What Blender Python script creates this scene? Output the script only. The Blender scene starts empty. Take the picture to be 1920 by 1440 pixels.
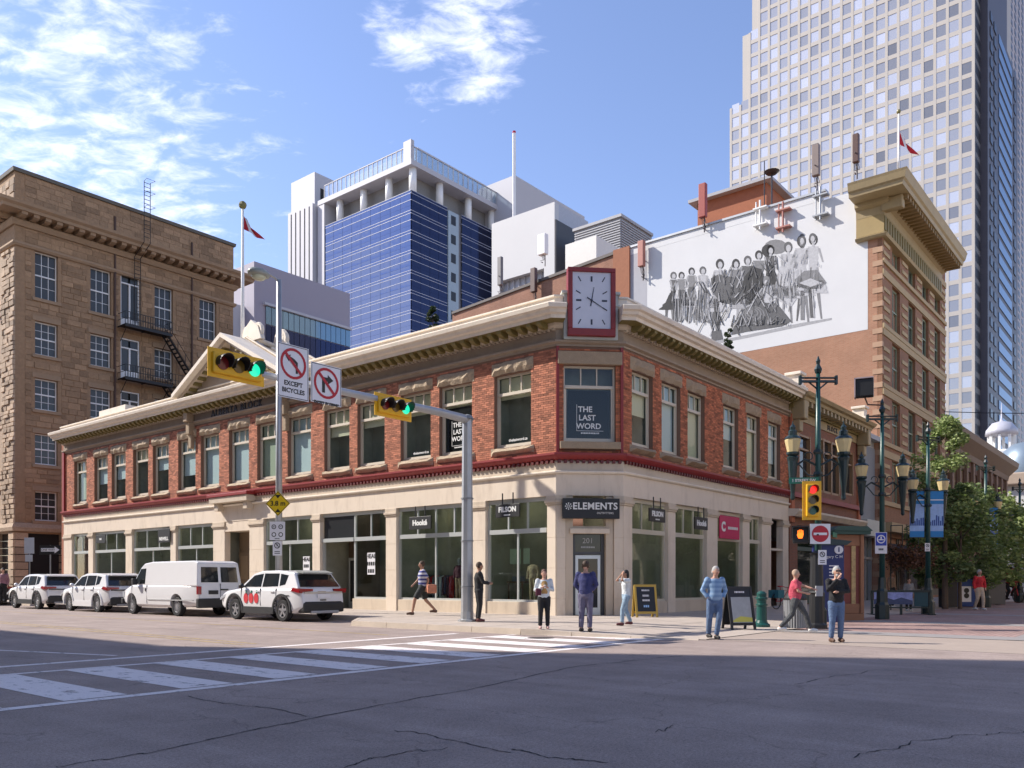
import bpy, bmesh, math, random
from mathutils import Vector, Matrix
R = math.radians
random.seed(7)
scene = bpy.context.scene
COL = scene.collection
# ---------------------------------------------------------------- camera, sky, sun, exposure
CAMH = 1.38
cd = bpy.data.cameras.new('camera'); cam = bpy.data.objects.new('camera', cd); COL.objects.link(cam)
cd.sensor_width = 36; cd.lens = 29.4375; cd.shift_y = 0.1927; cd.clip_end = 6000; cd.clip_start = .05
cam.location = (0, 0, CAMH); cam.rotation_euler = (R(90), 0, 0)
scene.camera = cam
SUN_EL = 38.0
TX, TY = .98, -.196                      # horizontal way the light travels
world = bpy.data.worlds.new('World'); scene.world = world; world.use_nodes = True
wn = world.node_tree; wn.nodes.clear()
def N(nt, typ, **kw):
    n = nt.nodes.new(typ)
    for k, v in kw.items():
        if k.startswith('_'): setattr(n, k[1:], v)
        else: n.inputs[k.replace('__', ' ')].default_value = v
    return n
def L(nt, a, b): nt.links.new(a, b)
def math_n(nt, op, a, b=None, c=None, clamp=False):
    n = nt.nodes.new('ShaderNodeMath'); n.operation = op; n.use_clamp = clamp
    for i, x in enumerate((a, b, c)):
        if x is None: continue
        if isinstance(x, (int, float)): n.inputs[i].default_value = x
        else: nt.links.new(x, n.inputs[i])
    return n.outputs[0]
sky = N(wn, 'ShaderNodeTexSky'); sky.sky_type = 'NISHITA'; sky.sun_disc = False
sky.sun_elevation = R(SUN_EL); sky.sun_rotation = math.atan2(-TX, -TY)
sky.altitude = 1000; sky.air_density = 1.25; sky.dust_density = .5; sky.ozone_density = 2.0
tc = N(wn, 'ShaderNodeTexCoord'); sep = N(wn, 'ShaderNodeSeparateXYZ'); L(wn, tc.outputs['Generated'], sep.inputs[0])
zc = math_n(wn, 'ADD', math_n(wn, 'MAXIMUM', sep.outputs[2], 0.0), .12)
px_ = math_n(wn, 'DIVIDE', sep.outputs[0], zc); py_ = math_n(wn, 'DIVIDE', sep.outputs[1], zc)
cmb = N(wn, 'ShaderNodeCombineXYZ'); L(wn, px_, cmb.inputs[0]); L(wn, py_, cmb.inputs[1])
def blob(d, r0, r1):
    d = Vector(d).normalized()
    dp = N(wn, 'ShaderNodeVectorMath'); dp.operation = 'DOT_PRODUCT'; L(wn, tc.outputs['Generated'], dp.inputs[0]); dp.inputs[1].default_value = d
    mr = N(wn, 'ShaderNodeMapRange'); mr.interpolation_type = 'SMOOTHSTEP'
    L(wn, dp.outputs['Value'], mr.inputs[0]); mr.inputs[1].default_value = math.cos(R(r1)); mr.inputs[2].default_value = math.cos(R(r0))
    return mr.outputs[0]
n1 = N(wn, 'ShaderNodeTexNoise', Scale=11., Detail=10.0, Roughness=.62, Distortion=.35)
mp = N(wn, 'ShaderNodeMapping'); mp.inputs['Scale'].default_value = (1.0, 1.5, 1); mp.inputs['Rotation'].default_value = (0, 0, R(28)); mp.inputs['Location'].default_value = (3.3, 1.7, 0)
L(wn, cmb.outputs[0], mp.inputs[0]); L(wn, mp.outputs[0], n1.inputs[0])
n2 = N(wn, 'ShaderNodeTexNoise', Scale=1.1, Detail=3.0); L(wn, cmb.outputs[0], n2.inputs[0])
bA = blob((-900, 1570, 820), 1, 17.5); bB = blob((-110, 1570, 1075), .5, 7.6); bC = blob((-50, 1570, 930), 0, 3.2); bD = blob((-560, 1570, 700), 0, 16)
bE = blob((-1300, -700, 700), 5, 30); bF = blob((1200, -900, 900), 5, 28); bG = blob((-1500, -20, 300), 5, 15)
mx = math_n(wn, 'MAXIMUM', math_n(wn, 'MAXIMUM', bA, math_n(wn, 'MULTIPLY', bB, 1.02)), math_n(wn, 'MAXIMUM', math_n(wn, 'MULTIPLY', bC, .72), math_n(wn, 'MULTIPLY', bD, .5)))
mx = math_n(wn, 'MAXIMUM', mx, math_n(wn, 'MAXIMUM', math_n(wn, 'MULTIPLY', bG, 1.5), math_n(wn, 'MAXIMUM', bE, bF)))
dens = math_n(wn, 'ADD', math_n(wn, 'MULTIPLY', n1.outputs[0], 1.55), math_n(wn, 'MULTIPLY', mx, .62))
dens = math_n(wn, 'ADD', dens, math_n(wn, 'MULTIPLY', n2.outputs[0], .25))
cr = N(wn, 'ShaderNodeMapRange'); cr.interpolation_type = 'SMOOTHSTEP'; L(wn, dens, cr.inputs[0]); cr.inputs[1].default_value = 1.28; cr.inputs[2].default_value = 1.85
cl = math_n(wn, 'MULTIPLY', cr.outputs[0], .78)
mixc = N(wn, 'ShaderNodeMix'); mixc.data_type = 'RGBA'; L(wn, cl, mixc.inputs[0]); skt = N(wn, 'ShaderNodeVectorMath'); skt.operation = 'MULTIPLY'; L(wn, sky.outputs[0], skt.inputs[0]); skt.inputs[1].default_value = (.81, .745, .835); L(wn, skt.outputs[0], mixc.inputs[6]); mixc.inputs[7].default_value = (5.2, 5.3, 6.2, 1)
bg = N(wn, 'ShaderNodeBackground', Strength=.10); L(wn, mixc.outputs[2], bg.inputs[0])
wo = N(wn, 'ShaderNodeOutputWorld'); L(wn, bg.outputs[0], wo.inputs[0])
sd = bpy.data.lights.new('sun', 'SUN'); sd.energy = 2.45; sd.angle = R(.53); sd.color = (1.0, .93, .84)
sun = bpy.data.objects.new('sun', sd); COL.objects.link(sun)
el = R(SUN_EL)
sun.rotation_euler = Vector((TX*math.cos(el), TY*math.cos(el), -math.sin(el))).to_track_quat('-Z', 'Y').to_euler()
sun.location = (-60, 10, 60)
scene.view_settings.view_transform = 'Standard'; scene.view_settings.look = 'None'
scene.view_settings.exposure = 1.5; scene.view_settings.gamma = 1; scene.view_settings.use_curve_mapping = False
scene.cycles.max_bounces = 6; scene.cycles.transparent_max_bounces = 12

# ---------------------------------------------------------------- city grid: gx runs away to the right, gy away to the left
V = (.6319, .7751); U = (-.7751, .6319); TH = math.atan2(.7751, .6319)
F_ = 1570.; HZ = 1090.
def W(gx, gy, z=0.): return Vector((gx*V[0]+gy*U[0], gx*V[1]+gy*U[1], z))
def gx_at(px, c):            # where a sight line meets the wall plane gx = c  -> gy, depth
    rx = (px-960)/F_; k = c/(rx*V[0]+V[1]); return k*(rx*U[0]+U[1]), k
def gy_at(px, c):
    rx = (px-960)/F_; k = c/(rx*U[0]+U[1]); return k*(rx*V[0]+V[1]), k
def zz(py, k): return CAMH+(HZ-py)*k/F_
def grd(px, py, h=0.):       # ground point (grid)
    k = F_*(CAMH-h)/(py-HZ); X = (px-960)/F_*k; return X*V[0]+k*V[1], X*U[0]+k*U[1]
def at_depth(px, k): X = (px-960)/F_*k; return X*V[0]+k*V[1], X*U[0]+k*U[1]

ORG = {}
def thing(name, label, cat, gpos, a=0., group=None, world_rot=None, baked=False):
    o = bpy.data.objects.new(name, None); COL.objects.link(o); o.empty_display_size = .3
    o.location = W(*gpos); o.rotation_euler = (0, 0, (TH+a) if world_rot is None else world_rot)
    o['label'] = label; o['category'] = cat
    if group: o['group'] = group
    ORG[o] = tuple(gpos) if baked else (0, 0, 0)
    return o
def tag(o, label=None, cat=None, group=None, kind=None):
    if label: o['label'] = label
    if cat: o['category'] = cat
    if group: o['group'] = group
    if kind: o['kind'] = kind
    return o

class Fac:
    def __init__(s, p0, d, n):
        s.p0 = p0; s.d = d; s.n = n; s.a = math.atan2(n[0], -n[1])
        s.flip = (d[0]*n[1]-d[1]*n[0]) < 0
    def __call__(s, t, o, z): return (s.p0[0]+s.d[0]*t+s.n[0]*o, s.p0[1]+s.d[1]*t+s.n[1]*o, z)
class MB:
    def __init__(s, fr=None): s.v = []; s.f = []; s.t = []; s.fr = fr; s.smooth = False
    def add(s, vs, fs, tint=0.):
        b = len(s.v)
        if s.fr:
            vs = [s.fr(*q) for q in vs]
            if s.fr.flip: fs = [tuple(reversed(f)) for f in fs]
        s.v += vs; s.f += [tuple(i+b for i in f) for f in fs]; s.t += [tint]*len(fs); return s
    def box(s, x0, x1, y0, y1, z0, z1, tint=0.):
        if x0 > x1: x0, x1 = x1, x0
        if y0 > y1: y0, y1 = y1, y0
        if z0 > z1: z0, z1 = z1, z0
        return s.add([(x0,y0,z0),(x1,y0,z0),(x1,y1,z0),(x0,y1,z0),(x0,y0,z1),(x1,y0,z1),(x1,y1,z1),(x0,y1,z1)],
              [(3,2,1,0),(4,5,6,7),(0,1,5,4),(1,2,6,5),(2,3,7,6),(3,0,4,7)], tint)
    def cbox(s, x, y, z, sx, sy, sz, tint=0.): return s.box(x-sx/2, x+sx/2, y-sy/2, y+sy/2, z-sz/2, z+sz/2, tint)
    def quad(s, a, b, c, d, tint=0.): return s.add([a, b, c, d], [(0,1,2,3)], tint)
    def prism(s, pts, a0, a1, axis='y', tint=0.):     # 2-D outline pushed along an axis
        n = len(pts)
        area = sum(pts[i][0]*pts[(i+1) % n][1]-pts[(i+1) % n][0]*pts[i][1] for i in range(n))
        if area < 0: pts = pts[::-1]
        if axis == 'y': vs = [(p, a0, q) for p, q in pts]+[(p, a1, q) for p, q in pts]; fl = (a1 < a0)
        elif axis == 'x': vs = [(a0, p, q) for p, q in pts]+[(a1, p, q) for p, q in pts]; fl = (a1 > a0)
        else: vs = [(p, q, a0) for p, q in pts]+[(p, q, a1) for p, q in pts]; fl = (a1 > a0)
        fs = [tuple(range(n)), tuple(range(2*n-1, n-1, -1))]+[(i, i+n, (i+1) % n+n, (i+1) % n) for i in range(n)]
        if fl: fs = [tuple(reversed(f)) for f in fs]
        return s.add(vs, fs, tint)
    def tube(s, pts, rs, n=8, cap=True, tint=0.):
        if isinstance(rs, (int, float)): rs = [rs]*len(pts)
        pts = [Vector(p) for p in pts]; rings = []; vs = []; fs = []
        d0 = (pts[1]-pts[0]).normalized(); up = Vector((0, 0, 1)) if abs(d0.z) < .9 else Vector((0, 1, 0))
        a = d0.cross(up).normalized()
        for i, p in enumerate(pts):
            d = ((pts[min(i+1, len(pts)-1)]-p).normalized()+(p-pts[max(i-1, 0)]).normalized())
            if d.length < 1e-6: d = d0
            d.normalize(); a = (a-d*a.dot(d)).normalized(); b = d.cross(a)
            for k in range(n):
                w = 2*math.pi*k/n; q = p+(a*math.cos(w)+b*math.sin(w))*rs[i]; vs.append(tuple(q))
        for i in range(len(pts)-1):
            for k in range(n):
                fs.append((i*n+k, i*n+(k+1) % n, (i+1)*n+(k+1) % n, (i+1)*n+k))
        if cap: fs.append(tuple(range(n-1, -1, -1))); fs.append(tuple(range((len(pts)-1)*n, len(pts)*n)))
        return s.add(vs, fs, tint)
    def lathe(s, prof, c=(0, 0, 0), n=12, sx=1., sy=1., tint=0.):   # prof [(r,z)...] upward
        vs = []; fs = []
        for r, z in prof:
            for k in range(n):
                w = 2*math.pi*k/n; vs.append((c[0]+r*sx*math.cos(w), c[1]+r*sy*math.sin(w), c[2]+z))
        for i in range(len(prof)-1):
            for k in range(n): fs.append((i*n+k, i*n+(k+1) % n, (i+1)*n+(k+1) % n, (i+1)*n+k))
        fs.append(tuple(range(n-1, -1, -1))); fs.append(tuple(range((len(prof)-1)*n, len(prof)*n)))
        return s.add(vs, fs, tint)
    def ball(s, c, rx, ry=None, rz=None, n=10, m=6, tint=0.):
        ry = ry or rx; rz = rz or rx
        return s.lathe([(max(.02, math.sin(math.pi*i/m))*1., -math.cos(math.pi*i/m)*rz) for i in range(m+1)], c, n, rx, ry, tint)
    def disc(s, x, z, r, y0, y1, n=20, tint=0.):       # a disc facing -y
        return s.prism([(x+r*math.cos(2*math.pi*k/n), z+r*math.sin(2*math.pi*k/n)) for k in range(n)], y0, y1, 'y', tint)
    def ring(s, x, z, r0, r1, y0, y1, n=24):
        for k in range(n):
            a, b = 2*math.pi*k/n, 2*math.pi*(k+1)/n
            s.prism([(x+r0*math.cos(a), z+r0*math.sin(a)), (x+r1*math.cos(a), z+r1*math.sin(a)), (x+r1*math.cos(b), z+r1*math.sin(b)), (x+r0*math.cos(b), z+r0*math.sin(b))], y0, y1)
        return s
    def sweep(s, path, prof, tint=0., closed=False):      # path grid xy polyline with per-vertex out vectors; prof [(o,z)] closed outline
        n = len(prof); vs = []; fs = []
        for (p, m) in path:
            for o, z in prof: vs.append((p[0]+m[0]*o, p[1]+m[1]*o, z))
        for i in range(len(path)-1):
            for k in range(n): fs.append((i*n+k, i*n+(k+1) % n, (i+1)*n+(k+1) % n, (i+1)*n+k))
        fs.append(tuple(range(n-1, -1, -1))); fs.append(tuple(range((len(path)-1)*n, len(path)*n)))
        b = len(s.v); s.v += vs; s.f += [tuple(i+b for i in f) for f in fs]; s.t += [tint]*len(fs); s.recalc = True; return s
    def mesh(s, name, m=None, off=(0, 0, 0), smooth=False):
        me = bpy.data.meshes.new(name)
        me.from_pydata([(x-off[0], y-off[1], z-off[2]) for x, y, z in s.v] if any(off) else s.v, [], s.f)
        if getattr(s, 'recalc', False):
            bm = bmesh.new(); bm.from_mesh(me); bmesh.ops.recalc_face_normals(bm, faces=bm.faces); bm.to_mesh(me); bm.free()
        if any(s.t) and not getattr(s, 'recalc', False):
            at = me.attributes.new('tint', 'FLOAT', 'FACE'); at.data.foreach_set('value', s.t)
        if m: me.materials.append(m)
        if smooth or s.smooth: me.polygons.foreach_set('use_smooth', [True]*len(me.polygons))
        me.update(); return me
    def build(s, name, m, parent=None, smooth=False, kind=None, label=None, bevel=0, org=None, a=0., wrot=None, cat=None, group=None):
        off = ORG.get(parent, (0, 0, 0)) if parent else (org or (0, 0, 0))
        baked = parent is not None or wrot is None and a == 0.
        me = s.mesh(name, m, off if (parent is not None or baked) else (0, 0, 0), smooth)
        o = bpy.data.objects.new(name, me); COL.objects.link(o)
        if parent is not None: o.parent = parent; ORG[o] = off
        else:
            o.location = W(*(org or (0, 0, 0))); o.rotation_euler = (0, 0, TH+a if wrot is None else wrot); ORG[o] = off
        tag(o, label, cat, group, kind)
        if bevel:
            b = o.modifiers.new('bevel', 'BEVEL'); b.width = bevel; b.segments = 2; b.limit_method = 'ANGLE'
        return o
def place(name, me, parent, gpos, rz=0., kind=None, label=None):
    off = ORG.get(parent, (0, 0, 0)); o = bpy.data.objects.new(name, me); COL.objects.link(o); o.parent = parent
    o.location = (gpos[0]-off[0], gpos[1]-off[1], gpos[2]-off[2]); o.rotation_euler = (0, 0, rz); ORG[o] = (0, 0, 0)
    tag(o, label, None, None, kind); return o
def copy_tree(o, parent=None):
    c = o.copy(); COL.objects.link(c); c.parent = parent; ORG[c] = ORG.get(o, (0, 0, 0))
    for ch in list(o.children): copy_tree(ch, c)
    return c
def evaluated(o):            # bake modifiers into the mesh
    dg = bpy.context.evaluated_depsgraph_get(); dg.update()
    me = bpy.data.meshes.new_from_object(o.evaluated_get(dg)); me.name = o.name
    o.modifiers.clear(); o.data = me
    return me
def wall(mb, t0, t1, z0, z1, o0, o1, holes):
    ts = sorted({t0, t1, *[min(max(h[0], t0), t1) for h in holes], *[min(max(h[1], t0), t1) for h in holes]})
    for a, b in zip(ts, ts[1:]):
        if b-a < 1e-4: continue
        m = (a+b)/2; hs = sorted([(h[2], h[3]) for h in holes if h[0] < m < h[1]]); z = z0
        for p, q in hs:
            if p > z: mb.box(a, b, o0, o1, z, min(p, z1))
            z = max(z, q)
        if z < z1: mb.box(a, b, o0, o1, z, z1)

# ---------------------------------------------------------------- materials
MT = {}
def M(name, col=(.5, .5, .5), rough=.75, var=.12, scale=3., bump=0., bscale=40., metal=0., tint=.25, spec=.5, emit=None, alpha=None, fine=.0, dirt=0., dirtcol=(.05, .045, .04)):
    if name in MT: return MT[name]
    m = bpy.data.materials.new(name); m.use_nodes = True; nt = m.node_tree; b = nt.nodes['Principled BSDF']
    tcn = N(nt, 'ShaderNodeTexCoord'); nz = N(nt, 'ShaderNodeTexNoise', Scale=scale, Detail=5.0, Roughness=.6); L(nt, tcn.outputs['Object'], nz.inputs[0])
    at = N(nt, 'ShaderNodeAttribute'); at.attribute_name = 'tint'; oi = N(nt, 'ShaderNodeObjectInfo')
    f = math_n(nt, 'MULTIPLY_ADD', math_n(nt, 'SUBTRACT', nz.outputs[0], .5), var*2.6, 1.)
    f = math_n(nt, 'MULTIPLY', f, math_n(nt, 'MULTIPLY_ADD', at.outputs['Fac'], tint, 1.))
    if fine:
        nf = N(nt, 'ShaderNodeTexNoise', Scale=bscale, Detail=3.0); L(nt, tcn.outputs['Object'], nf.inputs[0])
        f = math_n(nt, 'MULTIPLY', f, math_n(nt, 'MULTIPLY_ADD', math_n(nt, 'SUBTRACT', nf.outputs[0], .5), fine*2.6, 1.))
    vm = N(nt, 'ShaderNodeVectorMath'); vm.operation = 'SCALE'; vm.inputs[0].default_value = col; L(nt, f, vm.inputs['Scale'])
    out = vm.outputs[0]
    if dirt:
        mpd = N(nt, 'ShaderNodeMapping'); mpd.inputs['Scale'].default_value = (1.3, 1.3, .35); L(nt, tcn.outputs['Object'], mpd.inputs[0])
        nd = N(nt, 'ShaderNodeTexNoise', Scale=1.6, Detail=8.0, Roughness=.7); L(nt, mpd.outputs[0], nd.inputs[0])
        rr = N(nt, 'ShaderNodeMapRange'); L(nt, nd.outputs[0], rr.inputs[0]); rr.inputs[1].default_value = .5; rr.inputs[2].default_value = .78; rr.inputs[4].default_value = dirt
        mx = N(nt, 'ShaderNodeMix'); mx.data_type = 'RGBA'; L(nt, rr.outputs[0], mx.inputs[0]); L(nt, out, mx.inputs[6]); mx.inputs[7].default_value = (*dirtcol, 1); out = mx.outputs[2]
    L(nt, out, b.inputs['Base Color'])
    b.inputs['Roughness'].default_value = rough; b.inputs['Metallic'].default_value = metal; b.inputs['Specular IOR Level'].default_value = spec
    if bump:
        nb = N(nt, 'ShaderNodeTexNoise', Scale=bscale, Detail=6.0, Roughness=.65); L(nt, tcn.outputs['Object'], nb.inputs[0])
        bp = N(nt, 'ShaderNodeBump', Strength=min(1., bump), Distance=.02*max(1, bump)); L(nt, nb.outputs[0], bp.inputs['Height']); L(nt, bp.outputs[0], b.inputs['Normal'])
    if emit: b.inputs['Emission Color'].default_value = (*emit[0], 1); b.inputs['Emission Strength'].default_value = emit[1]
    MT[name] = m; return m
def glass(name, tr=.6, col=(.02, .025, .03), rough=.02, spec=.9, see=(.82, .88, .86)):
    m = bpy.data.materials.new(name); m.use_nodes = True; nt = m.node_tree; b = nt.nodes['Principled BSDF']; out = nt.nodes['Material Output']
    b.inputs['Base Color'].default_value = (*col, 1); b.inputs['Roughness'].default_value = rough; b.inputs['Specular IOR Level'].default_value = spec; b.inputs['IOR'].default_value = 1.6
    if tr > 0:
        tb = N(nt, 'ShaderNodeBsdfTransparent'); tb.inputs[0].default_value = (*see, 1)
        ge = N(nt, 'ShaderNodeNewGeometry'); dpn = N(nt, 'ShaderNodeVectorMath'); dpn.operation = 'DOT_PRODUCT'; L(nt, ge.outputs['Normal'], dpn.inputs[0]); L(nt, ge.outputs['Incoming'], dpn.inputs[1])
        ff = math_n(nt, 'POWER', math_n(nt, 'SUBTRACT', 1., math_n(nt, 'ABSOLUTE', dpn.outputs['Value'])), 5.); ff = math_n(nt, 'MULTIPLY_ADD', ff, .94, .02, clamp=True)
        f = math_n(nt, 'MULTIPLY', math_n(nt, 'SUBTRACT', 1., ff), tr)
        ms = N(nt, 'ShaderNodeMixShader'); gs = N(nt, 'ShaderNodeBsdfGlossy', Roughness=rough); gs.inputs[0].default_value = (.75, .77, .78, 1); L(nt, f, ms.inputs[0]); L(nt, gs.outputs[0], ms.inputs[1]); L(nt, tb.outputs[0], ms.inputs[2]); L(nt, ms.outputs[0], out.inputs[0])
    MT[name] = m; return m
def brickmat(name, c1, c2, mortar, bw=.22, rh=.075, bump=.3, ms=.012, big=.25, band=None):
    m = bpy.data.materials.new(name); m.use_nodes = True; nt = m.node_tree; b = nt.nodes['Principled BSDF']
    tcn = N(nt, 'ShaderNodeTexCoord'); sp = N(nt, 'ShaderNodeSeparateXYZ'); L(nt, tcn.outputs['Object'], sp.inputs[0])
    cb = N(nt, 'ShaderNodeCombineXYZ'); L(nt, math_n(nt, 'ADD', sp.outputs[0], sp.outputs[1]), cb.inputs[0]); L(nt, sp.outputs[2], cb.inputs[1])
    br = N(nt, 'ShaderNodeTexBrick'); L(nt, cb.outputs[0], br.inputs[0])
    br.inputs['Color1'].default_value = (*c1, 1); br.inputs['Color2'].default_value = (*c2, 1); br.inputs['Mortar'].default_value = (*mortar, 1)
    br.inputs['Scale'].default_value = 1; br.inputs['Brick Width'].default_value = bw; br.inputs['Row Height'].default_value = rh; br.inputs['Mortar Size'].default_value = ms; br.inputs['Bias'].default_value = 0
    nz = N(nt, 'ShaderNodeTexNoise', Scale=.45, Detail=6.0, Roughness=.65); L(nt, tcn.outputs['Object'], nz.inputs[0])
    f = math_n(nt, 'MULTIPLY_ADD', math_n(nt, 'SUBTRACT', nz.outputs[0], .5), big*3, 1.)
    vm = N(nt, 'ShaderNodeVectorMath'); vm.operation = 'SCALE'; L(nt, br.outputs[0], vm.inputs[0]); L(nt, f, vm.inputs['Scale'])
    L(nt, vm.outputs[0], b.inputs['Base Color']); b.inputs['Roughness'].default_value = .85
    bp = N(nt, 'ShaderNodeBump', Strength=bump, Distance=.01); bp.invert = True; L(nt, br.outputs['Fac'], bp.inputs['Height']); L(nt, bp.outputs[0], b.inputs['Normal'])
    MT[name] = m; return m
cream = M('cream_paint', (.71, .60, .475), .6, .07, 1.2, .15, 30, dirt=.5, dirtcol=(.36, .27, .19))
creamL = M('cream_cap', (.78, .69, .57), .6, .06, 1.5, .1, 30, dirt=.42, dirtcol=(.36, .28, .2))
cream2 = M('beige_paint', (.58, .48, .365), .6, .07, 1.2, .15, 30, dirt=.45, dirtcol=(.27, .2, .14))
olive = M('olive_paint', (.20, .155, .05), .6, .1, 2)
yellowp = M('ochre_paint', (.36, .275, .145), .6, .08, 2, dirt=.2)
redp = M('red_paint', (.26, .022, .022), .5, .1, 2, .05)
rough_stone = M('rough_stone', (.42, .33, .23), .9, .2, 5, 1.0, 14, fine=.25)
brown_stone = M('brown_trim_stone', (.36, .27, .18), .85, .15, 4, .6, 20, fine=.15)
grey_stone = M('weathered_frieze', (.34, .265, .195), .8, .16, 2.5, .3, 30, dirt=.25, dirtcol=(.17, .12, .08))
brickm = M('red_brick_unit', (.43, .165, .095), .85, .12, 9, .4, 60, tint=.38, fine=.15)
brick_shade = M('shaded_brick_unit', (.44, .145, .07), .85, .16, 7, .4, 60, tint=.4, fine=.15)  # brick of the shaded fronts, colour warmed to offset the cool shade
mortar = M('mortar', (.22, .13, .09), .95, .1, 10)
sashw = M('sash_paint', (.62, .55, .44), .5, .04)
dark = M('dark_interior', (.02, .02, .02), .9, .1)
room = M('room_wall', (.24, .25, .21), .8, .4, 1.2)
blind = M('window_blind', (.62, .64, .56), .8, .06, 2)
gl_up = glass('window_glass', .97)
gl_shop = glass('shop_glass', .985)
gl_dark = glass('dark_glass', 0, (.03, .032, .034), .05, .35)
alum = M('aluminium', (.55, .56, .56), .35, .05, metal=.6)
black = M('black_metal', (.018, .018, .02), .4, .1)
blackp = M('black_panel', (.012, .012, .013), .5, .1)
white = M('white_paint', (.8, .8, .78), .45, .03)
whitec = M('white_cladding', (.46, .46, .49), .6, .04, .2)
galv = M('galvanised_steel', (.40, .41, .42), .45, .14, 3, metal=.55)
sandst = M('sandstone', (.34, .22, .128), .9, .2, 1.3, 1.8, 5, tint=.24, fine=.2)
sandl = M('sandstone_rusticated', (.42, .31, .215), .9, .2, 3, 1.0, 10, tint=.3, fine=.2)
sandtrim = M('sandstone_trim', (.35, .24, .15), .85, .15, 2, .4, 15)
iron = M('fire_escape_iron', (.012, .012, .013), .5, .1)
signw = M('sign_white', (.75, .74, .76), .5, .02)
glow_c = M('ceiling_lamp', (.8, .75, .6), .4, .02, emit=((1., .88, .65), 7.))
signb = M('sign_black', (.015, .015, .015), .5, .02)
signr = M('sign_red', (.45, .01, .025), .5, .02)
yel = M('signal_yellow', (.78, .42, .01), .45, .05)
yels = M('sign_yellow', (.72, .5, .01), .5, .03)
green_m = M('lamp_green', (.008, .055, .05), .35, .1)
def textmesh(s, size, m, bold=0., ex=.004, spacing=1.):
    if s[0] == '~':          # print too small to read in the photograph: a row of short strokes
        r = random.Random(len(s)); b = MB(); w = .5*size*len(s); x = -w/2
        while x < w/2-.01: d = size*r.uniform(.25, .6); b.box(x, min(x+d, w/2), -.003, 0, -size*.3, size*.3); x += d+size*.14
        return b.mesh('lettering', m)
    c = bpy.data.curves.new('lettering', 'FONT'); c.body = s; c.size = size; c.align_x = 'CENTER'; c.align_y = 'CENTER'; c.extrude = ex; c.offset = bold; c.resolution_u = 3; c.space_character = spacing
    o = bpy.data.objects.new('lettering', c); COL.objects.link(o)
    dg = bpy.context.evaluated_depsgraph_get(); dg.update(); me = bpy.data.meshes.new_from_object(o.evaluated_get(dg))
    bpy.data.objects.remove(o); bpy.data.curves.remove(c)
    me.transform(Matrix(((1, 0, 0, 0), (0, 0, -1, 0), (0, 1, 0, 0), (0, 0, 0, 1))))
    me.materials.clear(); me.materials.append(m); me.name = 'lettering'; return me
def text(s, size, m, parent, pos, name='lettering', **kw):
    me = textmesh(s, size, m, **kw); o = bpy.data.objects.new(name, me); COL.objects.link(o); o.parent = parent; o.location = pos; return o
# ---------------------------------------------------------------- ground
def asphalt():
    m = bpy.data.materials.new('asphalt'); m.use_nodes = True; nt = m.node_tree; b = nt.nodes['Principled BSDF']
    t = N(nt, 'ShaderNodeTexCoord'); o = t.outputs['Object']
    n1 = N(nt, 'ShaderNodeTexNoise', Scale=34., Detail=6.0, Roughness=.85); L(nt, o, n1.inputs[0])
    n2 = N(nt, 'ShaderNodeTexNoise', Scale=.5, Detail=9.0, Roughness=.7); L(nt, o, n2.inputs[0])
    mp = N(nt, 'ShaderNodeMapping'); mp.inputs['Scale'].default_value = (2.2, .12, 1); L(nt, o, mp.inputs[0])
    n3 = N(nt, 'ShaderNodeTexNoise', Scale=1., Detail=3.0); L(nt, mp.outputs[0], n3.inputs[0])
    vo = N(nt, 'ShaderNodeTexVoronoi', Scale=130.); L(nt, o, vo.inputs[0])
    f = math_n(nt, 'MULTIPLY_ADD', math_n(nt, 'SUBTRACT', n1.outputs[0], .5), 2.2, 1.)
    f = math_n(nt, 'MULTIPLY', f, math_n(nt, 'MULTIPLY_ADD', math_n(nt, 'SUBTRACT', n2.outputs[0], .5), 1.1, 1.))
    f = math_n(nt, 'MULTIPLY', f, math_n(nt, 'MULTIPLY_ADD', math_n(nt, 'SUBTRACT', n3.outputs[0], .5), .45, 1.))
    f = math_n(nt, 'MULTIPLY', f, math_n(nt, 'MULTIPLY_ADD', vo.outputs[0], -.7, 1.3))
    ve = N(nt, 'ShaderNodeTexVoronoi', Scale=.33); ve.feature = 'DISTANCE_TO_EDGE'
    nd = N(nt, 'ShaderNodeTexNoise', Scale=1.4, Detail=5.); L(nt, o, nd.inputs[0])
    vs = N(nt, 'ShaderNodeVectorMath'); vs.operation = 'SCALE'; vs.inputs['Scale'].default_value = .9; L(nt, nd.outputs['Color'], vs.inputs[0])
    va = N(nt, 'ShaderNodeVectorMath'); va.operation = 'ADD'; L(nt, o, va.inputs[0]); L(nt, vs.outputs[0], va.inputs[1]); L(nt, va.outputs[0], ve.inputs[0])
    ck = N(nt, 'ShaderNodeMapRange'); L(nt, ve.outputs[0], ck.inputs[0]); ck.inputs[1].default_value = .0; ck.inputs[2].default_value = .006; ck.inputs[3].default_value = .72; ck.inputs[4].default_value = 1.
    f = math_n(nt, 'MULTIPLY', f, ck.outputs[0])
    vm = N(nt, 'ShaderNodeVectorMath'); vm.operation = 'SCALE'; vm.inputs[0].default_value = (.335, .268, .238); L(nt, f, vm.inputs['Scale']); L(nt, vm.outputs[0], b.inputs['Base Color'])
    b.inputs['Roughness'].default_value = .88; b.inputs['Specular IOR Level'].default_value = .3
    bp = N(nt, 'ShaderNodeBump', Strength=.55, Distance=.012); L(nt, n1.outputs[0], bp.inputs['Height']); L(nt, bp.outputs[0], b.inputs['Normal'])
    MT['asphalt'] = m; return m
asphalt()
mb = MB(); mb.quad((-1500, -1500, 0), (1500, -1500, 0), (1500, 1500, 0), (-1500, 1500, 0)); mb.build('road', MT['asphalt'], kind='structure', label='asphalt road crossing, cracked in the foreground')
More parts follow.
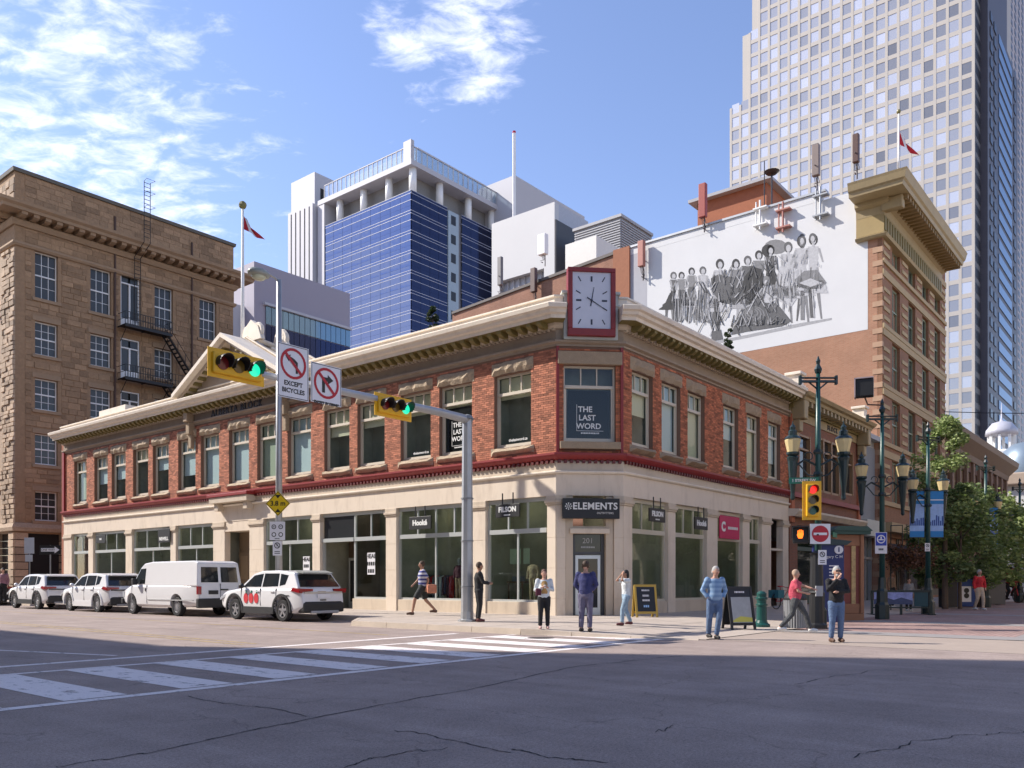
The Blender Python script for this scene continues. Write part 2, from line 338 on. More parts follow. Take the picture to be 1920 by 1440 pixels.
conc = M('concrete', (.46, .39, .33), .9, .12, .8, .3, 60, fine=.12, dirt=.25, dirtcol=(.14, .12, .1))
kerbm = M('kerb_concrete', (.50, .42, .34), .9, .14, 2, .3, 40, fine=.1)
def gz(gx, gy):
    if gx < 16.9: return 0.
    e = min(1., max(0., (gy-10.)/3.2)); return .012+.138*e
# sidewalk round the corner, ramping down flush towards the pedestrian street
SW = []
def arcp(cx, cy, r, a0, a1, n=6): return [(cx+r*math.cos(R(a0+(a1-a0)*i/n)), cy+r*math.sin(R(a0+(a1-a0)*i/n))) for i in range(n+1)]
mb = MB()
kx = [(19.3, 120), (19.3, 22.6), (16.9, 20.2), (16.9, 13.2)]
def strip(mb, gx0f, gx1, ys, zf):
    for y0, y1 in zip(ys, ys[1:]):
        mb.quad((gx0f(y0), y0, zf(y0)), (gx1, y0, zf(y0)), (gx1, y1, zf(y1)), (gx0f(y1), y1, zf(y1)))
def kedge(y):
    if y >= 22.6: return 19.3
    if y >= 20.2: return 16.9+(y-20.2)
    if y >= 13.2: return 16.9
    return 16.9+(13.2-y)*.25
zfn = lambda y: .012+.138*min(1., max(0., (y-10.)/3.2))
strip(mb, lambda y: kedge(y)+.15, 24.6, [8.9, 10, 10.8, 11.6, 12.4, 13.2, 20.2, 22.6, 60], zfn)
strip(mb, lambda y: 24.6, 130, [9.6, 10, 10.8, 11.6, 12.4, 13.2, 16.6], zfn)
mb.build('pavement', conc, kind='structure', label='concrete pavement round the corner building')
# far side kerbs and expansion joints as recessed lines of darker filler
mb = MB()
for y in [8.9+1.52*i for i in range(34)]:
    z = zfn(y)+.0035; x0 = kedge(y)+.2
    z2 = zfn(y+.025)+.0035
    mb.quad((x0, y, z), (24.2, y, z), (24.2, y+.025, z2), (x0, y+.025, z2))
for x in (18.6, 20.2, 21.8, 23.4):
    for y0, y1 in ((10, 13.2), (13.2, 22), (23, 60)):
        if x < kedge(max(y1, y0))+.2: continue
        mb.quad((x, y0, zfn(y0)+.0035), (x+.025, y0, zfn(y0)+.0035), (x+.025, y1, zfn(y1)+.0035), (x, y1, zfn(y1)+.0035))
for x in [26+1.6*i for i in range(40)]:
    mb.quad((x, 13.3, .1535), (x+.03, 13.3, .1535), (x+.03, 15.95, .1535), (x, 15.95, .1535))
mb.build('pavement_joint', M('joint_filler', (.1, .085, .07), .95), kind='structure', label='dark joints between pavement slabs')
kob = thing('kerb', 'concrete kerb along the parked cars and round the corner', 'kerb', (19.3, 20, 0), baked=True); del kob['category']; kob['kind'] = 'structure'
pathk = [(19.3, y) for y in range(58, 22, -2)]+[(19.3, 22.6), (18.5, 21.8), (17.7, 21.0), (16.9, 20.2), (16.9, 18.6), (16.9, 16.9), (16.9, 15.2), (16.9, 13.5), (17.2, 12.1), (17.55, 10.6), (17.95, 9.0)]
for i, (p, q) in enumerate(zip(pathk, pathk[1:])):
    d = Vector((q[0]-p[0], q[1]-p[1])).normalized(); nrm = Vector((-d.y, d.x))*.15
    if nrm.x < 0: nrm = -nrm
    e = .008*d
    za, zb = zfn(p[1])+.006, zfn(q[1])+.006
    a = (p[0]+e.x, p[1]+e.y); b = (q[0]-e.x, q[1]-e.y)
    vs = [(a[0], a[1], 0), (b[0], b[1], 0), (b[0]+nrm.x, b[1]+nrm.y, 0), (a[0]+nrm.x, a[1]+nrm.y, 0), (a[0]+nrm.x*.15, a[1]+nrm.y*.15, za), (b[0]+nrm.x*.15, b[1]+nrm.y*.15, zb), (b[0]+nrm.x, b[1]+nrm.y, zb), (a[0]+nrm.x, a[1]+nrm.y, za)]
    k = MB(); k.add(vs, [(3,2,1,0),(4,5,6,7),(0,1,5,4),(1,2,6,5),(2,3,7,6),(3,0,4,7)]); k.recalc = True
    k.build('kerb_stone', kerbm, kob)
# pedestrian street of red-brown pavers with grey bands
def pavers():
    m = bpy.data.materials.new('street_pavers'); m.use_nodes = True; nt = m.node_tree; b = nt.nodes['Principled BSDF']
    t = N(nt, 'ShaderNodeTexCoord'); o = t.outputs['Object']
    br = N(nt, 'ShaderNodeTexBrick'); L(nt, o, br.inputs[0]); br.inputs['Scale'].default_value = 1; br.inputs['Brick Width'].default_value = .3; br.inputs['Row Height'].default_value = .15; br.inputs['Mortar Size'].default_value = .008
    br.inputs['Color1'].default_value = (.30, .19, .17, 1); br.inputs['Color2'].default_value = (.36, .24, .21, 1); br.inputs['Mortar'].default_value = (.1, .08, .07, 1)
    nz = N(nt, 'ShaderNodeTexNoise', Scale=.6, Detail=5.); L(nt, o, nz.inputs[0]); f = math_n(nt, 'MULTIPLY_ADD', math_n(nt, 'SUBTRACT', nz.outputs[0], .5), .9, 1.)
    vm = N(nt, 'ShaderNodeVectorMath'); vm.operation = 'SCALE'; L(nt, br.outputs[0], vm.inputs[0]); L(nt, f, vm.inputs['Scale']); L(nt, vm.outputs[0], b.inputs['Base Color']); b.inputs['Roughness'].default_value = .85
    return m
pm = pavers()
mb = MB(); mb.quad((22.4, -4.6, .008), (260, -4.6, .008), (260, 9.6, .008), (22.4, 9.6, .008)); mb.build('paved_street', pm, kind='structure', label='pedestrian street of red-brown pavers')
mb = MB()
for x in (22.4, 29.5, 38, 47, 58, 70): mb.quad((x, -4.6, .0125), (x+1.3, -4.6, .0125), (x+1.3, 9.55, .0125), (x, 9.55, .0125))
mb.quad((22.4, 1.2, .0165), (200, 1.2, .0165), (200, 3.4, .0165), (22.4, 3.4, .0165))
mb.build('paved_band', M('band_grey', (.28, .26, .25), .9, .12, 2), kind='structure', label='grey bands across the pavers')
# tan crossing apron
mb = MB(); mb.quad((18.4, -6, .004), (22.4, -6, .004), (22.4, 9.3, .004), (18.4, 9.3, .004)); mb.build('crossing_apron', M('apron', (.37, .30, .25), .9, .12, 1, .3, 60, fine=.15), kind='structure', label='tan concrete apron before the pedestrian street')
# painted markings
def worn(name, col, amt=.5):
    m = bpy.data.materials.new(name); m.use_nodes = True; nt = m.node_tree; b = nt.nodes['Principled BSDF']; out = nt.nodes['Material Output']
    t = N(nt, 'ShaderNodeTexCoord'); n1 = N(nt, 'ShaderNodeTexNoise', Scale=3.5, Detail=9.0, Roughness=.72); L(nt, t.outputs['Object'], n1.inputs[0])
    mp = N(nt, 'ShaderNodeMapping'); mp.inputs['Scale'].default_value = (9, 1.0, 1); L(nt, t.outputs['Object'], mp.inputs[0])
    n2 = N(nt, 'ShaderNodeTexNoise', Scale=1.5, Detail=6.0, Roughness=.7); L(nt, mp.outputs[0], n2.inputs[0])
    s = math_n(nt, 'ADD', math_n(nt, 'MULTIPLY', n1.outputs[0], .6), math_n(nt, 'MULTIPLY', n2.outputs[0], .4))
    r = N(nt, 'ShaderNodeMapRange'); L(nt, s, r.inputs[0]); r.inputs[1].default_value = .5+.1*(1-amt); r.inputs[2].default_value = .58+.1*(1-amt)
    f2 = N(nt, 'ShaderNodeTexNoise', Scale=60., Detail=3.); L(nt, t.outputs['Object'], f2.inputs[0])
    vm = N(nt, 'ShaderNodeVectorMath'); vm.operation = 'SCALE'; vm.inputs[0].default_value = col; L(nt, math_n(nt, 'MULTIPLY_ADD', f2.outputs[0], .5, .75), vm.inputs['Scale']); L(nt, vm.outputs[0], b.inputs['Base Color']); b.inputs['Roughness'].default_value = .8
    tb = N(nt, 'ShaderNodeBsdfTransparent'); ms = N(nt, 'ShaderNodeMixShader'); L(nt, math_n(nt, 'MULTIPLY', r.outputs[0], .85), ms.inputs[0]); L(nt, b.outputs[0], ms.inputs[1]); L(nt, tb.outputs[0], ms.inputs[2]); L(nt, ms.outputs[0], out.inputs[0])
    return m
pw = worn('road_paint', (.80, .73, .70), .62); pyl = worn('yellow_road_paint', (.42, .30, .12), .9)
def gl_(mb, p, q, w, z=.004):
    p = Vector(p); q = Vector(q); d = (q-p).normalized(); n = Vector((-d.y, d.x))*w/2
    mb.quad((*(p-n), z), (*(q-n), z), (*(q+n), z), (*(p+n), z))
mb = MB(); gl_(mb, (-2, 9.95), (19.6, 9.85), .2); gl_(mb, (-2, 13.6), (16.8, 13.6), .16); gl_(mb, (-2, 14.75), (16.2, 15.1), .22)
gl_(mb, (6.3, 19.2), (7.4, 15.5), .12)
mb.build('crossing_line', pw, kind='structure', label='white lines edging the zebra crossing')
bars = thing('crossing_bars', 'row of broad white zebra bars across the side street', 'crossing', (9, 12, 0), baked=True); del bars['category']; bars['kind'] = 'structure'
for i in range(-2, 11):
    x1 = 2.85+1.42*i+.70
    mb = MB(); a = x1-.74; s = random.uniform(-.03, .03)
    if i in (9, 10) : pass
    mb.quad((a+s, 10.07, .0045), (x1+s, 10.07, .0045), (x1+s+.02, 13.5, .0045), (a+s+.02, 13.5, .0045)); mb.build('crossing_bar', pw, bars)
mb = MB(); gl_(mb, (10.4, 16), (11.6, 70), .1); gl_(mb, (10.75, 16), (11.95, 70), .1); gl_(mb, (14.6, 16), (15.3, 60), .1); mb.build('yellow_line', pyl, kind='structure', label='faded yellow centre line of the side street')
# cracks sealed with dark tar
def crack(pts, w=.022):
    out = []
    for (x0, y0), (x1, y1) in zip(pts, pts[1:]):
        n = 22
        for i in range(n):
            f = i/n; out.append((x0+(x1-x0)*f, y0+(y1-y0)*f))
    out.append(pts[-1]); jit = 0; res = []
    for i, p in enumerate(out): jit = jit*.82+random.uniform(-.045, .045); res.append((p[0]+jit, p[1]+jit*.7))
    for p, q in zip(res, res[1:]): gl_(mb, p, q, w*random.uniform(.4, 1.4), .0035)
mb = MB()
crack([grd(100, 1440), grd(290, 1408), grd(560, 1352), grd(840, 1300), grd(1090, 1248), grd(1280, 1230)]); crack([grd(350, 1306), grd(580, 1341)], .016)
crack([grd(1490, 1284), grd(1640, 1256), grd(1790, 1264)], .016); crack([grd(960, 1404), grd(1140, 1432)], .022); crack([grd(740, 1370), grd(960, 1404)], .014); crack([grd(1230, 1375), grd(1262, 1361)], .014)
crack([grd(640, 1440), grd(700, 1422), grd(840, 1400)], .012); crack([grd(1600, 1420), grd(1760, 1380), grd(1920, 1372)], .012)
mb.build('road_crack', M('crack_tar', (.018, .017, .018), .9), kind='structure', label='dark wandering cracks in the asphalt')
# iron cover on the road
mh = grd(1040, 1196)
mb = MB(); mb.lathe([(.33, .003), (.33, .011)], (0, 0, 0), 20)
mb.build('manhole_cover', M('cast_iron', (.07, .06, .055), .6, .2, 20), org=(16.2, 12.3, 0), label='round iron manhole cover beside the kerb end', cat='manhole cover', a=.01)

# ---------------------------------------------------------------- the corner block
GX, GY = 24.25, 16.01; GL = 58.08; GA = 17.73; GB = 25.98; GR = 41.86; GS = 53.37
FL = Fac((GX, 0), (0, 1), (-1, 0)); FR = Fac((0, GY), (1, 0), (0, -1))
s2 = math.sqrt(.5); CW = math.hypot(GB-GX, GA-GY)
FC = Fac((GX, GA), (s2, -s2), (-s2, -s2))
blk = thing('corner_commercial_building', 'two storey red brick block with cream cornice, red belt course and chamfered clock corner', 'building', (GX, GA, 0), baked=True)
def mitre(n1, n2):
    m = Vector((n1[0]+n2[0], n1[1]+n2[1])); return tuple(m*(2/m.length_squared)) if False else tuple(m/(1+n1[0]*n2[0]+n1[1]*n2[1]))
nL, nC, nR = (-1, 0), (-s2, -s2), (0, -1)
mLC, mCR = mitre(nL, nC), mitre(nC, nR)
PL_ = ((GX, GL), nL); PA = ((GX, GA), mLC); PB = ((GB, GY), mCR); PR = ((GR, GY), nR)
full = [PL_, PA, PB, PR]
def band(name, m, prof, path=full, **kw):
    b = MB(); b.sweep(path, prof); return b.build(name, m, blk, **kw)
def rect(o0, o1, z0, z1): return [(o0, z0), (o1, z0), (o1, z1), (o0, z1)]
# openings
LW = [55.65, 52.8, 50.5, 47.8, 45.5, 42.7, 40.4, 37.7, 35.2, 32.7, 29.95, 27.65, 24.9, 22.65, 19.75]
RW = [27.35, 29.57, 31.71, 35.05, 37.5, 40.0]
WZ0, WZ1 = 6.4, 9.15
hL = [(t-.885, t+.885, WZ0, WZ1) for t in LW]
hR = [(t-.77, t+.77, WZ0, WZ1) for t in RW]
hC = [(CW/2-.95, CW/2+.95, WZ0, WZ1)]
for F, t0, t1, hs in ((FL, GA+.01, GL, hL), (FR, GB+.01, GR, hR), (FC, .0, CW, hC)):
    b = MB(F); wall(b, t0, t1, 5.95, 9.85, -.35, 0, hs); b.build('wall', mortar, blk)
def bricks(F, t0, t1, z0, z1, holes, mat, rr, bl=.215, bh=.066, j=.012):
    b = MB(F); nrow = int((z1-z0)/(bh+j))
    for r in range(nrow):
        z = z0+r*(bh+j); t = t0-(bl+j)*(.5 if r % 2 else 0)
        while t < t1:
            a, c = max(t, t0), min(t+bl, t1)
            for h in holes:
                if z+bh > h[2] and z < h[3]:
                    if a >= h[0]-.001 and c <= h[1]+.001: a = c; break
                    if a < h[1] < c: a = h[1]
                    if a < h[0] < c: c = h[0]
            if c-a > .03:
                o = .012+rr.uniform(-.004, .006)
                b.box(a, c, .001, o, z, z+bh, rr.uniform(-1, 1)*(1 if rr.random() < .85 else 1.4))
            t += bl+j
    return b.build('brickwork', mat, blk, kind='stuff')
rr = random.Random(3)
fullh = lambda hs: [(h[0], h[1], 6.12, 9.62) for h in hs]
bricks(FL, GA, GL, 6.0, 9.8, fullh(hL), brickm, rr)
bricks(FR, GB, GR, 6.0, 9.8, fullh(hR), brick_shade, rr)
bricks(FC, 0, CW, 6.0, 9.8, fullh(hC), brick_shade, rr)
# upper windows
def window_set(w, h, tz, lites, mat, fw=.07, depth=.09):
    f = MB(); f.box(-w/2, -w/2+fw, 0, depth, 0, h); f.box(w/2-fw, w/2, 0, depth, 0, h); f.box(-w/2+fw, w/2-fw, 0, depth, 0, fw*1.2); f.box(-w/2+fw, w/2-fw, 0, depth, h-fw, h)
    f.box(-w/2+fw, w/2-fw, -.03, depth, tz-.06, tz+.05)
    wi = w-2*fw
    for i in range(1, lites): x = -w/2+fw+wi*i/lites; f.box(x-.022, x+.022, .01, depth-.01, tz+.05, h-fw)
    # inner sash stiles
    f.box(-w/2+fw, -w/2+fw+.06, .03, depth-.01, fw*1.2, tz-.06); f.box(w/2-fw-.06, w/2-fw, .03, depth-.01, fw*1.2, tz-.06); f.box(-w/2+fw+.06, w/2-fw-.06, .03, depth-.01, fw*1.2, fw*1.2+.07)
    fm = f.mesh('window', mat)
    g = MB(); g.quad((-w/2+fw+.06, .05, fw*1.2+.07), (w/2-fw-.06, .05, fw*1.2+.07), (w/2-fw-.06, .05, tz-.06), (-w/2+fw+.06, .05, tz-.06)); gm = g.mesh('pane', gl_up)
    k = (wi-(lites-1)*.044)/lites; s = MB(); s.quad((0, .05, tz+.05), (k, .05, tz+.05), (k, .05, h-fw), (0, .05, h-fw)); sm = s.mesh('transom_pane', gl_up)
    xs = [-w/2+fw+i*(k+.044) for i in range(lites)]
    return fm, gm, sm, xs
interior = {}
def put_window(par, F, t, z, ws, w, h, blindfrac=None, blindmat=None, back=.7, roommat=None, recess=-.17, tz=2.05, rp=None):
    fm, gm, sm, xs = ws; rp = rp or par
    o = place('window', fm, rp, F(t, recess, z), F.a)
    place('pane', gm, o, (0, 0, 0))
    for x in xs: place('transom_pane', sm, o, (x, 0, 0))
    key = (w, h, roommat)
    if key not in interior:
        r = MB(); r.box(-w/2, w/2, back, back+.02, -.1, h+.1); r.box(-w/2-.02, -w/2, .12, back, -.1, h+.1); r.box(w/2, w/2+.02, .12, back, -.1, h+.1); r.box(-w/2, w/2, .12, back, -.12, -.1); r.box(-w/2, w/2, .12, back, h+.1, h+.12)
        interior[key] = r.mesh('room_interior', roommat or room)
    place('room_interior', interior[key], o, (0, 0, 0))
    if blindfrac:
        b = MB(); zt = h-.08; zb = max(.1, zt-blindfrac*(h-.1)); n = max(2, int((zt-zb)/.35)); b.box(-w/2+.08, w/2-.08, .15, .155, zb, zt); bm = b.mesh('blind', blindmat or blind)
        place('blind', bm, o, (0, 0, 0))
    return o
wsL = window_set(1.77, 2.75, 2.05, 3, sashw); wsR = window_set(1.54, 2.75, 2.05, 3, sashw); wsC = window_set(1.9, 2.75, 2.0, 3, sashw)
bl_g = M('blind_green', (.42, .47, .36), .8, .05, 2); bl_w = M('blind_pale_blue', (.56, .66, .7), .8, .05, 2); bl_y = M('blind_cream', (.66, .62, .45), .8, .05, 2); bl_b = M('banner_black', (.012, .012, .013), .9, .05, spec=.1)
fr_ = {0: (.9, bl_g), 1: (.6, bl_w), 2: (.55, bl_w), 3: (.25, bl_y), 4: (.5, bl_w), 5: (.7, bl_w), 6: (1, bl_w), 7: (1, bl_w), 8: (1, bl_g), 9: (1, bl_w), 10: (.42, bl_y), 11: (.36, bl_y), 12: (.3, bl_y), 13: (.33, bl_y), 14: (.3, bl_y)}
upw = []
for i, t in enumerate(LW): upw.append(put_window(blk, FL, t, WZ0, wsL, 1.77, 2.75, *fr_[i]))
for i, t in enumerate(RW): upw.append(put_window(blk, FR, t, WZ0, wsR, 1.54, 2.75, *[(.55, bl_y), (1, bl_w), (1, bl_y), (.5, bl_w), (1, bl_y), (.7, bl_w)][i]))
cwin = put_window(blk, FC, CW/2, WZ0, wsC, 1.9, 2.75, None, None)
# lettering behind glass of three windows
def last_word(win, s=1., full=True):
    b = MB(); b.box(-.72*s, .72*s, .075, .085, .14, 1.9); p = place('window_banner', b.mesh('window_banner', bl_b), win, (0, 0, 0), label='black window panel')
    wt = M('print_white', (.75, .75, .72), .6)
    for k, wd in enumerate(('THE', 'LAST', 'WORD')):
        me = textmesh(wd, .27*s, wt, bold=.006, ex=.002); 
        o = place('lettering', me, win, ({'THE': -.155, 'LAST': -.085, 'WORD': -.03}[wd]*s+.04, .045, 1.2-.29*k*s)); o.parent = win
    l = MB(); l.box(-.42*s, -.405*s, .04, .045, .32*s+.1, 1.38); l.box(-.42*s, .52*s, .04, .045, .40*s, .415*s); place('border_line', l.mesh('border_line', wt), win, (0, 0, 0))
    place('lettering', textmesh('~~~~~~~~~~~~~~~', .085*s, wt, ex=.002), win, (.05*s, .045, .33*s))
last_word(cwin, 1.05); last_word(upw[13], .95)
wt = M('print_white')
place('lettering', textmesh('thelastword.ca', .15, wt, bold=.003, ex=.002), upw[14], (.1, .045, .3)); place('lettering', textmesh('thelastword.ca', .15, wt, bold=.003, ex=.002), upw[12], (.1, .045, .3))
# rough stone lintels and sills, each with its own broken face
def rough_block(mb, t0, t1, z0, z1, o, rr, n=9, m=3):
    vs = []; fs = []
    for j in range(m+1):
        for i in range(n+1):
            e = (i in (0, n)) or (j in (0, m)); dz = 0 if not (j in (0, m)) else rr.uniform(-.03, .03)
            vs.append((t0+(t1-t0)*i/n, .02 if e else o+rr.uniform(-.05, .04), z0+(z1-z0)*j/m+dz))
    for j in range(m):
        for i in range(n): fs.append((j*(n+1)+i, j*(n+1)+i+1, (j+1)*(n+1)+i+1, (j+1)*(n+1)+i))
    fs = [tuple(reversed(f)) for f in fs]; mb.add(vs, fs); mb.box(t0+.02, t1-.02, -.2, .019, z0+.02, z1-.02)
for F, ws, hw, mt in ((FL, LW, 1.0, rough_stone), (FR, RW, .9, brown_stone)):
    for t in ws:
        b = MB(F); rough_block(b, t-hw, t+hw, 9.17, 9.62, .13 if F is FL else .09, rr); b.build('lintel', mt, blk)
        b = MB(F); rough_block(b, t-hw-.04, t+hw+.04, 6.12, 6.38, .2, rr, 9, 2); b.build('sill', mt, blk)
b = MB(FC); b.box(.05, CW-.05, -.2, .14, 9.16, 9.62); b.build('lintel', brown_stone, blk, bevel=.02); b = MB(FC); b.box(.12, CW-.12, -.2, .2, 6.12, 6.38); b.build('sill', brown_stone, blk, bevel=.02)
b = MB(FC); b.box(.0, .1, .02, .08, 6.0, 9.8); b.box(CW-.1, CW, .02, .08, 6.0, 9.8); b.build('corner_strip', redp, blk)
# red belt course, dentils below, cream band, storefront beam
band('belt_course', redp, [(-.05, 5.72), (.1, 5.74), (.2, 5.83), (.24, 5.9), (.24, 5.97), (.1, 6.0), (-.05, 6.0)])
b = MB()
def dent(F, t0, t1, step, w, z0, z1, o0, o1, mb=b):
    n = int((t1-t0)/step); mb.fr = F
    for i in range(n+1): t = t0+i*step; mb.box(t, t+w, o0, o1, z0, z1)
dent(FL, GA+.05, GL-.1, .22, .11, 5.62, 5.73, .02, .13); dent(FC, .05, CW-.1, .22, .11, 5.62, 5.73, .02, .13); dent(FR, GB+.05, GR-.1, .22, .11, 5.62, 5.73, .02, .13)
b.build('belt_dentils', M('dark_red_paint', (.12, .012, .012), .5), blk, kind='stuff')
band('cream_band', cream2, [(-.3, 5.30), (.03, 5.30), (.03, 5.66), (.0, 5.719), (-.3, 5.719)])
band('ledge', creamL, [(-.2, 5.24), (.08, 5.24), (.13, 5.29), (.13, 5.33), (.035, 5.36), (.032, 5.36), (-.2, 5.299)])
band('storefront_beam', cream, [(-.35, 4.46), (.02, 4.46), (.02, 5.235), (-.35, 5.235)])
# upper architrave, frieze and cornice
endC = .22
def cpt(t, o=0.): return FC(t, 0, 0)[:2]
band('architrave', grey_stone, [(-.3, 9.62+.19), (.05, 9.81), (.05, 9.88), (.17, 9.93), (.17, 10.0), (-.3, 10.0)])
band('frieze', grey_stone, [(-.3, 10.003), (.03, 10.003), (.03, 10.42), (-.3, 10.42)])
segL = [PL_, PA, (cpt(endC), nC)]; segR = [(cpt(CW-endC), nC), PB, PR]
for seg in (segL, segR):
    band('cornice_crown', creamL, [(-.25, 10.60), (.72, 10.60), (.74, 10.72), (.86, 10.76), (.90, 10.86), (1.0, 10.90), (1.03, 11.03), (1.0, 11.06), (.35, 11.14), (-.25, 11.14)], seg)
    band('cornice_bed', cream2, [(-.25, 10.423), (.12, 10.423), (.22, 10.50), (.24, 10.597), (-.25, 10.597)], seg)
    band('roof_parapet', creamL, [(-.25, 11.143), (.22, 11.143), (.22, 11.48), (.28, 11.50), (.28, 11.56), (-.25, 11.56)], seg)
b = MB()
dent(FL, GA+.0, GL-.1, .2, .1, 10.36, 10.45, .03, .15, b); dent(FR, GB, GR-.1, .2, .1, 10.36, 10.45, .03, .15, b)
b.build('cornice_dentils', cream2, blk, kind='stuff')
mbk = MB(); mbk.box(-.09, .09, -.68, -.2, -.17, 0); mbk.prism([(-.68, 0), (-.2, 0), (-.2, -.17), (-.55, -.17), (-.68, -.08)], -.10, .10, 'x')
mbk = MB(); mbk.prism([(-.68, 0), (-.22, 0), (-.22, -.2), (-.5, -.2), (-.66, -.1)], -.10, .10, 'x'); modm = mbk.mesh('modillion', olive)
for F, t0, t1 in ((FL, GA+.1, GL), (FR, GB+.1, GR)):
    n = int((t1-t0)/.46)
    for i in range(n): t = t0+.2+i*.46; place('modillion', modm, blk, F(t, 0, 10.597), F.a)
band('soffit_panel', olive, [(.25, 10.585), (.7, 10.585), (.7, 10.599), (.25, 10.599)], segL); band('soffit_panel', olive, [(.25, 10.585), (.7, 10.585), (.7, 10.599), (.25, 10.599)], segR)
# clock pedestal on the chamfer
b = MB(FC); b.box(endC+.02, CW-endC-.02, -.3, .25, 10.01, 11.62); b.box(endC-.06, CW-endC+.06, -.34, .32, 11.62, 11.72); b.box(endC-.04, CW-endC+.04, -.1, .3, 11.2, 11.27); b.build('clock_pedestal', M('pale_grey_paint', (.46, .48, .44), .6), blk, bevel=.01)
# roof
b = MB(); b.add([(GX+.2, GL, 10.9), (GX+.2, GA+.3, 10.9), (GB+.3, GY+.2, 10.9), (GR, GY+.2, 10.9), (GR+12, GY+.2, 10.9), (GR+12, GL, 10.9)], [(0, 1, 2, 3, 4, 5)]); b.build('roof', M('roof_felt', (.1, .1, .1), .9), blk)
b = MB(FL); b.box(GL-.02, GL+.3, -8, .02, .1, 10.9); b.build('end_wall', M('end_brick', (.3, .11, .06), .9, .15), blk)
b = MB(FL); b.box(GL-.25, GL, 0, .12, 5.9, 10.0); b.build('downpipe', redp, blk)
# roof hatch box left end
b = MB(FL); b.box(50.2, 53.6, -.9, -.25, 11.2, 12.1); b.build('roof_vent_box', creamL, blk)
# storefront piers
piers = [(GA+.0, 18.13), (21.06, 21.72), (26.03, 26.69), (31.12, 31.7), (35.53, 36.76), (38.97, 40.07), (43.84, 44.42), (48.82, 49.6), (53.84, 54.51), (56.88, 58.08)]
rp_ = [(GB, 26.61), (29.3, 29.91), (32.68, 33.7), (36.29, 37.06), (38.48, 39.6), (41.1, 41.86)]
def pier(F, a, c):
    p = MB(F); zs = [.08, .75, 1.85, 2.95, 4.12]
    for z0, z1 in zip(zs, zs[1:]): p.box(a+.008, c-.008, -.32, .02, z0+.006, z1-.006)
    p.box(a+.02, c-.02, -.3, .008, .08, 4.12); o = p.build('pier', cream, blk, bevel=.008)
    q = MB(F); q.box(a-.03, c+.03, -.3, .06, 4.125, 4.2); q.box(a-.06, c+.06, -.3, .10, 4.2, 4.3); q.box(a-.02, c+.02, -.3, .05, 4.3, 4.457); q.build('capital', cream2, blk, bevel=.01)
for a, c in piers: pier(FL, a, c)
for a, c in rp_: pier(FR, a, c)
pier(FC, .0, .34); pier(FC, CW-.34, CW)
shopm = M('shopfront_paint', (.55, .5, .4), .5, .05)
def shopfront(F, a, c, par=blk, nt=3, nm=2, door=None, z0=.15, sill=.62, tz=3.2, top=4.45, bulk=cream2, fm=None, rec=-.12, light=True):
    fm = fm or shopm; w = c-a
    f = MB(F); f.box(a, a+.09, rec-.1, rec, sill, top); f.box(c-.09, c, rec-.1, rec, sill, top); f.box(a+.09, c-.09, rec-.1, rec, top-.14, top); f.box(a+.09, c-.09, rec-.12, rec+.06, tz-.04, tz+.13)
    f.box(a+.09, c-.09, rec-.1, rec, sill, sill+.08)
    for i in range(1, nt): x = a+.09+(w-.18)*i/nt; f.box(x-.03, x+.03, rec-.09, rec-.01, tz+.13, top-.14)
    for i in range(1, nm): x = a+.09+(w-.18)*i/nm; f.box(x-.035, x+.035, rec-.09, rec-.01, sill+.08, tz-.04)
    fo = f.build('shopfront', fm, par)
    k = (w-.18)/nm
    for i in range(nm):
        g = MB(F); g.box(a+.13+k*i+.0, a+.05+k*(i+1), rec-.055, rec-.045, sill+.081, tz-.041); g.build('pane', gl_shop, fo)
    k = (w-.18)/nt
    for i in range(nt):
        g = MB(F); g.box(a+.12+k*i, a+.06+k*(i+1), rec-.055, rec-.045, tz+.131, top-.141); g.build('transom_pane', gl_shop, fo)
    b = MB(F); b.box(a, c, rec-.3, rec+.1, z0-.05, sill); b.build('bulkhead', bulk, par, bevel=.01)
    return fo
bays = [(18.13, 21.06, 3, 2), (21.72, 26.03, 4, 2), (31.7, 35.53, 3, 2), (40.07, 43.84, 3, 2), (44.42, 48.82, 3, 2), (49.6, 53.84, 3, 2), (54.51, 56.88, 2, 1)]
alf = M('alum_front', (.50, .52, .50), .4, .05, metal=.3)
for a, c, nt, nm in bays: shopfront(FL, a, c, nt=nt, nm=nm, fm=alf)
# entry bay with recessed doors
shopfront(FL, 26.69, 28.9, nt=2, nm=1, fm=alf)
b = MB(FL); b.box(28.9, 31.12, -.24, -.06, 3.16, 3.33); b.box(28.9, 31.12, -.22, -.12, 4.31, 4.45); b.box(30.98, 31.12, -.22, -.12, .12, 3.16); ebf = b.build('shop_entry', alf, blk)
g = MB(FL); g.box(28.95, 31.05, -.175, -.165, 3.34, 4.3); g.build('transom_pane', gl_dark, ebf)
b = MB(FL); b.box(28.88, 28.95, -1.6, -.2, .12, 4.45); b.box(29, 31.05, -1.66, -1.6, 2.5, 4.45); b.build('entry_side', M('bronze', (.09, .06, .04), .4), ebf)
for a in (29.0, 30.03):
    d = MB(FL); d.box(a, a+.09, -1.64, -1.58, .14, 2.48); d.box(a+.91, a+1.0, -1.64, -1.58, .14, 2.48); d.box(a+.09, a+.91, -1.64, -1.58, .14, .42); d.box(a+.09, a+.91, -1.64, -1.58, 2.36, 2.48); do = d.build('door', alf, blk)
    g = MB(FL); g.box(a+.09, a+.91, -1.612, -1.606, .42, 2.36); g.build('pane', gl_dark, do); h = MB(FL); h.box(a+.12, a+.15, -1.56, -1.53, .9, 1.5); h.build('handle', alum, do)
for F, a, c, nt, nm in ((FR, 26.61, 29.3, 3, 1), (FR, 29.91, 32.68, 3, 1), (FR, 33.7, 36.29, 2, 1), (FR, 37.06, 38.48, 2, 1)): shopfront(F, a, c, nt=nt, nm=nm)
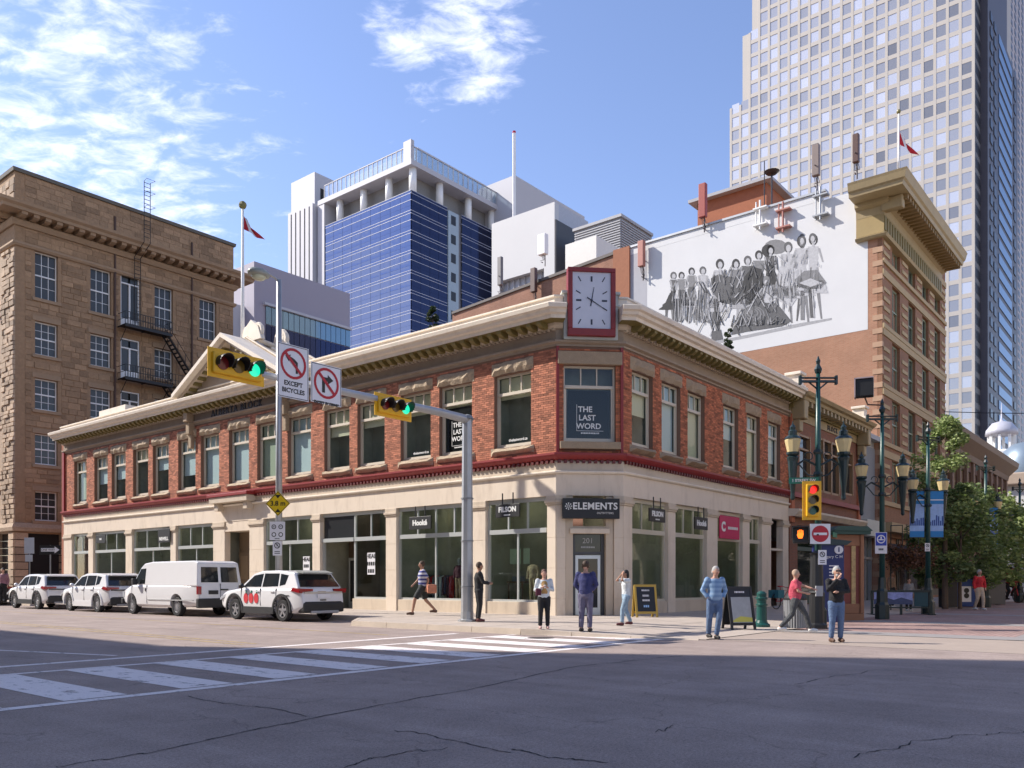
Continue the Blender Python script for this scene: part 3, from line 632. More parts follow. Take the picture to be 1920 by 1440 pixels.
# shop interiors
inter = M('shop_wall', (.27, .27, .215), .8, .5, .9); floorm = M('shop_floor', (.22, .19, .15), .6)
b = MB(); b.box(GX+2.0, GX+2.1, 19, 57.9, .1, 4.6); b.build('shop_back_wall', inter, blk)
b = MB(); b.box(26.5, 41.5, GY+2.0, GY+2.1, .1, 4.6); b.build('shop_back_wall', inter, blk)
b = MB(); b.add([(GX+.05, 57.9, .14), (GX+.05, GA, .14), (GB, GY+.05, .14), (41.5, GY+.05, .14), (41.5, 19, .14), (27.6, 19, .14), (27.6, 57.9, .14)], [(0, 1, 2, 3, 4, 5, 6)]); b.build('shop_floor', floorm, blk)
b = MB(); b.add([(GX+.36, 57.9, 4.62), (GX+.36, GA, 4.62), (GB, GY+.36, 4.62), (41.5, GY+.36, 4.62), (41.5, 19, 4.62), (27.6, 19, 4.62), (27.6, 57.9, 4.62)], [(6, 5, 4, 3, 2, 1, 0)]); b.build('shop_ceiling', M('shop_ceiling', (.35, .35, .33), .9), blk)
for t in (21.4, 26.4, 31.4, 36.1, 39.5, 44.1, 49.2, 54.2): b = MB(); b.box(GX+.35, GX+3.2, t-.05, t+.05, .14, 4.6); b.build('shop_partition', inter, blk)
for t in (33.2, 36.7, 39.0): b = MB(); b.box(t-.05, t+.05, GY+.35, GY+2.9, .14, 4.6); b.build('shop_partition', inter, blk)
lm_ = MB(); lm_.lathe([(.11, -.03), (.11, 0)], (0, 0, 0), 10); lm_ = lm_.mesh('ceiling_light', glow_c)
for a_, c_ in ((18.4, 20.8), (22, 26), (27, 31), (32, 35.3), (40.3, 43.6), (44.8, 48.6), (50, 53.6), (55, 56.6)):
    n_ = max(2, int((c_-a_)/1.4))
    for i in range(n_):
        for o_ in (.55, 1.4): place('ceiling_light', lm_, blk, (GX+o_, a_+(c_-a_)*(i+.5)/n_, 4.6))
for a_ in (27.4, 28.6, 30.6, 32, 34.5, 35.7, 37.6):
    for o_ in (.6, 1.4): place('ceiling_light', lm_, blk, (a_, GY+o_, 4.6))
# stair door recess on the left facade
b = MB(FL); b.box(36.76, 38.97, -.9, -.85, .1, 4.46); b.build('recess_wall', M('door_brown', (.2, .14, .085), .6, .1), blk)
for a in (36.9, 37.93):
    d = MB(FL); d.box(a, a+.96, -.845, -.78, .15, 2.9); do = d.build('door', M('door_brown'), blk)
    for z0, z1 in ((.4, 1.3), (1.5, 2.7)): p = MB(FL); p.box(a+.16, a+.8, -.779, -.765, z0, z1); p.build('door_panel', M('door_brown_light', (.26, .185, .11), .5), do)
b = MB(FL); b.box(36.7, 39.03, -.88, .0, 3.95, 4.455); b.build('recess_head', cream, blk)
b = MB(FL); b.box(36.2, 39.6, .02, .55, 5.38, 5.68); b.box(36.4, 36.75, .02, .4, 5.0, 5.38); b.box(39.0, 39.35, .02, .4, 5.0, 5.38); b.build('entrance_hood', cream2, blk, bevel=.015)
b = MB(FL); b.box(36.1, 39.7, .0, .62, 5.69, 5.84); b.build('hood_cap', redp, blk, bevel=.015)
# chamfer entrance
b = MB(FC); b.box(.34, .62, -.5, -.05, .1, 4.46); b.box(CW-.62, CW-.34, -.5, -.05, .1, 4.46); b.box(.62, CW-.62, -.5, -.05, 3.25, 3.37); b.build('door_surround', cream2, blk, bevel=.01)
b = MB(FC); b.box(.5, CW-.5, -.3, .06, 3.1, 3.28); b.build('door_hood', cream, blk, bevel=.01)
b = MB(FC); b.box(.62, .74, -.42, -.3, .15, 3.1); b.box(CW-.74, CW-.62, -.42, -.3, .15, 3.1); b.box(.74, CW-.74, -.42, -.3, 2.35, 2.45); cdf = b.build('door_frame', M('door_grey', (.06, .06, .065), .4, .05), blk)
b = MB(FC); b.box(.74, CW-.74, -.38, -.36, 2.45, 3.1); b.build('transom_pane', gl_dark, cdf)
b = MB(FC); b.box(.76, .86, -.4, -.34, .16, 2.33); b.box(CW-.86, CW-.76, -.4, -.34, .16, 2.33); b.box(.86, CW-.86, -.4, -.34, 2.2, 2.33); b.box(.86, CW-.86, -.4, -.34, .16, .42); cdo = b.build('door', alum, blk)
b = MB(FC); b.box(.86, CW-.86, -.375, -.365, .42, 2.2); b.build('pane', gl_dark, cdo)
num = textmesh('201', .27, M('print_grey', (.4, .4, .4), .5), ex=.003); place('house_number', num, blk, FC(CW/2, -.35, 2.85), FC.a)
place('house_number', textmesh('~~~~~~~~~~', .1, M('print_grey'), ex=.003), blk, FC(CW/2, -.35, 2.62), FC.a)
# alcove at the right end
b = MB(FR); b.box(39.6, 41.1, -1.0, -.95, .1, 4.46); b.build('alcove_wall', yellowp, blk)
b = MB(FR); b.box(39.75, 40.95, -.94, -.9, .15, 2.5); b.build('door', M('door_brown'), blk)
b = MB(FR); b.box(39.6, 41.1, -.94, .0, 2.9, 3.0); b.build('alcove_ledge', cream, blk)
def volute(mb, t, o, z, r, s=1):
    pts = []
    for k in range(26):
        w = k/25*4.0*math.pi; q = r*(1-.78*k/25); pts.append((t+s*q*math.cos(w), o, z+q*math.sin(w)))
    mb.tube(pts, [.13*r/.5]*26, 6)
pc = 37.8; hw = 4.35
b = MB(FL); b.prism([(pc-hw, 11.14), (pc+hw, 11.14), (pc, 13.45)], -.2, .25, 'y'); b.build('pediment_tympanum', grey_stone, blk)
def rake(o0, o1, z_off, th, mat, nm):
    for sgn in (-1, 1):
        b = MB(FL); x0, x1 = pc+sgn*(hw+.35), pc; z0, z1 = 11.05+z_off, 13.5+z_off
        b.prism([(x0, z0), (x1, z1), (x1, z1+th), (x0, z0+th)], o0, o1, 'y'); b.build(nm, mat, blk)
rake(-.2, 1.02, .12, .22, creamL, 'pediment_rake'); rake(-.2, .7, -.08, .19, cream2, 'pediment_rake_bed')
for sgn in (-1, 1):
    for i in range(9):
        f = .1+.1*i; t = pc+sgn*(hw*(1-f)); z = 11.08+2.3*f
        b = MB(FL); b.box(t-.1, t+.1, .26, .66, z-.06, z+.1); b.build('modillion', olive, blk)
b = MB(FL)
b.add([(pc-hw-.3, -.2, 11.35), (pc, -.2, 13.86), (pc, -4.5, 13.86), (pc-hw-.3, -4.5, 11.35), (pc+hw+.3, -.2, 11.35), (pc+hw+.3, -4.5, 11.35)], [(0, 1, 2, 3), (1, 4, 5, 2)]); b.recalc = False; b.build('gable_roof', creamL, blk)
for i in range(5):
    b = MB(FL); o_ = -.5-.85*i; b.tube([(pc+hw+.3, o_, 11.42), (pc, o_, 13.93), (pc-hw-.3, o_, 11.42)], .07, 6); b.build('roof_roll', cream2, blk)
for q in (.25, .5, .75):
    b = MB(FL); t_, z_ = pc+(hw+.3)*q, 13.86-2.51*q; volute(b, t_, -1.4-1.2*q, z_+.42, .36, -1); b.build('roof_scroll', creamL, blk)
def volute(mb, t, o, z, r, s=1):
    pts = []; 
    for k in range(26):
        w = k/25*4.0*math.pi; q = r*(1-.78*k/25); pts.append((t+s*q*math.cos(w), o, z+q*math.sin(w)))
    mb.tube(pts, [.13*r/.5]*26, 6)
# ornament on the ridge
b = MB(FL); volute(b, pc-.45, -.9, 14.25, .42); volute(b, pc+.45, -.9, 14.25, .42, -1); volute(b, pc-1.5, -1.6, 13.75, .5); b.prism([(pc-.9, 13.8), (pc+.9, 13.8), (pc+.6, 14.5), (pc, 14.9), (pc-.6, 14.5)], -1.0, -.75, 'y'); b.prism([(pc-2.4, 12.4), (pc-.9, 13.7), (pc-1.1, 14.1), (pc-1.6, 14.2), (pc-2.2, 13.2)], -1.7, -1.5, 'y'); b.tube([(pc-.5, -.9, 13.8), (pc-2.2, -2.6, 12.9)], .12, 6); b.tube([(pc-1.2, -1.2, 13.3), (pc-3.2, -2.2, 12.2)], .1, 6); b.build('ridge_scroll', creamL, blk, smooth=False)
# big scroll brackets each side of the named frieze
for t in (33.6, 42.05):
    b = MB(FL); b.box(t-.2, t+.2, .0, .5, 9.95, 10.6); b.box(t-.18, t+.18, .0, .35, 9.3, 9.95); b.prism([(0, 8.5), (.25, 8.55), (.32, 8.8), (.2, 9.3), (0, 9.3)], t-.16, t+.16, 'x') if False else b.box(t-.15, t+.15, .0, .22, 8.55, 9.3); b.build('scroll_bracket', brown_stone, blk, bevel=.04)
b = MB(FL); b.box(33.85, 41.8, .03, .1, 9.98, 10.36); b.build('name_panel', M('name_panel', (.2, .15, .11), .8), blk)
place('lettering', textmesh('ALBERTA BLOCK', .5, M('name_letters', (.035, .035, .045), .6), bold=.012, ex=.03, spacing=1.25), blk, FL(37.8, .11, 10.15), FL.a)
# ---- second bay of the block along the pedestrian street, with its own ornate cornice
sec = thing('ornate_brick_building', 'narrow brick building with ochre bracketed cornice beside the clock corner block', 'building', (GR, GY, 0), baked=True)
F2 = Fac((0, GY-.05), (1, 0), (0, -1))
b = MB(F2); h2 = [(43.2, 44.9, 6.5, 9.1), (45.6, 49.6, 6.3, 9.3), (50.4, 52.1, 6.5, 9.1), (43.0, 52.4, .2, 4.3)]
wall(b, GR+.06, GS, .1, 9.9, -.35, 0, h2); b.build('wall', brickmat('brown_brick', (.28, .1, .055), (.22, .08, .045), (.2, .13, .09)), sec)
mbp = MB()
for t in (42.1, 53.0): b = MB(F2); b.box(t-.2, t+.22, 0, .12, 4.4, 9.9); b.build('pilaster', brick_shade, sec)
def sweep2(name, m, prof): b = MB(); b.sweep([((GR+.02, GY-.05), nR), ((GS, GY-.05), nR)], prof); return b.build(name, m, sec)
sweep2('frieze', yellowp, rect(-.3, .06, 9.75, 10.2)); sweep2('cornice', yellowp, [(-.3, 10.55), (.75, 10.55), (.8, 10.68), (.95, 10.74), (1.05, 10.9), (.3, 11.0), (-.3, 11.0)]); sweep2('cornice_bed', olive, rect(-.3, .2, 10.203, 10.547))
for i in range(18):
    t = GR+.7+i*.6; b = MB(F2); b.box(t-.12, t+.12, .21, .72, 10.3, 10.546); b.build('modillion', yellowp, sec)
for t in (42.25, 52.9):
    b = MB(F2); b.box(t-.28, t+.28, .06, .75, 9.6, 10.56); b.box(t-.24, t+.24, .06, .5, 9.0, 9.6); b.box(t-.18, t+.18, .06, .32, 8.4, 9.0); b.build('scroll_bracket', yellowp, sec, bevel=.06)
    b = MB(F2); b.box(t-.35, t+.35, -.2, .6, 11.0, 11.35); b.box(t-.28, t+.28, -.2, .5, 11.35, 11.85); b.box(t-.4, t+.4, -.25, .6, 11.85, 12.0); b.build('roof_block', creamL, sec, bevel=.02)
place('lettering', textmesh('B L O C K', .38, M('name_letters'), bold=.01, ex=.02), sec, F2(48.2, .07, 9.97), F2.a)
wood = M('brown_wood', (.30, .17, .08), .5, .15, 4)
for (a, c, z0, z1) in h2[:3]:
    f = MB(F2); n = 3 if c-a > 3 else 1
    for i in range(n+1): x = a+(c-a)*i/n; f.box(x-.09 if i else x, x+.09 if i < n else x, -.25, .02, z0, z1)
    f.box(a, c, -.25, -.01, z0, z0+.12); f.box(a, c, -.25, -.01, z1-.12, z1); f.box(a+.05, c-.05, -.2, -.05, z1-.8, z1-.7); fo = f.build('window', wood, sec)
    for i in range(n): g = MB(F2); g.box(a+(c-a)*i/n+.05, a+(c-a)*(i+1)/n-.05, -.2, -.18, z0+.1, z1-.1); g.build('pane', gl_dark, fo)
sweep2('belt_course', redp, rect(-.1, .2, 5.7, 5.95)); sweep2('shop_cornice', cream, [(-.1, 4.7), (.3, 4.7), (.5, 4.95), (.5, 5.05), (-.1, 5.1)])
for t0, t1 in ((43.1, 46.1), (46.3, 49.3), (49.5, 52.3)):
    f = MB(F2); f.box(t0, t0+.1, -.3, -.1, .2, 4.3); f.box(t1-.1, t1, -.3, -.1, .2, 4.3); f.box(t0, t1, -.3, -.09, 3.0, 3.2); f.box(t0, t1, -.3, -.1, .2, .7); f.box(t0, t1, -.3, -.1, 4.15, 4.3); fo = f.build('shopfront', M('shop_green', (.1, .13, .1), .5), sec)
    g = MB(F2); g.box(t0+.1, t1-.1, -.2, -.19, .7, 3.0); g.build('pane', gl_dark, fo); g = MB(F2); g.box(t0+.1, t1-.1, -.2, -.19, 3.2, 4.15); g.build('pane', gl_up, fo)
b = MB(F2); b.box(GR+.1, GS, -.7, -.65, .1, 9.9); b.build('dark_interior', dark, sec)
# ---- clock
def clock():
    g = FC(CW/2, .40, 10.1); t = thing('street_clock', 'big red framed square clock with pale dial on the chamfered corner', 'clock', g, FC.a)
    w, h = 1.72, 2.42
    rm = M('clock_red', (.23, .016, .016), .45, .08)
    b = MB(); b.box(-w/2, w/2, -.02, .30, 0, .26); b.box(-w/2, w/2, -.02, .30, h-.15, h); b.box(-w/2, -w/2+.17, -.02, .30, .26, h-.15); b.box(w/2-.17, w/2, -.02, .30, .26, h-.15); b.box(-w/2, w/2, .3, .34, 0, h); b.build('frame', rm, t, bevel=.015)
    b = MB(); b.box(-w/2+.17, w/2-.17, .05, .3, .26, h-.15); d = b.build('dial', M('dial_white', (.62, .64, .72), .4, .04), t)
    b = MB(); dk = M('clock_ink', (.03, .035, .06), .5)
    cx, cz = 0, .26+(h-.41)/2
    for k in range(12):
        a = R(30*k); dx, dz = math.sin(a), math.cos(a); 
        rx, rz = .56, .86; s = min(rx/abs(dx) if abs(dx) > .01 else 9, rz/abs(dz) if abs(dz) > .01 else 9)
        if k in (1, 11, 5, 7): ex, ez = math.copysign(.48, dx), math.copysign(.84, dz)
        elif k in (2, 4, 8, 10): ex, ez = math.copysign(.56, dx), math.copysign(.34, dz)
        else: ex, ez = dx*s, dz*s
        q = 1-.19/math.hypot(ex, ez); wd = .032 if k % 3 == 0 else .018
        p0, p1 = Vector((ex*q, ez*q)), Vector((ex, ez)); n = Vector((-(p1-p0).y, (p1-p0).x)).normalized()*wd
        m = MB(); m.prism([tuple(p0-n+Vector((cx, cz))), tuple(p1-n+Vector((cx, cz))), tuple(p1+n+Vector((cx, cz))), tuple(p0+n+Vector((cx, cz)))], .04, .052); m.build('hour_mark', dk, t)
    for nm, a, ln, wd, y in (('hour_hand', R(10), .48, .022, .03), ('minute_hand', R(122), .66, .018, .02)):
        d = Vector((math.sin(a), math.cos(a))); n = Vector((-d.y, d.x))*wd; p0 = -d*.2; p1 = d*ln; c = Vector((cx, cz))
        m = MB(); m.prism([tuple(p0-n+c), tuple(p1-n*.4+c), tuple(p1+n*.4+c), tuple(p0+n+c)], y, y+.008); m.build(nm, dk, t)
    m = MB(); m.disc(cx, cz, .04, .012, .05); m.build('hub', dk, t)
clock()
# ---------------------------------------------------------------- sandstone building at the left
SG, SX1 = 66.2, 42.0
st = thing('sandstone_building', 'five storey brown sandstone building with white sash windows and bracketed cornice at the left edge', 'building', (24.25, SG, 0), baked=True)
FS = Fac((0, SG), (1, 0), (0, -1)); FSL = Fac((24.25, 0), (0, 1), (-1, 0))
KW = gy_at(90, SG)[1]
cols = [(25.6, 27.2), (29.6, 31.2), (34.75, 36.35), (38.75, 40.35)]
rows = [(zz(563, KW), zz(476, KW)), (zz(668, KW), zz(606, KW)), (zz(770, KW), zz(712, KW)), (zz(872, KW), zz(815, KW)), (zz(977, KW), zz(922, KW))]
holes = [(a, c, z0, z1) for a, c in cols for z0, z1 in rows]
doors = [(31.95, 33.5, z0-.6, z1+.2) for z0, z1 in rows[:4]]
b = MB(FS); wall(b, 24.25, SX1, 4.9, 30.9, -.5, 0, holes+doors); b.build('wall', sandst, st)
b = MB(FS); b.box(24.3, SX1, -.95, -.9, .1, 30); b.build('dark_interior', dark, st)
# ashlar courses of the shaded wall: the largest as parts, the rest as one
def ashlar(F, t0, t1, z0, z1, holes, mat, rr, par, bl=(.55, 1.15), bh=.42, out=.045, limit=300, nm='stone', left_big=True):
    allb = []; z = z0
    while z < z1-.1:
        h = min(bh*rr.choice((.8, 1, 1, 1.15)), z1-z); t = t0
        while t < t1-.02:
            l = min(rr.uniform(*bl), t1-t); a, c = t, t+l
            if t1-c < .2: c = t1; l = c-a
            ok = True
            for H in holes:
                if z+h > H[2]-.03 and z < H[3]+.03:
                    if a >= H[0]-.02 and c <= H[1]+.02: ok = False; break
                    if a < H[1] < c and a > H[0]-.02: a = H[1]+.0
                    elif a < H[0] < c: c = min(c, H[0])
            if ok and c-a > .08: allb.append((a, c, z, z+h))
            t += l
        z += h
    allb.sort(key=lambda q: q[0] if left_big else -q[0])
    pool = []
    rest = MB(F)
    for i, (a, c, p, q) in enumerate(allb):
        tint = rr.uniform(-1, 1); o = out*rr.uniform(.4, 1.3)
        if i < limit:
            k = MB(F); g = .012; e = .02
            x0, x1, y0, y1 = a+g, c-g, p+g, q-g
            k.add([(x0, 0, y0), (x1, 0, y0), (x1, 0, y1), (x0, 0, y1), (x0+e, o, y0+e), (x1-e, o*rr.uniform(.7, 1.2), y0+e), (x1-e, o, y1-e), (x0+e, o*rr.uniform(.7, 1.2), y1-e)], [(3,2,6,7),(2,1,5,6),(1,0,4,5),(0,3,7,4),(4,7,6,5)], tint); 
            k.build(nm, mat, par)
        else:
            g = .012; rest.box(a+g, c-g, 0.001, o, p+g, q-g, tint)
    if rest.v: rest.build('stonework', mat, par, kind='stuff')
rr = random.Random(11)
hpad = [(a-.25, c+.25, z0-.28, z1+.4) for a, c in cols for z0, z1 in rows]+[(a-.15, c+.15, z0, z1+.2) for a, c, z0, z1 in doors]
ashlar(FS, 24.9, SX1-.02, 5.8, 25.6, hpad, sandst, rr, st)
# rusticated lit pier on the avenue side
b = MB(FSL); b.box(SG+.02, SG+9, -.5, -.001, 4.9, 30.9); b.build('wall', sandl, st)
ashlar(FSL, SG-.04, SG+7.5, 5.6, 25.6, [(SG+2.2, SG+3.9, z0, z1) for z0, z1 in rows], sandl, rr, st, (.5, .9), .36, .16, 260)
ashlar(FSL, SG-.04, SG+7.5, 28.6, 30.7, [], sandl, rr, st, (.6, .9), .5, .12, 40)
ashlar(Fac((0, SG-.02), (1, 0), (0, -1)), 24.9, SX1-.02, 29.05, 31.05, [], sandst, rr, st, limit=0, out=.03)
ashlar(Fac((0, SG-.05), (1, 0), (0, -1)), 24.9, SX1-.02, 26.15, 27.15, [], sandst, rr, st, limit=0, out=.03)
def sash(F, t0, t1, z0, z1, par, mat=white, rec=-.28, tilt=0):
    w, h = t1-t0, z1-z0; f = MB(); f.box(-w/2, -w/2+.08, 0, .1, 0, h); f.box(w/2-.08, w/2, 0, .1, 0, h); f.box(-w/2+.08, w/2-.08, 0, .1, 0, .1); f.box(-w/2+.08, w/2-.08, 0, .1, h-.09, h); f.box(-w/2+.08, w/2-.08, -.02, .1, h/2-.05, h/2+.05)
    for s0 in (.1, h/2+.05):
        s1 = s0+h/2-.15
        for i in (1, 2): x = -w/2+.08+(w-.16)*i/3; f.box(x-.02, x+.02, .02, .07, s0, s1)
        f.box(-w/2+.08, w/2-.08, .022, .068, (s0+s1)/2-.015, (s0+s1)/2+.015)
    o = place('window', f.mesh('window', mat), par, F((t0+t1)/2, rec, z0), F.a)
    g = MB(); g.box(-w/2+.081, w/2-.081, .04, .05, .101, h/2-.051); place('pane', g.mesh('pane', MT['old_glass']), o, (0, 0, 0)); place('pane', g.mesh('pane', MT['old_glass']), o, (0, 0, h/2-.05)).scale.z = .98
    return o
glass('old_glass', 0, (.06, .062, .06), .12, .25)
for (a, c) in cols:
    for z0, z1 in rows:
        sash(FS, a, c, z0, z1, st)
        b = MB(FS); b.box(a-.22, c+.22, 0, .14, z0-.26, z0-.02); b.build('sill', sandtrim, st, bevel=.02)
        b = MB(FS); b.box(a-.2, c+.2, 0, .07, z1+.01, z1+.36); b.build('lintel', sandtrim, st, bevel=.01)
for z0, z1 in rows: sash(FSL, SG+2.2, SG+3.9, z0, z1, st, rec=-.3)
for a, c, z0, z1 in doors:
    f = MB(FS); f.box(a, a+.1, -.3, -.1, z0, z1); f.box(c-.1, c, -.3, -.1, z0, z1); f.box(a+.1, c-.1, -.3, -.1, z1-.1, z1); f.box(a+.1, c-.1, -.28, -.1, z1-.8, z1-.7); f.box((a+c)/2-.07, (a+c)/2+.07, -.3, -.1, z0, z1-.8); do = f.build('fire_door', white, st)
    for p, q in ((a+.1, (a+c)/2-.07), ((a+c)/2+.07, c-.1)): g = MB(FS); g.box(p, q, -.22, -.2, z0+.7, z1-.82); g.build('pane', MT['old_glass'], do); g = MB(FS); g.box(p, q, -.21, -.19, z1-.7, z1-.1); g.build('transom_pane', MT['old_glass'], do); g = MB(FS); g.box(p, q, -.24, -.16, z0, z0+.7); g.build('door_panel', white, do)
def path_s(): return [((24.25, SG+9), (-1, 0)), ((24.25, SG), mitre((-1, 0), (0, -1))), ((SX1, SG), mitre((0, -1), (1, 0))), ((SX1, SG+9), (1, 0))]
def sb(nm, m, prof): b = MB(); b.sweep(path_s(), prof); return b.build(nm, m, st)
sb('string_course', sandtrim, [(-.1, 25.75), (.12, 25.75), (.22, 25.9), (.2, 26.05), (-.1, 26.1)])
sb('frieze', sandst, rect(-.1, .05, 26.1, 27.2)); sb('cornice_bed', sandtrim, [(-.1, 27.2), (.2, 27.2), (.35, 27.45), (.35, 27.6), (-.1, 27.6)])
sb('cornice', sandtrim, [(-.1, 27.95), (1.25, 27.95), (1.3, 28.15), (1.5, 28.3), (1.55, 28.5), (1.3, 28.6), (-.1, 28.75)])
sb('parapet', sandst, rect(-.5, .02, 28.75, 31.1)); sb('parapet_cap', M('copper_cap', (.13, .12, .1), .7, .15), [(-.6, 31.1), (.16, 31.1), (.2, 31.35), (-.6, 31.4)])
sb('base_course', sandl, [(-.1, 5.0), (.25, 5.05), (.3, 5.3), (.15, 5.6), (-.1, 5.7)])
mm = MB(); mm.prism([(-1.15, 0), (-.0, 0), (-.0, -.3), (-.85, -.3), (-1.1, -.2)], -.2, .2, 'x'); mm = mm.mesh('modillion', sandtrim)
for i in range(22): place('modillion', mm, st, FS(24.5+.8*i, .0, 27.95), FS.a)
for i in range(8): place('modillion', mm, st, FSL(SG+.4+.8*i, .0, 27.95), FSL.a)
for t in (31.45, 38.0): b = MB(FS); b.box(t-.07, t+.07, .0, .16, 8, 30.2); b.build('downpipe', M('rust_pipe', (.09, .05, .035), .7), st)
b = MB(FS); b.box(24.26, SX1, 0.0, .12, 28.9, 29.0); b.build('parapet_mould', sandtrim, st)
# base: piers and dark shopfronts
for t in (24.25, 27.4, 31.8, 36.5, 41.2):
    b = MB(FS); z = .1
    for i in range(9): b.box(t, t+.85, -.4, .1+.02*(i % 2), z+.02, z+.5, random.uniform(-1, 1)); z += .54
    b.build('base_pier', sandl, st)
for y in (SG+.0, SG+3.2, SG+6.4):
    b = MB(FSL); z = .1
    for i in range(9): b.box(y, y+.9, -.4, .12+.02*(i % 2), z+.02, z+.5, random.uniform(-1, 1)); z += .54
    b.build('base_pier', sandl, st)
b = MB(FS); b.box(24.3, SX1, -.35, -.3, .1, 4.95); b.build('shop_glass', gl_dark, st); b = MB(FSL); b.box(SG+.3, SG+9, -.35, -.3, .1, 4.95); b.build('shop_glass', gl_dark, st)
# far side and roof
b = MB(); b.box(25.3, SX1-.02, SG+1.1, SG+16, 5.0, 30.9); b.build('core', sandst, st)
# ---- fire escape on the shaded wall (bolted on, its own thing)
fe = thing('fire_escape', 'black iron fire escape with balconies, stairs and ladder on the shaded stone wall', 'fire escape', (31.5, SG, 6), baked=True)
levels = [rows[0][0]-.75, rows[1][0]-.75, rows[2][0]-.75]
for li, z in enumerate(levels):
    t0, t1 = (31.7, 35.6) if li < 2 else (31.7, 35.2)
    b = MB(FS)
    for i in range(12): o = .1+.1*i; b.box(t0, t1, o, o+.08, z, z+.05)
    for t in (t0, (t0+t1)/2, t1): b.box(t-.03, t+.03, .02, 1.3, z-.06, z)
    for t in (t0+.2, t1-.2): b.tube([(t, .05, z-1.1), (t, 1.2, z-.06)], .03, 5)
    b.box(t0, t1, 1.27, 1.31, z-.16, z+.08); b.build('balcony', iron, fe)
    b = MB(FS)
    for hgt in (.5, 1.0): b.box(t0, t1, 1.25, 1.29, z+hgt, z+hgt+.05); b.box(t0, t0+.03, .05, 1.27, z+hgt, z+hgt+.03); b.box(t1-.03, t1, .05, 1.27, z+hgt, z+hgt+.03)
    for i in range(20): t = t0+(t1-t0)*i/19; b.box(t-.02, t+.02, 1.25, 1.285, z, z+1.0)
    b.build('railing', iron, fe)
for z0, z1, t0, t1 in ((levels[1], levels[0], 38.2, 35.2), (levels[2], levels[1], 38.2, 35.2)):
    b = MB(FS); n = 14
    b.tube([(t0, .45, z0+.1), (t1, .45, z1)], .09, 4); b.tube([(t0, 1.15, z0+.1), (t1, 1.15, z1)], .09, 4); b.tube([(t0, 1.15, z0+1.0), (t1, 1.15, z1+.9)], .025, 4); b.tube([(t0, .45, z0+1.0), (t1, .45, z1+.9)], .025, 4)
    for i in range(n): f = (i+.5)/n; t = t0+(t1-t0)*f; z = z0+.1+(z1-z0-.1)*f; b.box(t-.12, t+.12, .45, 1.15, z-.015, z+.015)
    for i in range(0, n, 3): f = (i+.5)/n; t = t0+(t1-t0)*f; z = z0+.1+(z1-z0-.1)*f; b.box(t-.015, t+.015, 1.14, 1.165, z, z+.9)
    b.build('stair_flight', iron, fe)
b = MB(FS); b.box(35.2, 38.6, .4, 1.2, levels[1]-.0, levels[1]+.03); b.box(35.2, 38.6, .4, 1.2, levels[2], levels[2]+.03)
for zq in (levels[1], levels[2]):
    for hgt in (.5, 1.0): b.box(35.2, 38.6, 1.18, 1.21, zq+hgt, zq+hgt+.03)
    for i in range(12): t = 35.3+i*.3; b.box(t-.012, t+.012, 1.18, 1.205, zq, zq+1.0)
b.build('landing', iron, fe)
b = MB(FS)
for t in (32.9, 33.4): b.tube([(t, .35, levels[0]), (t, .35, 27.4), (t, 1.9, 28.2), (t, 1.9, 33.0)], .03, 4)
for i in range(40):
    z = levels[0]+.3*i
    if z > 27.3: break
    b.box(32.9, 33.4, .33, .37, z, z+.03)
for i in range(14): z = 28.6+.33*i; b.box(32.9, 33.4, 1.88, 1.92, z, z+.03)
for z in (30.9, 32, 33): 
    b.tube([(32.9, 1.9, z), (32.8, 2.5, z), (33.5, 2.5, z), (33.4, 1.9, z)], .02, 4)
b.build('roof_ladder', iron, fe)

# ---------------------------------------------------------------- mural building
MX, MX1, MY1 = 57.3, 75.0, 49.0
mu = thing('mural_building', 'six storey brick building with deep bracketed cornice and a white painted mural side wall', 'building', (MX, GY, 0), baked=True)
FM = Fac((MX, 0), (0, 1), (-1, 0)); FMF = Fac((0, GY), (1, 0), (0, -1))
mbrick = brickmat('orange_brick', (.42, .2, .12), (.36, .16, .09), (.36, .24, .16), big=.22); fbrick = brickmat('front_brick', (.3, .13, .065), (.24, .1, .05), (.24, .16, .1), big=.2)
def plane_y(px): return gx_at(px, MX)[0]
yl, yr = plane_y(1180), GY
ywing = plane_y(848)
b = MB(FM); b.box(yr, yl, -17.6, 0, 0.1, 27.2); b.build('side_wall', mbrick, mu)
b = MB(FM); b.prism([(yl, .1), (ywing, .1), (ywing, 26.4), (yl, 27.7)], -8, -.03, 'y'); b.build('wing_wall', brickmat('wing_brick', (.36, .16, .1), (.3, .12, .07), (.3, .2, .14), big=.35), mu)
b = MB(FM); b.prism([(yl+.0, 27.7), (ywing, 26.4), (ywing, 26.62), (yl, 27.95)], -.5, .1, 'y'); b.build('wing_coping', M('coping_dark', (.1, .08, .07), .6), mu)
b = MB(FM); b.box(yl-.1, yl+1.4, -.4, .18, 10, 27.9); b.build('flue_pier', M('flue_brick', (.34, .14, .075), .85, .15, 4), mu)
b = MB(FM); b.box(yl+.0, yr+3.6, -.45, .02, 27.2, 27.75); b.build('side_parapet', M('mural_white', (.66, .66, .66), .75, .05, .5, .1, 20), mu); b = MB(FM); b.box(yl, yr+3.3, -.5, .12, 27.75, 27.9); b.build('coping', galv, mu)
# painted field: a thin coat of paint standing 6 mm off the brick
b = MB(FM); zb = 17.9
b.prism([(yr+.6, zb), (plane_y(1380), zb), (plane_y(1380), 12), (yl, 12), (yl, 27.2), (yr+.6, 27.2)], 0.001, .012, 'y'); b.build('painted_field', M('mural_white'), mu)
b = MB(FM); b.box(yl, yl-1.6, .0121, .018, 12, 27.2); b.build('field_edge', M('mural_grey', (.42, .42, .45), .8, .05), mu)
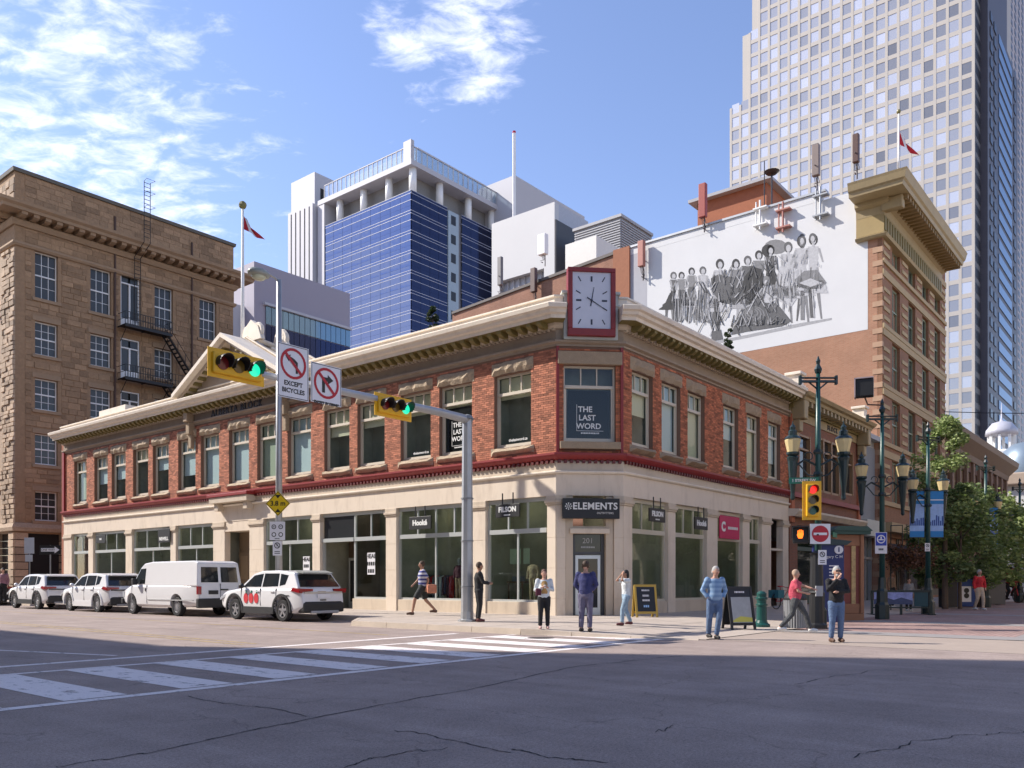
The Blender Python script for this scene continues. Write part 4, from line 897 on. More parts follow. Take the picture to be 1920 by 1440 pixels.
# figures of the mural: a row of dancers in greys
greys = [M('mural_ink_%d' % i, (g, g, g*1.03), .8, .25, 6) for i, g in enumerate((.05, .12, .22, .36, .47))]
for g in greys: pass
muf = {}
def paint(pts, g, lvl):       # pts as photo pixels on the wall
    ps = []
    for x, y in pts: yy, k = gx_at(x, MX); ps.append((yy, zz(y, k)))
    m = muf.setdefault(g, MB(FM)); m.prism(ps, .013+.004*lvl, .015+.004*lvl, 'y')
def ell(cx, cy, rx, ry, g, lvl, n=12): paint([(cx+rx*math.cos(2*math.pi*k/n), cy+ry*math.sin(2*math.pi*k/n)) for k in range(n)], g, lvl)
def sag(cx, y0, y1, w0, w1, g, lvl, lean=0, n=7, wob=.12):
    l, r_ = [], []
    for i in range(n+1):
        f = i/n; w = (w0+(w1-w0)*f)*(1+wob*random.uniform(-1, 1)); c = cx+lean*f; y = y0+(y1-y0)*f; l.append((c-w, y)); r_.append((c+w, y))
    paint(l+r_[::-1], g, lvl)
random.seed(21)
figs = [(1263, 508, 612, 7, 0, .9), (1278, 508, 606, 8, 1, 0), (1297, 500, 605, 8, 1, 3), (1318, 498, 612, 9, 3, -3), (1350, 484, 628, 11, 3, 2), (1380, 484, 620, 12, 1, 2), (1402, 478, 610, 13, 0, 0), (1423, 468, 600, 12, 1, 4), (1445, 458, 596, 12, 0, 3), (1478, 452, 606, 14, 4, 0), (1503, 440, 604, 12, 4, 0), (1525, 437, 598, 12, 4, 0)]
for i, (x, y0, y1, w, tone, lean) in enumerate(figs):
    lean += (-9, 7, -5, 10, -8, 6, 9, -7, 4, -3, 2, 3)[i]; w *= 1.25
    H = y1-y0; sc = H/160
    ell(x, y0+9*sc+3, 7.0*sc+1.6, 10*sc+1, 0 if i % 3 else 1, 1); ell(x+.6, y0+11*sc+3, 3.8*sc+1, 6*sc+1, 4, 2)
    sag(x, y0+20*sc, y0+26*sc, 2, 3, 4, 2)
    sag(x, y0+25*sc, y0+62*sc, w*.75, w*.5, min(4, tone+1), 1); sag(x, y0+58*sc, y0+104*sc, w*.55, w*1.15, tone, 2, lean); 
    sag(x-4+lean, y0+100*sc, y1-2, 3.2, 1.6, 3 if i % 2 else 1, 1, random.uniform(-7, 2)); sag(x+5+lean, y0+100*sc, y1, 3.2, 1.6, 2, 1, random.uniform(-2, 8))
    sag(x-w*.7, y0+28*sc, y0+60*sc, 2, 1.5, 3, 2, random.uniform(-14, 6)); sag(x+w*.7, y0+28*sc, y0+54*sc, 2, 1.5, 3, 2, random.uniform(-5, 14)); sag(x+lean*.6, y0+88*sc, y0+112*sc, w*1.0, w*1.7, min(4, tone+random.choice((0, 1, 2))), 3, lean)
    for k in range(5): sag(x+random.uniform(-w, w), y0+64*sc, y0+98*sc, .5, 1.1, random.choice((0, 2, 3, 4)), 3, random.uniform(-4, 4))
paint([(1333, 522), (1348, 514), (1374, 520), (1392, 522), (1394, 562), (1378, 572), (1352, 568), (1336, 548)], 1, 3)
paint([(1395, 520), (1412, 500), (1428, 505), (1436, 530), (1418, 562), (1398, 575)], 0, 3)
paint([(1440, 560), (1462, 575), (1484, 602), (1466, 612), (1400, 622), (1372, 628), (1380, 600), (1402, 578), (1420, 560)], 1, 4)
for k in range(8): ell(1414-1.5*k*.3, 592-k*.9, 24-2.6*k, 19-2.1*k, (1, 2)[k % 2], 5+k)
ell(1437, 526, 7, 9, 2, 5); ell(1437, 530, 3.5, 5, 4, 6); sag(1440, 536, 568, 9, 7, 4, 5); sag(1430, 540, 572, 2, 1.5, 3, 6, -22)
paint([(1490, 525), (1508, 508), (1532, 506), (1550, 530), (1540, 541), (1515, 543), (1496, 538)], 2, 3); paint([(1498, 531), (1520, 522), (1543, 531), (1520, 538)], 4, 4)
paint([(1462, 500), (1492, 495), (1494, 560), (1484, 575), (1462, 565), (1452, 540)], 4, 3); paint([(1455, 515), (1464, 540), (1472, 568), (1462, 560)], 2, 4); sag(1478, 505, 560, 1, 2, 3, 5, 4); sag(1487, 500, 555, .8, 1.5, 3, 5, 2)
sag(1520, 540, 596, 5, 4, 1, 3, 4); sag(1523, 542, 596, 1.2, 1, 4, 4, 4); sag(1505, 545, 600, 4.5, 3.5, 2, 3); sag(1272, 560, 603, 9, 8, 1, 3); sag(1343, 560, 630, 5, 3, 1, 3, 3)
ell(1455, 463, 22, 14, 2, 0); ell(1440, 470, 12, 12, 0, 1); ell(1504, 452, 6.5, 14, 1, 2); ell(1504, 452, 3.6, 6, 4, 3); ell(1524, 446, 7, 9, 1, 2); ell(1524, 448, 4, 6, 4, 3)
paint([(1335, 622), (1352, 618), (1356, 636), (1334, 640)], 1, 4)
paint([(1330, 642), (1400, 628), (1500, 606), (1560, 596), (1560, 600), (1400, 634), (1330, 648)], 3, 0)
for k in range(120):
    x = random.choice([f[0] for f in figs[3:9]])+random.uniform(-14, 14); base_ = 1480-(x-1260)*.0; yt = 500-(x-1300)*.2
    y = random.uniform(yt+10, min(612-(x-1340)*.06, yt+125)); ln = random.uniform(10, 34); le = random.uniform(-16, 16)
    sag(x, y, y+ln, random.uniform(.3, .8), random.uniform(.5, 1.6), random.choice((0, 0, 1, 1, 2, 3, 4)), 8+k % 6, le, 4)
for k in range(45):
    x = random.uniform(1258, 1330); sag(x, random.uniform(525, 595), random.uniform(598, 606), .4, 1.0, random.choice((1, 2, 3, 4)), 8+k % 5, random.uniform(-5, 5), 4)
for k in range(45):
    x = random.uniform(1440, 1545); y = random.uniform(470, 580); sag(x, y, y+random.uniform(5, 18), .3, .8, random.choice((2, 3, 3, 4)), 8+k % 5, random.uniform(-4, 4), 4)
for k in range(34):
    a = random.uniform(0, 1); x = 1385+95*a; sag(x, 585+8*a+random.uniform(0, 20), 612-6*a, .5, 1.2, random.choice((0, 0, 2, 3)), 14+k % 4, random.uniform(-14, 4), 4)
mural = None
for g, m in muf.items():
    o = m.build('mural_figures', greys[g], mu, kind='stuff', label=('black', 'dark grey', 'mid grey', 'light grey', 'palest grey')[g]+' painted tones of the row of dancers')
# front facade
fc_ = [(59.6, 61.5), (63.7, 65.6), (67.6, 69.5), (71.4, 73.2)]
KF = gy_at(1672, GY)[1]
fr = [(zz(b_, KF), zz(a_, KF)) for a_, b_ in ((438, 512), (545, 628), (650, 735), (757, 838), (868, 945))]
fh = [(a, c, z0, z1) for a, c in fc_ for z0, z1 in fr]
b = MB(FMF); wall(b, MX+.01, MX1, .1, 26.9, -.5, 0.3, [(a, c, z0, z1) for a, c, z0, z1 in fh]+[(59, 74.3, .3, 4.3)]); b.build('front_wall', fbrick, mu)
b = MB(FMF); b.box(MX+.6, MX1, -1.1, -1.0, .2, 26); b.build('dark_interior', dark, mu)
fsash = M('olive_sash', (.22, .26, .18), .5, .05)
for a, c, z0, z1 in fh:
    f = MB(FMF); f.box(a, a+.12, -.1, .1, z0, z1); f.box(c-.12, c, -.1, .1, z0, z1); f.box(a, c, -.1, .1, z0, z0+.12); f.box(a, c, -.1, .1, z1-.12, z1); f.box(a, c, -.08, .12, (z0+z1)/2-.05, (z0+z1)/2+.05); f.box((a+c)/2-.05, (a+c)/2+.05, -.08, .1, z0, z1); fo = f.build('window', fsash, mu)
    g = MB(FMF); g.box(a+.1, c-.1, -.02, 0, z0+.1, (z0+z1)/2-.05); g.build('pane', gl_dark, fo); g = MB(FMF); g.box(a+.1, c-.1, -.02, 0, (z0+z1)/2+.05, z1-.1); g.build('pane', gl_dark, fo)
fst = M('tan_stone', (.42, .31, .17), .8, .12, 2)
for z0, z1 in fr:
    b = MB(FMF); b.box(MX+.02, MX1, .3, .38, z1+.05, z1+.5); b.build('lintel_band', fst, mu)
    b = MB(FMF); b.box(MX+.02, MX1, .3, .42, z0-.3, z0-.02); b.build('sill_band', fst, mu)
    for t in (58.2, 62.6, 66.6, 70.4, 74.2):
        for k in range(4): b = MB(FMF); b.box(t-.7, t+.7, .3, .36, z0+.3+.62*k, z0+.55+.62*k); b.build('quoin_band', fst, mu)
for k in range(17):
    z = 18.3-.78*k+7.6*0
for k in range(28): b = MB(); z = .8+.88*k; b.box(MX-.03, MX+.3, GY-.32, GY+.3, z, z+.34); b.build('corner_quoin', M('quoin_tan', (.44, .28, .18), .8, .12), mu)
# main cornice wrapping the corner
pth = [((MX, GY+1.3), (-1, 0)), ((MX, GY-.3), mitre((-1, 0), (0, -1))), ((MX1-1.9, GY-.3), (0, -1))]
def mc(nm, m, prof): b = MB(); b.sweep(pth, prof); return b.build(nm, m, mu)
mc('cornice', yellowp, [(-.4, 26.1), (1.65, 26.1), (1.7, 26.35), (1.82, 26.45), (1.92, 26.8), (1.98, 26.95), (-.4, 27.15)]); mc('cornice_bed', yellowp, [(-.2, 25.2), (.15, 25.2), (.2, 25.7), (.5, 25.85), (.5, 26.097), (-.2, 26.097)]); mc('frieze', M('ochre_dark', (.33, .24, .10), .6, .1, 3), rect(-.2, .14, 24.0, 25.197)); mc('neck_moulding', yellowp, [(-.2, 23.7), (.3, 23.7), (.4, 23.85), (.1, 23.997), (-.2, 23.997)])
for i in range(26):
    t = MX+.1+.61*i; b = MB(FMF); b.box(t-.13, t+.13, .72, 1.85, 25.8, 26.097); b.build('modillion', M('modillion_brown', (.26, .17, .07), .7), mu); b = MB(FMF); b.box(t-.2, t+.2, .44, .5, 24.15, 25.05); b.build('frieze_panel', olive, mu)
for t, n_ in ((MX-.25, 0),): b = MB(FMF); b.box(MX-.3, MX+.3, .3, 1.6, 25.3, 26.097); b.build('corner_bracket', yellowp, mu, bevel=.08)
b = MB(FMF); b.box(57.3, 75, .3, .9, 4.6, 5.2); b.build('shop_cornice', fst, mu)
for i in range(5):
    t = 58.9+3.1*i; f = MB(FMF); f.box(t, t+.12, -.1, .1, .3, 4.3); f.box(t+2.7, t+2.82, -.1, .1, .3, 4.3); f.box(t, t+2.8, -.1, .12, 3.1, 3.3); f.box(t, t+2.8, -.1, .12, .3, .8); fo = f.build('shopfront', M('shop_dark', (.08, .07, .05), .5), mu); g = MB(FMF); g.box(t+.12, t+2.7, -.02, 0, .8, 3.1); g.build('pane', gl_dark, fo)
# penthouse with slate roof
ph = gy_at
pk = 66.0
pa, pb2 = gx_at(1308, pk)[0], gx_at(1437, pk)[0]; zph = zz(342, gx_at(1437, pk)[1])
b = MB(); b.box(pk, pk+5, pb2, pa, 27, zph); b.build('penthouse', M('penthouse_brick', (.33, .12, .06), .85, .15, 3), mu)
b = MB(); b.box(pk-.6, pk+5.6, pb2-.6, pa+.6, zph, zph+.25); b.build('penthouse_eaves', M('grey_trim', (.35, .35, .36), .6), mu)
b = MB(); y0, y1 = pb2-.55, pa+.55; x0, x1 = pk-.55, pk+5.55; zr = zph+.25; b.add([(x0, y0, zr), (x1, y0, zr), (x1, y1, zr), (x0, y1, zr), (x0+2, y0+2, zr+.5), (x1-2, y0+2, zr+.5), (x1-2, y1-2, zr+.5), (x0+2, y1-2, zr+.5)], [(0,1,5,4),(1,2,6,5),(2,3,7,6),(3,0,4,7),(4,5,6,7)]); b.build('slate_roof', M('slate', (.12, .12, .13), .7, .2, 3), mu)
# ---- antennas
def antenna(px, y0, y1, plane, col, w=.45, d=.35, label='', off=.5, arm=True):
    yy, k = gx_at(px, plane-off); z0, z1 = zz(y1, k), zz(y0, k)
    t = thing('antenna', label, 'antenna', (plane-off, yy, z0), 0, 'mobile phone antennas round the roofs', baked=True)
    h = z1-z0; b = MB(); b.box(plane-off-d/2, plane-off+d/2, yy-w/2, yy+w/2, z0+.3*0, z1); b.build('antenna_panel', col, t, bevel=.04)
    b = MB(); b.tube([(plane-off+.05+d/2, yy, z0-1.0), (plane-off+.05+d/2, yy, z1-.2)], .05, 6)
    if arm: b.box(plane-off, plane+.02, yy-.03, yy+.03, z0-.8, z0-.74); b.box(plane-off, plane+.02, yy-.03, yy+.03, z0+.3*h, z0+.3*h+.06)
    for q in range(4): b.tube([(plane-off, yy-.12+.08*q, z0+.02), (plane-off+.15, yy-.2+.1*q, z0-.45), (plane-.1, yy, z0-.7)], .022, 4)
    b.build('antenna_mount', M('bracket', (.12, .1, .1), .6), t)
ared = M('antenna_red', (.32, .05, .035), .5, .08); apink = M('antenna_pink', (.42, .17, .13), .5); abr = M('antenna_brown', (.1, .05, .04), .5); agr = M('antenna_grey', (.16, .15, .15), .5)
antenna(1203, 452, 500, MX, apink, .5, .4, 'pink-brown antenna panel at the left end of the white mural wall'); antenna(1318, 345, 408, MX, ared, .55, .4, 'red antenna panel with cables at the foot of the roof penthouse')
antenna(1530, 272, 330, MX, M('antenna_taupe', (.22, .17, .15), .5), .5, .35, 'taupe antenna above the middle of the mural wall', -.3); antenna(1605, 252, 305, MX, abr, .4, .35, 'dark brown antenna above the cornice end of the mural wall', -.3)
antenna(1001, 503, 548, MX, abr, .5, .4, 'dark antenna on the bare brick wing left of the clock'); antenna(938, 482, 535, MX+2, agr, .45, .35, 'grey antenna rising behind the brick wing', -.3); antenna(1018, 440, 478, MX+8, white, .9, .6, 'white twin antenna in front of the pale office wall', -.3)
def bracket(px, y0, y1, mat, label):
    yy, k = gx_at(px, MX-.4); z0, z1 = zz(y1, k), zz(y0, k)
    b = MB(); b.tube([(MX-.4, yy, z0), (MX-.4, yy, z1)], .07, 6); b.tube([(MX-.25, yy+.35, z0+.1), (MX-.25, yy+.35, z1)], .05, 6)
    b.box(MX-.5, MX+.0, yy-.5, yy+.5, z0+.3, z0+.4); b.box(MX-.5, MX+.0, yy-.5, yy+.5, z1-.6, z1-.5); b.build('antenna_mast', mat, org=(MX, yy, z0), label=label, cat='mast', group='empty antenna masts on the mural wall')
bracket(1425, 375, 430, white, 'white double mast over the brick penthouse corner'); bracket(1468, 378, 435, apink, 'pinkish mast bracket right of the penthouse'); bracket(1538, 350, 412, galv, 'grey mast bracket on the white wall below the taupe antenna')
yy, k = gx_at(1447, 64); z = zz(326, k)
t = thing('satellite_dish', 'small black satellite dish on the penthouse roof', 'satellite dish', (64, yy, z), baked=True)
b = MB(); b.lathe([(.05, 0), (.4, .1), (.6, .28)], (64, yy, z-.1), 14); b.build('dish', black, t); b = MB(); b.tube([(64, yy, z-3.5), (64, yy, z+.4)], .06, 6); b.tube([(64, yy+.6, z-3.5), (64, yy+.6, z+1.2)], .04, 6); b.build('dish_mast', black, t)

# ---- flags
def flag(gx, gy, zb, zt, label, fz, drop=1.6, w=.6, pole=.06, finial=True):
    t = thing('flagpole', label, 'flagpole', (gx, gy, zb), baked=True)
    b = MB(); b.tube([(gx, gy, zb), (gx, gy, (zb+zt)/2), (gx, gy, zt)], [pole*1.3, pole, pole*.7], 8); b.build('pole', white, t, smooth=True)
    b = MB(); b.ball((gx, gy, zt+.1), pole*2.4, n=8); b.build('finial', M('finial_gold', (.2, .18, .06), .4), t)
    me = bpy.data.meshes.new('flag'); vs = []; fs = []; n, m_ = 18, 12; mi = []
    for j in range(m_+1):
        for i in range(n+1):
            f = i/n; g = j/m_; x = w*f*(.35+.65*g)+.03; y = .16*math.sin(f*9+g*2)*f; z = fz-drop*g*(.55+.45*f)-.6*drop*f*(1-g)*.7; vs.append((x*.8, y-.3*f*g, z))
    for j in range(m_):
        for i in range(n): fs.append((j*(n+1)+i, j*(n+1)+i+1, (j+1)*(n+1)+i+1, (j+1)*(n+1)+i)); mi.append(0 if (i < n*.27 or i > n*.72 or (abs(i-n/2) < 2 and 3 < j < 9)) else 1)
    vs = [(Vector((x*V[0]-0, 0, 0)).x, y, z) for x, y, z in vs]
    me.from_pydata([(v[0]*.9, -v[0]*.9+v[1], v[2]-zb) for v in vs], [], fs); me.materials.append(M('flag_red', (.5, .01, .02), .7)); me.materials.append(M('flag_white', (.75, .75, .75), .7)); me.polygons.foreach_set('material_index', mi)
    o = bpy.data.objects.new('flag', me); COL.objects.link(o); o.parent = t; return t
gyf, kf = gx_at(455, GX+1.5); flag(GX+1.5, gyf, 12.6, zz(388, kf), 'white flagpole with a slack red and white flag above the pediment', zz(400, kf), 1.5, 1.4, .09)
kf = gx_at(1685, 59)[1]; flag(59, gx_at(1685, 59)[0], 27, zz(212, kf), 'flagpole with drooping flag on the roof of the mural building', zz(240, kf), 1.9, 1.4, .06)

# ---------------------------------------------------------------- narrow grey building between
gb = thing('grey_clad_building', 'small building clad in grey ribbed metal behind the lamp posts', 'building', (GS, GY, 0), baked=True)
gcl = M('ribbed_metal', (.4, .41, .42), .5, .06, 2, metal=.2)
b = MB(FR); b.box(GS+.05, MX-.05, -10, -.2, 4.2, 10.4); b.build('wall', gcl, gb)
b = MB(FR)
for i in range(24): t = GS+.1+i*.16; b.box(t, t+.05, -.2, -.14, 5.3, 10.0)
b.build('ribs', gcl, gb, kind='stuff')
b = MB(FR); b.box(GS+.05, MX-.05, -.3, .25, 10.4, 10.7); b.build('roof_edge', M('grey_trim'), gb)
b = MB(FR); b.box(GS+.05, MX-.05, -.3, .5, 4.2, 5.2); b.build('fascia', M('pale_fascia', (.55, .56, .5), .6), gb)
b = MB(FR); b.box(GS+.05, MX-.05, -.6, -.5, .1, 4.2); fo = b.build('glazing', gl_dark, gb); b = MB(FR)
for i in range(4): t = GS+.05+i*1.2; b.box(t, t+.08, -.5, -.3, .1, 4.2)
b.box(GS+.05, MX-.05, -.5, -.3, 2.8, 2.95); b.build('mullions', alum, gb)

# ---------------------------------------------------------------- long brown building further along the pedestrian street
lb = thing('long_brown_building', 'three storey dark brown brick building with heavy cornice behind the street trees', 'building', (75.3, GY, 0), baked=True)
bb = brickmat('dark_brown_brick', (.15, .07, .04), (.11, .05, .03), (.12, .08, .06), big=.2)
lh = [(76.3+2.9*i, 78.0+2.9*i, z0, z1) for i in range(10) for z0, z1 in ((8.6, 11.4), (4.9, 7.4))]
b = MB(FR); wall(b, 75.3, 105, .1, 13.2, -.4, 0, lh); b.build('wall', bb, lb); b = MB(FR); b.box(75.3, 105, -.9, -.8, .1, 14); b.build('dark_interior', dark, lb)
for a, c, z0, z1 in lh: f = MB(FR); f.box(a, a+.1, -.3, -.15, z0, z1); f.box(c-.1, c, -.3, -.15, z0, z1); f.box((a+c)/2-.05, (a+c)/2+.05, -.3, -.15, z0, z1); f.box(a, c, -.3, -.15, (z0+z1)/2, (z0+z1)/2+.1); fo = f.build('window', fst, lb); g = MB(FR); g.box(a+.1, c-.1, -.24, -.22, z0, z1); g.build('pane', gl_dark, fo)
for i in range(11): b = MB(FR); t = 75.5+2.9*i; b.box(t-.25, t+.4, 0, .2, .2, 12.3); b.build('pilaster', M('brown_pilaster', (.22, .14, .09), .8, .1), lb)
b = MB(); b.sweep([((75.3, GY), nR), ((105, GY), nR)], [(-.3, 12.3), (.25, 12.3), (.35, 12.8), (1.2, 13.6), (1.3, 14.1), (.4, 14.3), (-.3, 14.3)]); b.build('cornice', M('brown_cornice', (.2, .13, .08), .7, .1), lb)
b = MB(); b.sweep([((75.3, GY), nR), ((105, GY), nR)], [(-.3, 7.7), (.2, 7.7), (.6, 8.1), (.6, 8.3), (-.3, 8.3)]); b.build('string_course', M('brown_cornice'), lb)
b = MB(); b.box(75.3, 105, GY+.9, GY+12, .1, 14.2); b.build('core', bb, lb); b = MB(); b.box(77, 104, GY+1, GY+6, 14.2, 15.8); b.build('roof_box', bb, lb)
# white building closing the street with dome and cupola
wb = thing('domed_white_building', 'white building with blue-grey dome, curved cornice and little cupola closing the street', 'building', (112, 10, 0), baked=True)
b = MB(); b.box(111, 150, -18, 17, .1, 12.4); b.build('wall', M('offwhite_stone', (.6, .6, .58), .7, .06), wb)
b = MB(); b.box(110.2, 151, -18.6, 17.6, 12.4, 13.8); b.build('cornice', M('tan_cornice', (.42, .33, .25), .7, .08), wb, bevel=.15)
dy = at_depth(1926, 112); kdm = 112
b = MB(); b.lathe([(3.3, 13.8), (3.4, zz(884, 112)), (3.3, zz(862, 112)), (2.8, zz(845, 112)), (1.8, zz(833, 112)), (.3, zz(828, 112))], (dy[0], dy[1], 0), 20); b.build('dome', M('dome_blue', (.2, .26, .32), .4, .1, 2, metal=.3), wb, smooth=True)
kc = 124; cx_, cy_ = at_depth(1878, kc)
zc_ = [zz(y, kc) for y in (862, 838, 812, 800, 795, 768)]
b = MB(); 
for k in range(8): w_ = 2*math.pi*k/8; b.cbox(cx_+1.7*math.cos(w_), cy_+1.7*math.sin(w_), (zc_[1]+zc_[2])/2-.6, .35, .35, 2.4)
b.lathe([(2.2, zc_[0]), (2.2, zc_[1]-.8), (2.0, zc_[1]-.6)], (cx_, cy_, 0), 16); b.build('cupola', white, wb); b = MB(); b.lathe([(2.2, zc_[2]-.3), (2.1, zc_[2]+.4), (1.3, zc_[3]+.5), (.3, zc_[4]+.4), (.12, zc_[4]+.8), (.05, zc_[5]+1)], (cx_, cy_, 0), 16); b.build('cupola_dome', M('cupola_grey', (.45, .45, .5), .4), wb, smooth=True)
b = MB(); b.box(cx_-2.6, cx_+2.6, cy_-2.6, cy_+2.6, 12, zc_[0]); b.build('cupola_base', white, wb)
for i in range(8):
    for z0 in (1.0, 5.5): g = MB(); g.box(110.9, 111.05, 15-3.6*i, 13-3.6*i, z0, z0+3); g.build('window', gl_dark, wb)

# ---------------------------------------------------------------- office towers
tw_pier = M('tower_panel', (.43, .40, .36), .6, .05, .1)
tg = bpy.data.materials.new('tower_glass'); tg.use_nodes = True; nt = tg.node_tree; bs = nt.nodes['Principled BSDF']; oi = N(nt, 'ShaderNodeObjectInfo'); rp1 = N(nt, 'ShaderNodeMapRange'); L(nt, oi.outputs['Random'], rp1.inputs[0]); rp1.inputs[3].default_value = .35; rp1.inputs[4].default_value = 1.
vmx = N(nt, 'ShaderNodeVectorMath'); vmx.operation = 'SCALE'; vmx.inputs[0].default_value = (.66, .65, .66); at_ = N(nt, 'ShaderNodeAttribute'); at_.attribute_name = 'tint'; L(nt, math_n(nt, 'MULTIPLY', rp1.outputs[0], math_n(nt, 'MULTIPLY_ADD', at_.outputs['Fac'], .3, 1.)), vmx.inputs['Scale']); L(nt, vmx.outputs[0], bs.inputs['Base Color']); bs.inputs['Metallic'].default_value = .6; bs.inputs['Roughness'].default_value = .2; MT['tower_glass'] = tg
TG = 234.0; ty1 = gx_at(1825, TG)[0]; ty0 = gx_at(1372, TG)[0]; k1700 = gx_at(1700, TG)[1]
tw = thing('white_grid_tower', 'tall pale office tower with a grid of square windows rising out of frame', 'building', (TG, ty1, 0), baked=True)
FT = Fac((TG, 0), (0, 1), (-1, 0)); pitch = abs(gx_at(1700, TG)[0]-gx_at(1722.7, TG)[0]); flo = 28.2*k1700/F_
ncol = int((ty0-ty1)/pitch)+1
ztop = lambda y: (zz(203, gx_at(1372, TG)[1]) if y > gx_at(1392, TG)[0] else zz(68, gx_at(1392, TG)[1]) if y > gx_at(1410, TG)[0] else 190.)
b = MB(FT); b2 = MB(FT)
for i in range(ncol+1):
    y = ty1+i*pitch; top = ztop(y-.1)
    if y > ty0+1: break
    b.box(y-.34, y+.34, -.1, .16, 0, top)
nfl = int(190/flo); wins = []
for j in range(nfl):
    z = 14+j*flo
    ymax = max([ty1+i*pitch for i in range(ncol+1) if ztop(ty1+i*pitch-.1) > z+flo*.5 and ty1+i*pitch <= ty0+1] or [ty1+pitch])
    b2.box(ty1, ymax, -.1, .12, z-.55, z+.55)
    for i in range(ncol):
        y = ty1+i*pitch
        if y+pitch <= ymax+.1: wins.append((abs(j-18)*.2+i, y+pitch/2, z+.55, z+flo-.55))
b.build('piers', tw_pier, tw); b2.build('spandrels', tw_pier, tw)
wins = [w for w in wins if w[2] > 24]; wins.sort()
wm = MB(); wm.box(-pitch/2+.35, pitch/2-.35, -.05, .0, 0, flo-1.1); wm = wm.mesh('window', tg); wr = MB(FT)
for i, (q, y, z0, z1) in enumerate(wins):
    if i < 300: place('window', wm, tw, FT(y, .0, z0), FT.a)
    else: wr.box(y-pitch/2+.35, y+pitch/2-.35, -.06, -.01, z0, z1, random.uniform(-1, 1))
wr.build('windows', tg, tw, kind='stuff')
yA = gx_at(1392, TG)[0]; yB = gx_at(1410, TG)[0]
b = MB(FT); b.box(ty1, yB, -55, -.11, 0, 190); b.box(yB, yA, -45, -.11, 0, ztop((yA+yB)/2)); b.box(yA, ty0+.4, -40, -.11, 0, ztop(ty0)); b.build('core', tw_pier, tw)
# its flank, with the shade put into a darker grey
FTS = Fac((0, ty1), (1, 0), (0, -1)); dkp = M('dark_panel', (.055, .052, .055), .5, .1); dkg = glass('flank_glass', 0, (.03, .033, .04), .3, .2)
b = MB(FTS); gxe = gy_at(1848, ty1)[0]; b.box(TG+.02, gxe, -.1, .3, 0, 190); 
b.build('flank', M('flank_shade_grey', (.13, .13, .13), .6, .1, .1), tw); n_ = 44
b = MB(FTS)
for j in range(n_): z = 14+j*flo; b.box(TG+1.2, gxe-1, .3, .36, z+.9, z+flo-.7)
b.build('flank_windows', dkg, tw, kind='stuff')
tk = thing('dark_glass_tower', 'dark office tower with a column of blue windows at the right edge', 'building', (300, 60, 0), baked=True)
PX = 250.; gyT = ty1-2.; FK = Fac((0, gyT), (1, 0), (0, -1))
xa, xb = gy_at(1852, gyT)[0], gy_at(1908, gyT)[0]; kt = gy_at(1890, gyT)[1]; zt2 = zz(100, kt)
b = MB(FK); b.box(xa, xb, -30, 0, 0, zt2); b.box(xa, xa+(xb-xa)*.62, -20, -.1, zt2, 200); b.build('wall', M('tower_charcoal', (.075, .07, .085), .5, .1, .1), tk)
gblue = bpy.data.materials.new('blue_window'); gblue.use_nodes = True; q = gblue.node_tree.nodes['Principled BSDF']; q.inputs['Base Color'].default_value = (.16, .27, .42, 1); q.inputs['Metallic'].default_value = .5; q.inputs['Roughness'].default_value = .35
x0, x1 = gy_at(1872, gyT)[0], gy_at(1896, gyT)[0]
wmm = MB(); wmm.box(-(x1-x0)/2, (x1-x0)/2, -.15, .0, 0, flo*.62); wmm = wmm.mesh('window', gblue); j = 0
while 20+j*flo*1.0 < zt2-3: place('window', wmm, tk, FK((x0+x1)/2, .05, 20+j*flo), FK.a); j += 1
wmm = MB(); wmm.box(-1.6, 1.6, -.15, 0, 0, flo*.55); wmm = wmm.mesh('window', dkg); j = 0
while 20+j*flo < zt2-3:
    for px in (1858, 1865, 1902): place('window', wmm, tk, FK(gy_at(px, gyT)[0], .05, 20+j*flo), FK.a)
    j += 1
pt = thing('pink_grey_tower', 'pale tower with fine window grid in the top right corner', 'building', (420, 60, 0), baked=True)
FP = Fac((0, 70), (1, 0), (0, -1)); xp = gy_at(1885, 70)[0]
b = MB(FP); b.box(xp, xp+140, -30, 0, 0, 430); b.build('wall', M('pink_panel', (.42, .38, .38), .6, .06), pt)
b = MB(FP)
for j in range(90):
    for i in range(12): b.box(xp+4+i*11, xp+9+i*11, 0, .1, 60+j*4, 62.4+j*4)
b.build('windows', dkg, pt, kind='stuff')

# ---- blue glass office
bgm = bpy.data.materials.new('blue_glass'); bgm.use_nodes = True; q = bgm.node_tree.nodes['Principled BSDF']; q.inputs['Base Color'].default_value = (.15, .185, .30, 1); q.inputs['Metallic'].default_value = .92; q.inputs['Roughness'].default_value = .05
nb_ = N(bgm.node_tree, 'ShaderNodeTexNoise', Scale=.22, Detail=2.); tcx = N(bgm.node_tree, 'ShaderNodeTexCoord'); L(bgm.node_tree, tcx.outputs['Object'], nb_.inputs[0]); bpn = N(bgm.node_tree, 'ShaderNodeBump', Strength=.4, Distance=.5); L(bgm.node_tree, nb_.outputs[0], bpn.inputs['Height']); L(bgm.node_tree, bpn.outputs[0], q.inputs['Normal'])
navy = bpy.data.materials.new('shade_face_glass'); navy.use_nodes = True; q = navy.node_tree.nodes['Principled BSDF']; q.inputs['Base Color'].default_value = (.03, .036, .075, 1); q.inputs['Metallic'].default_value = .8; q.inputs['Roughness'].default_value = .12  # darker copy of the blue glass, shade of the sunless faces put in
BX, BY = 111.8, 116.0
bo = thing('blue_glass_office', 'white framed office block clad in reflective blue glass with an open colonnade under its roof', 'building', (BX, BY, 0), baked=True)
FB = Fac((BX, 0), (0, 1), (-1, 0)); FBR = Fac((0, BY), (1, 0), (0, -1)); ye = gx_at(610, BX)[0]; xe = gy_at(945, BY)[0]; kb = gx_at(770, BX)[1]; zt = zz(357, kb)
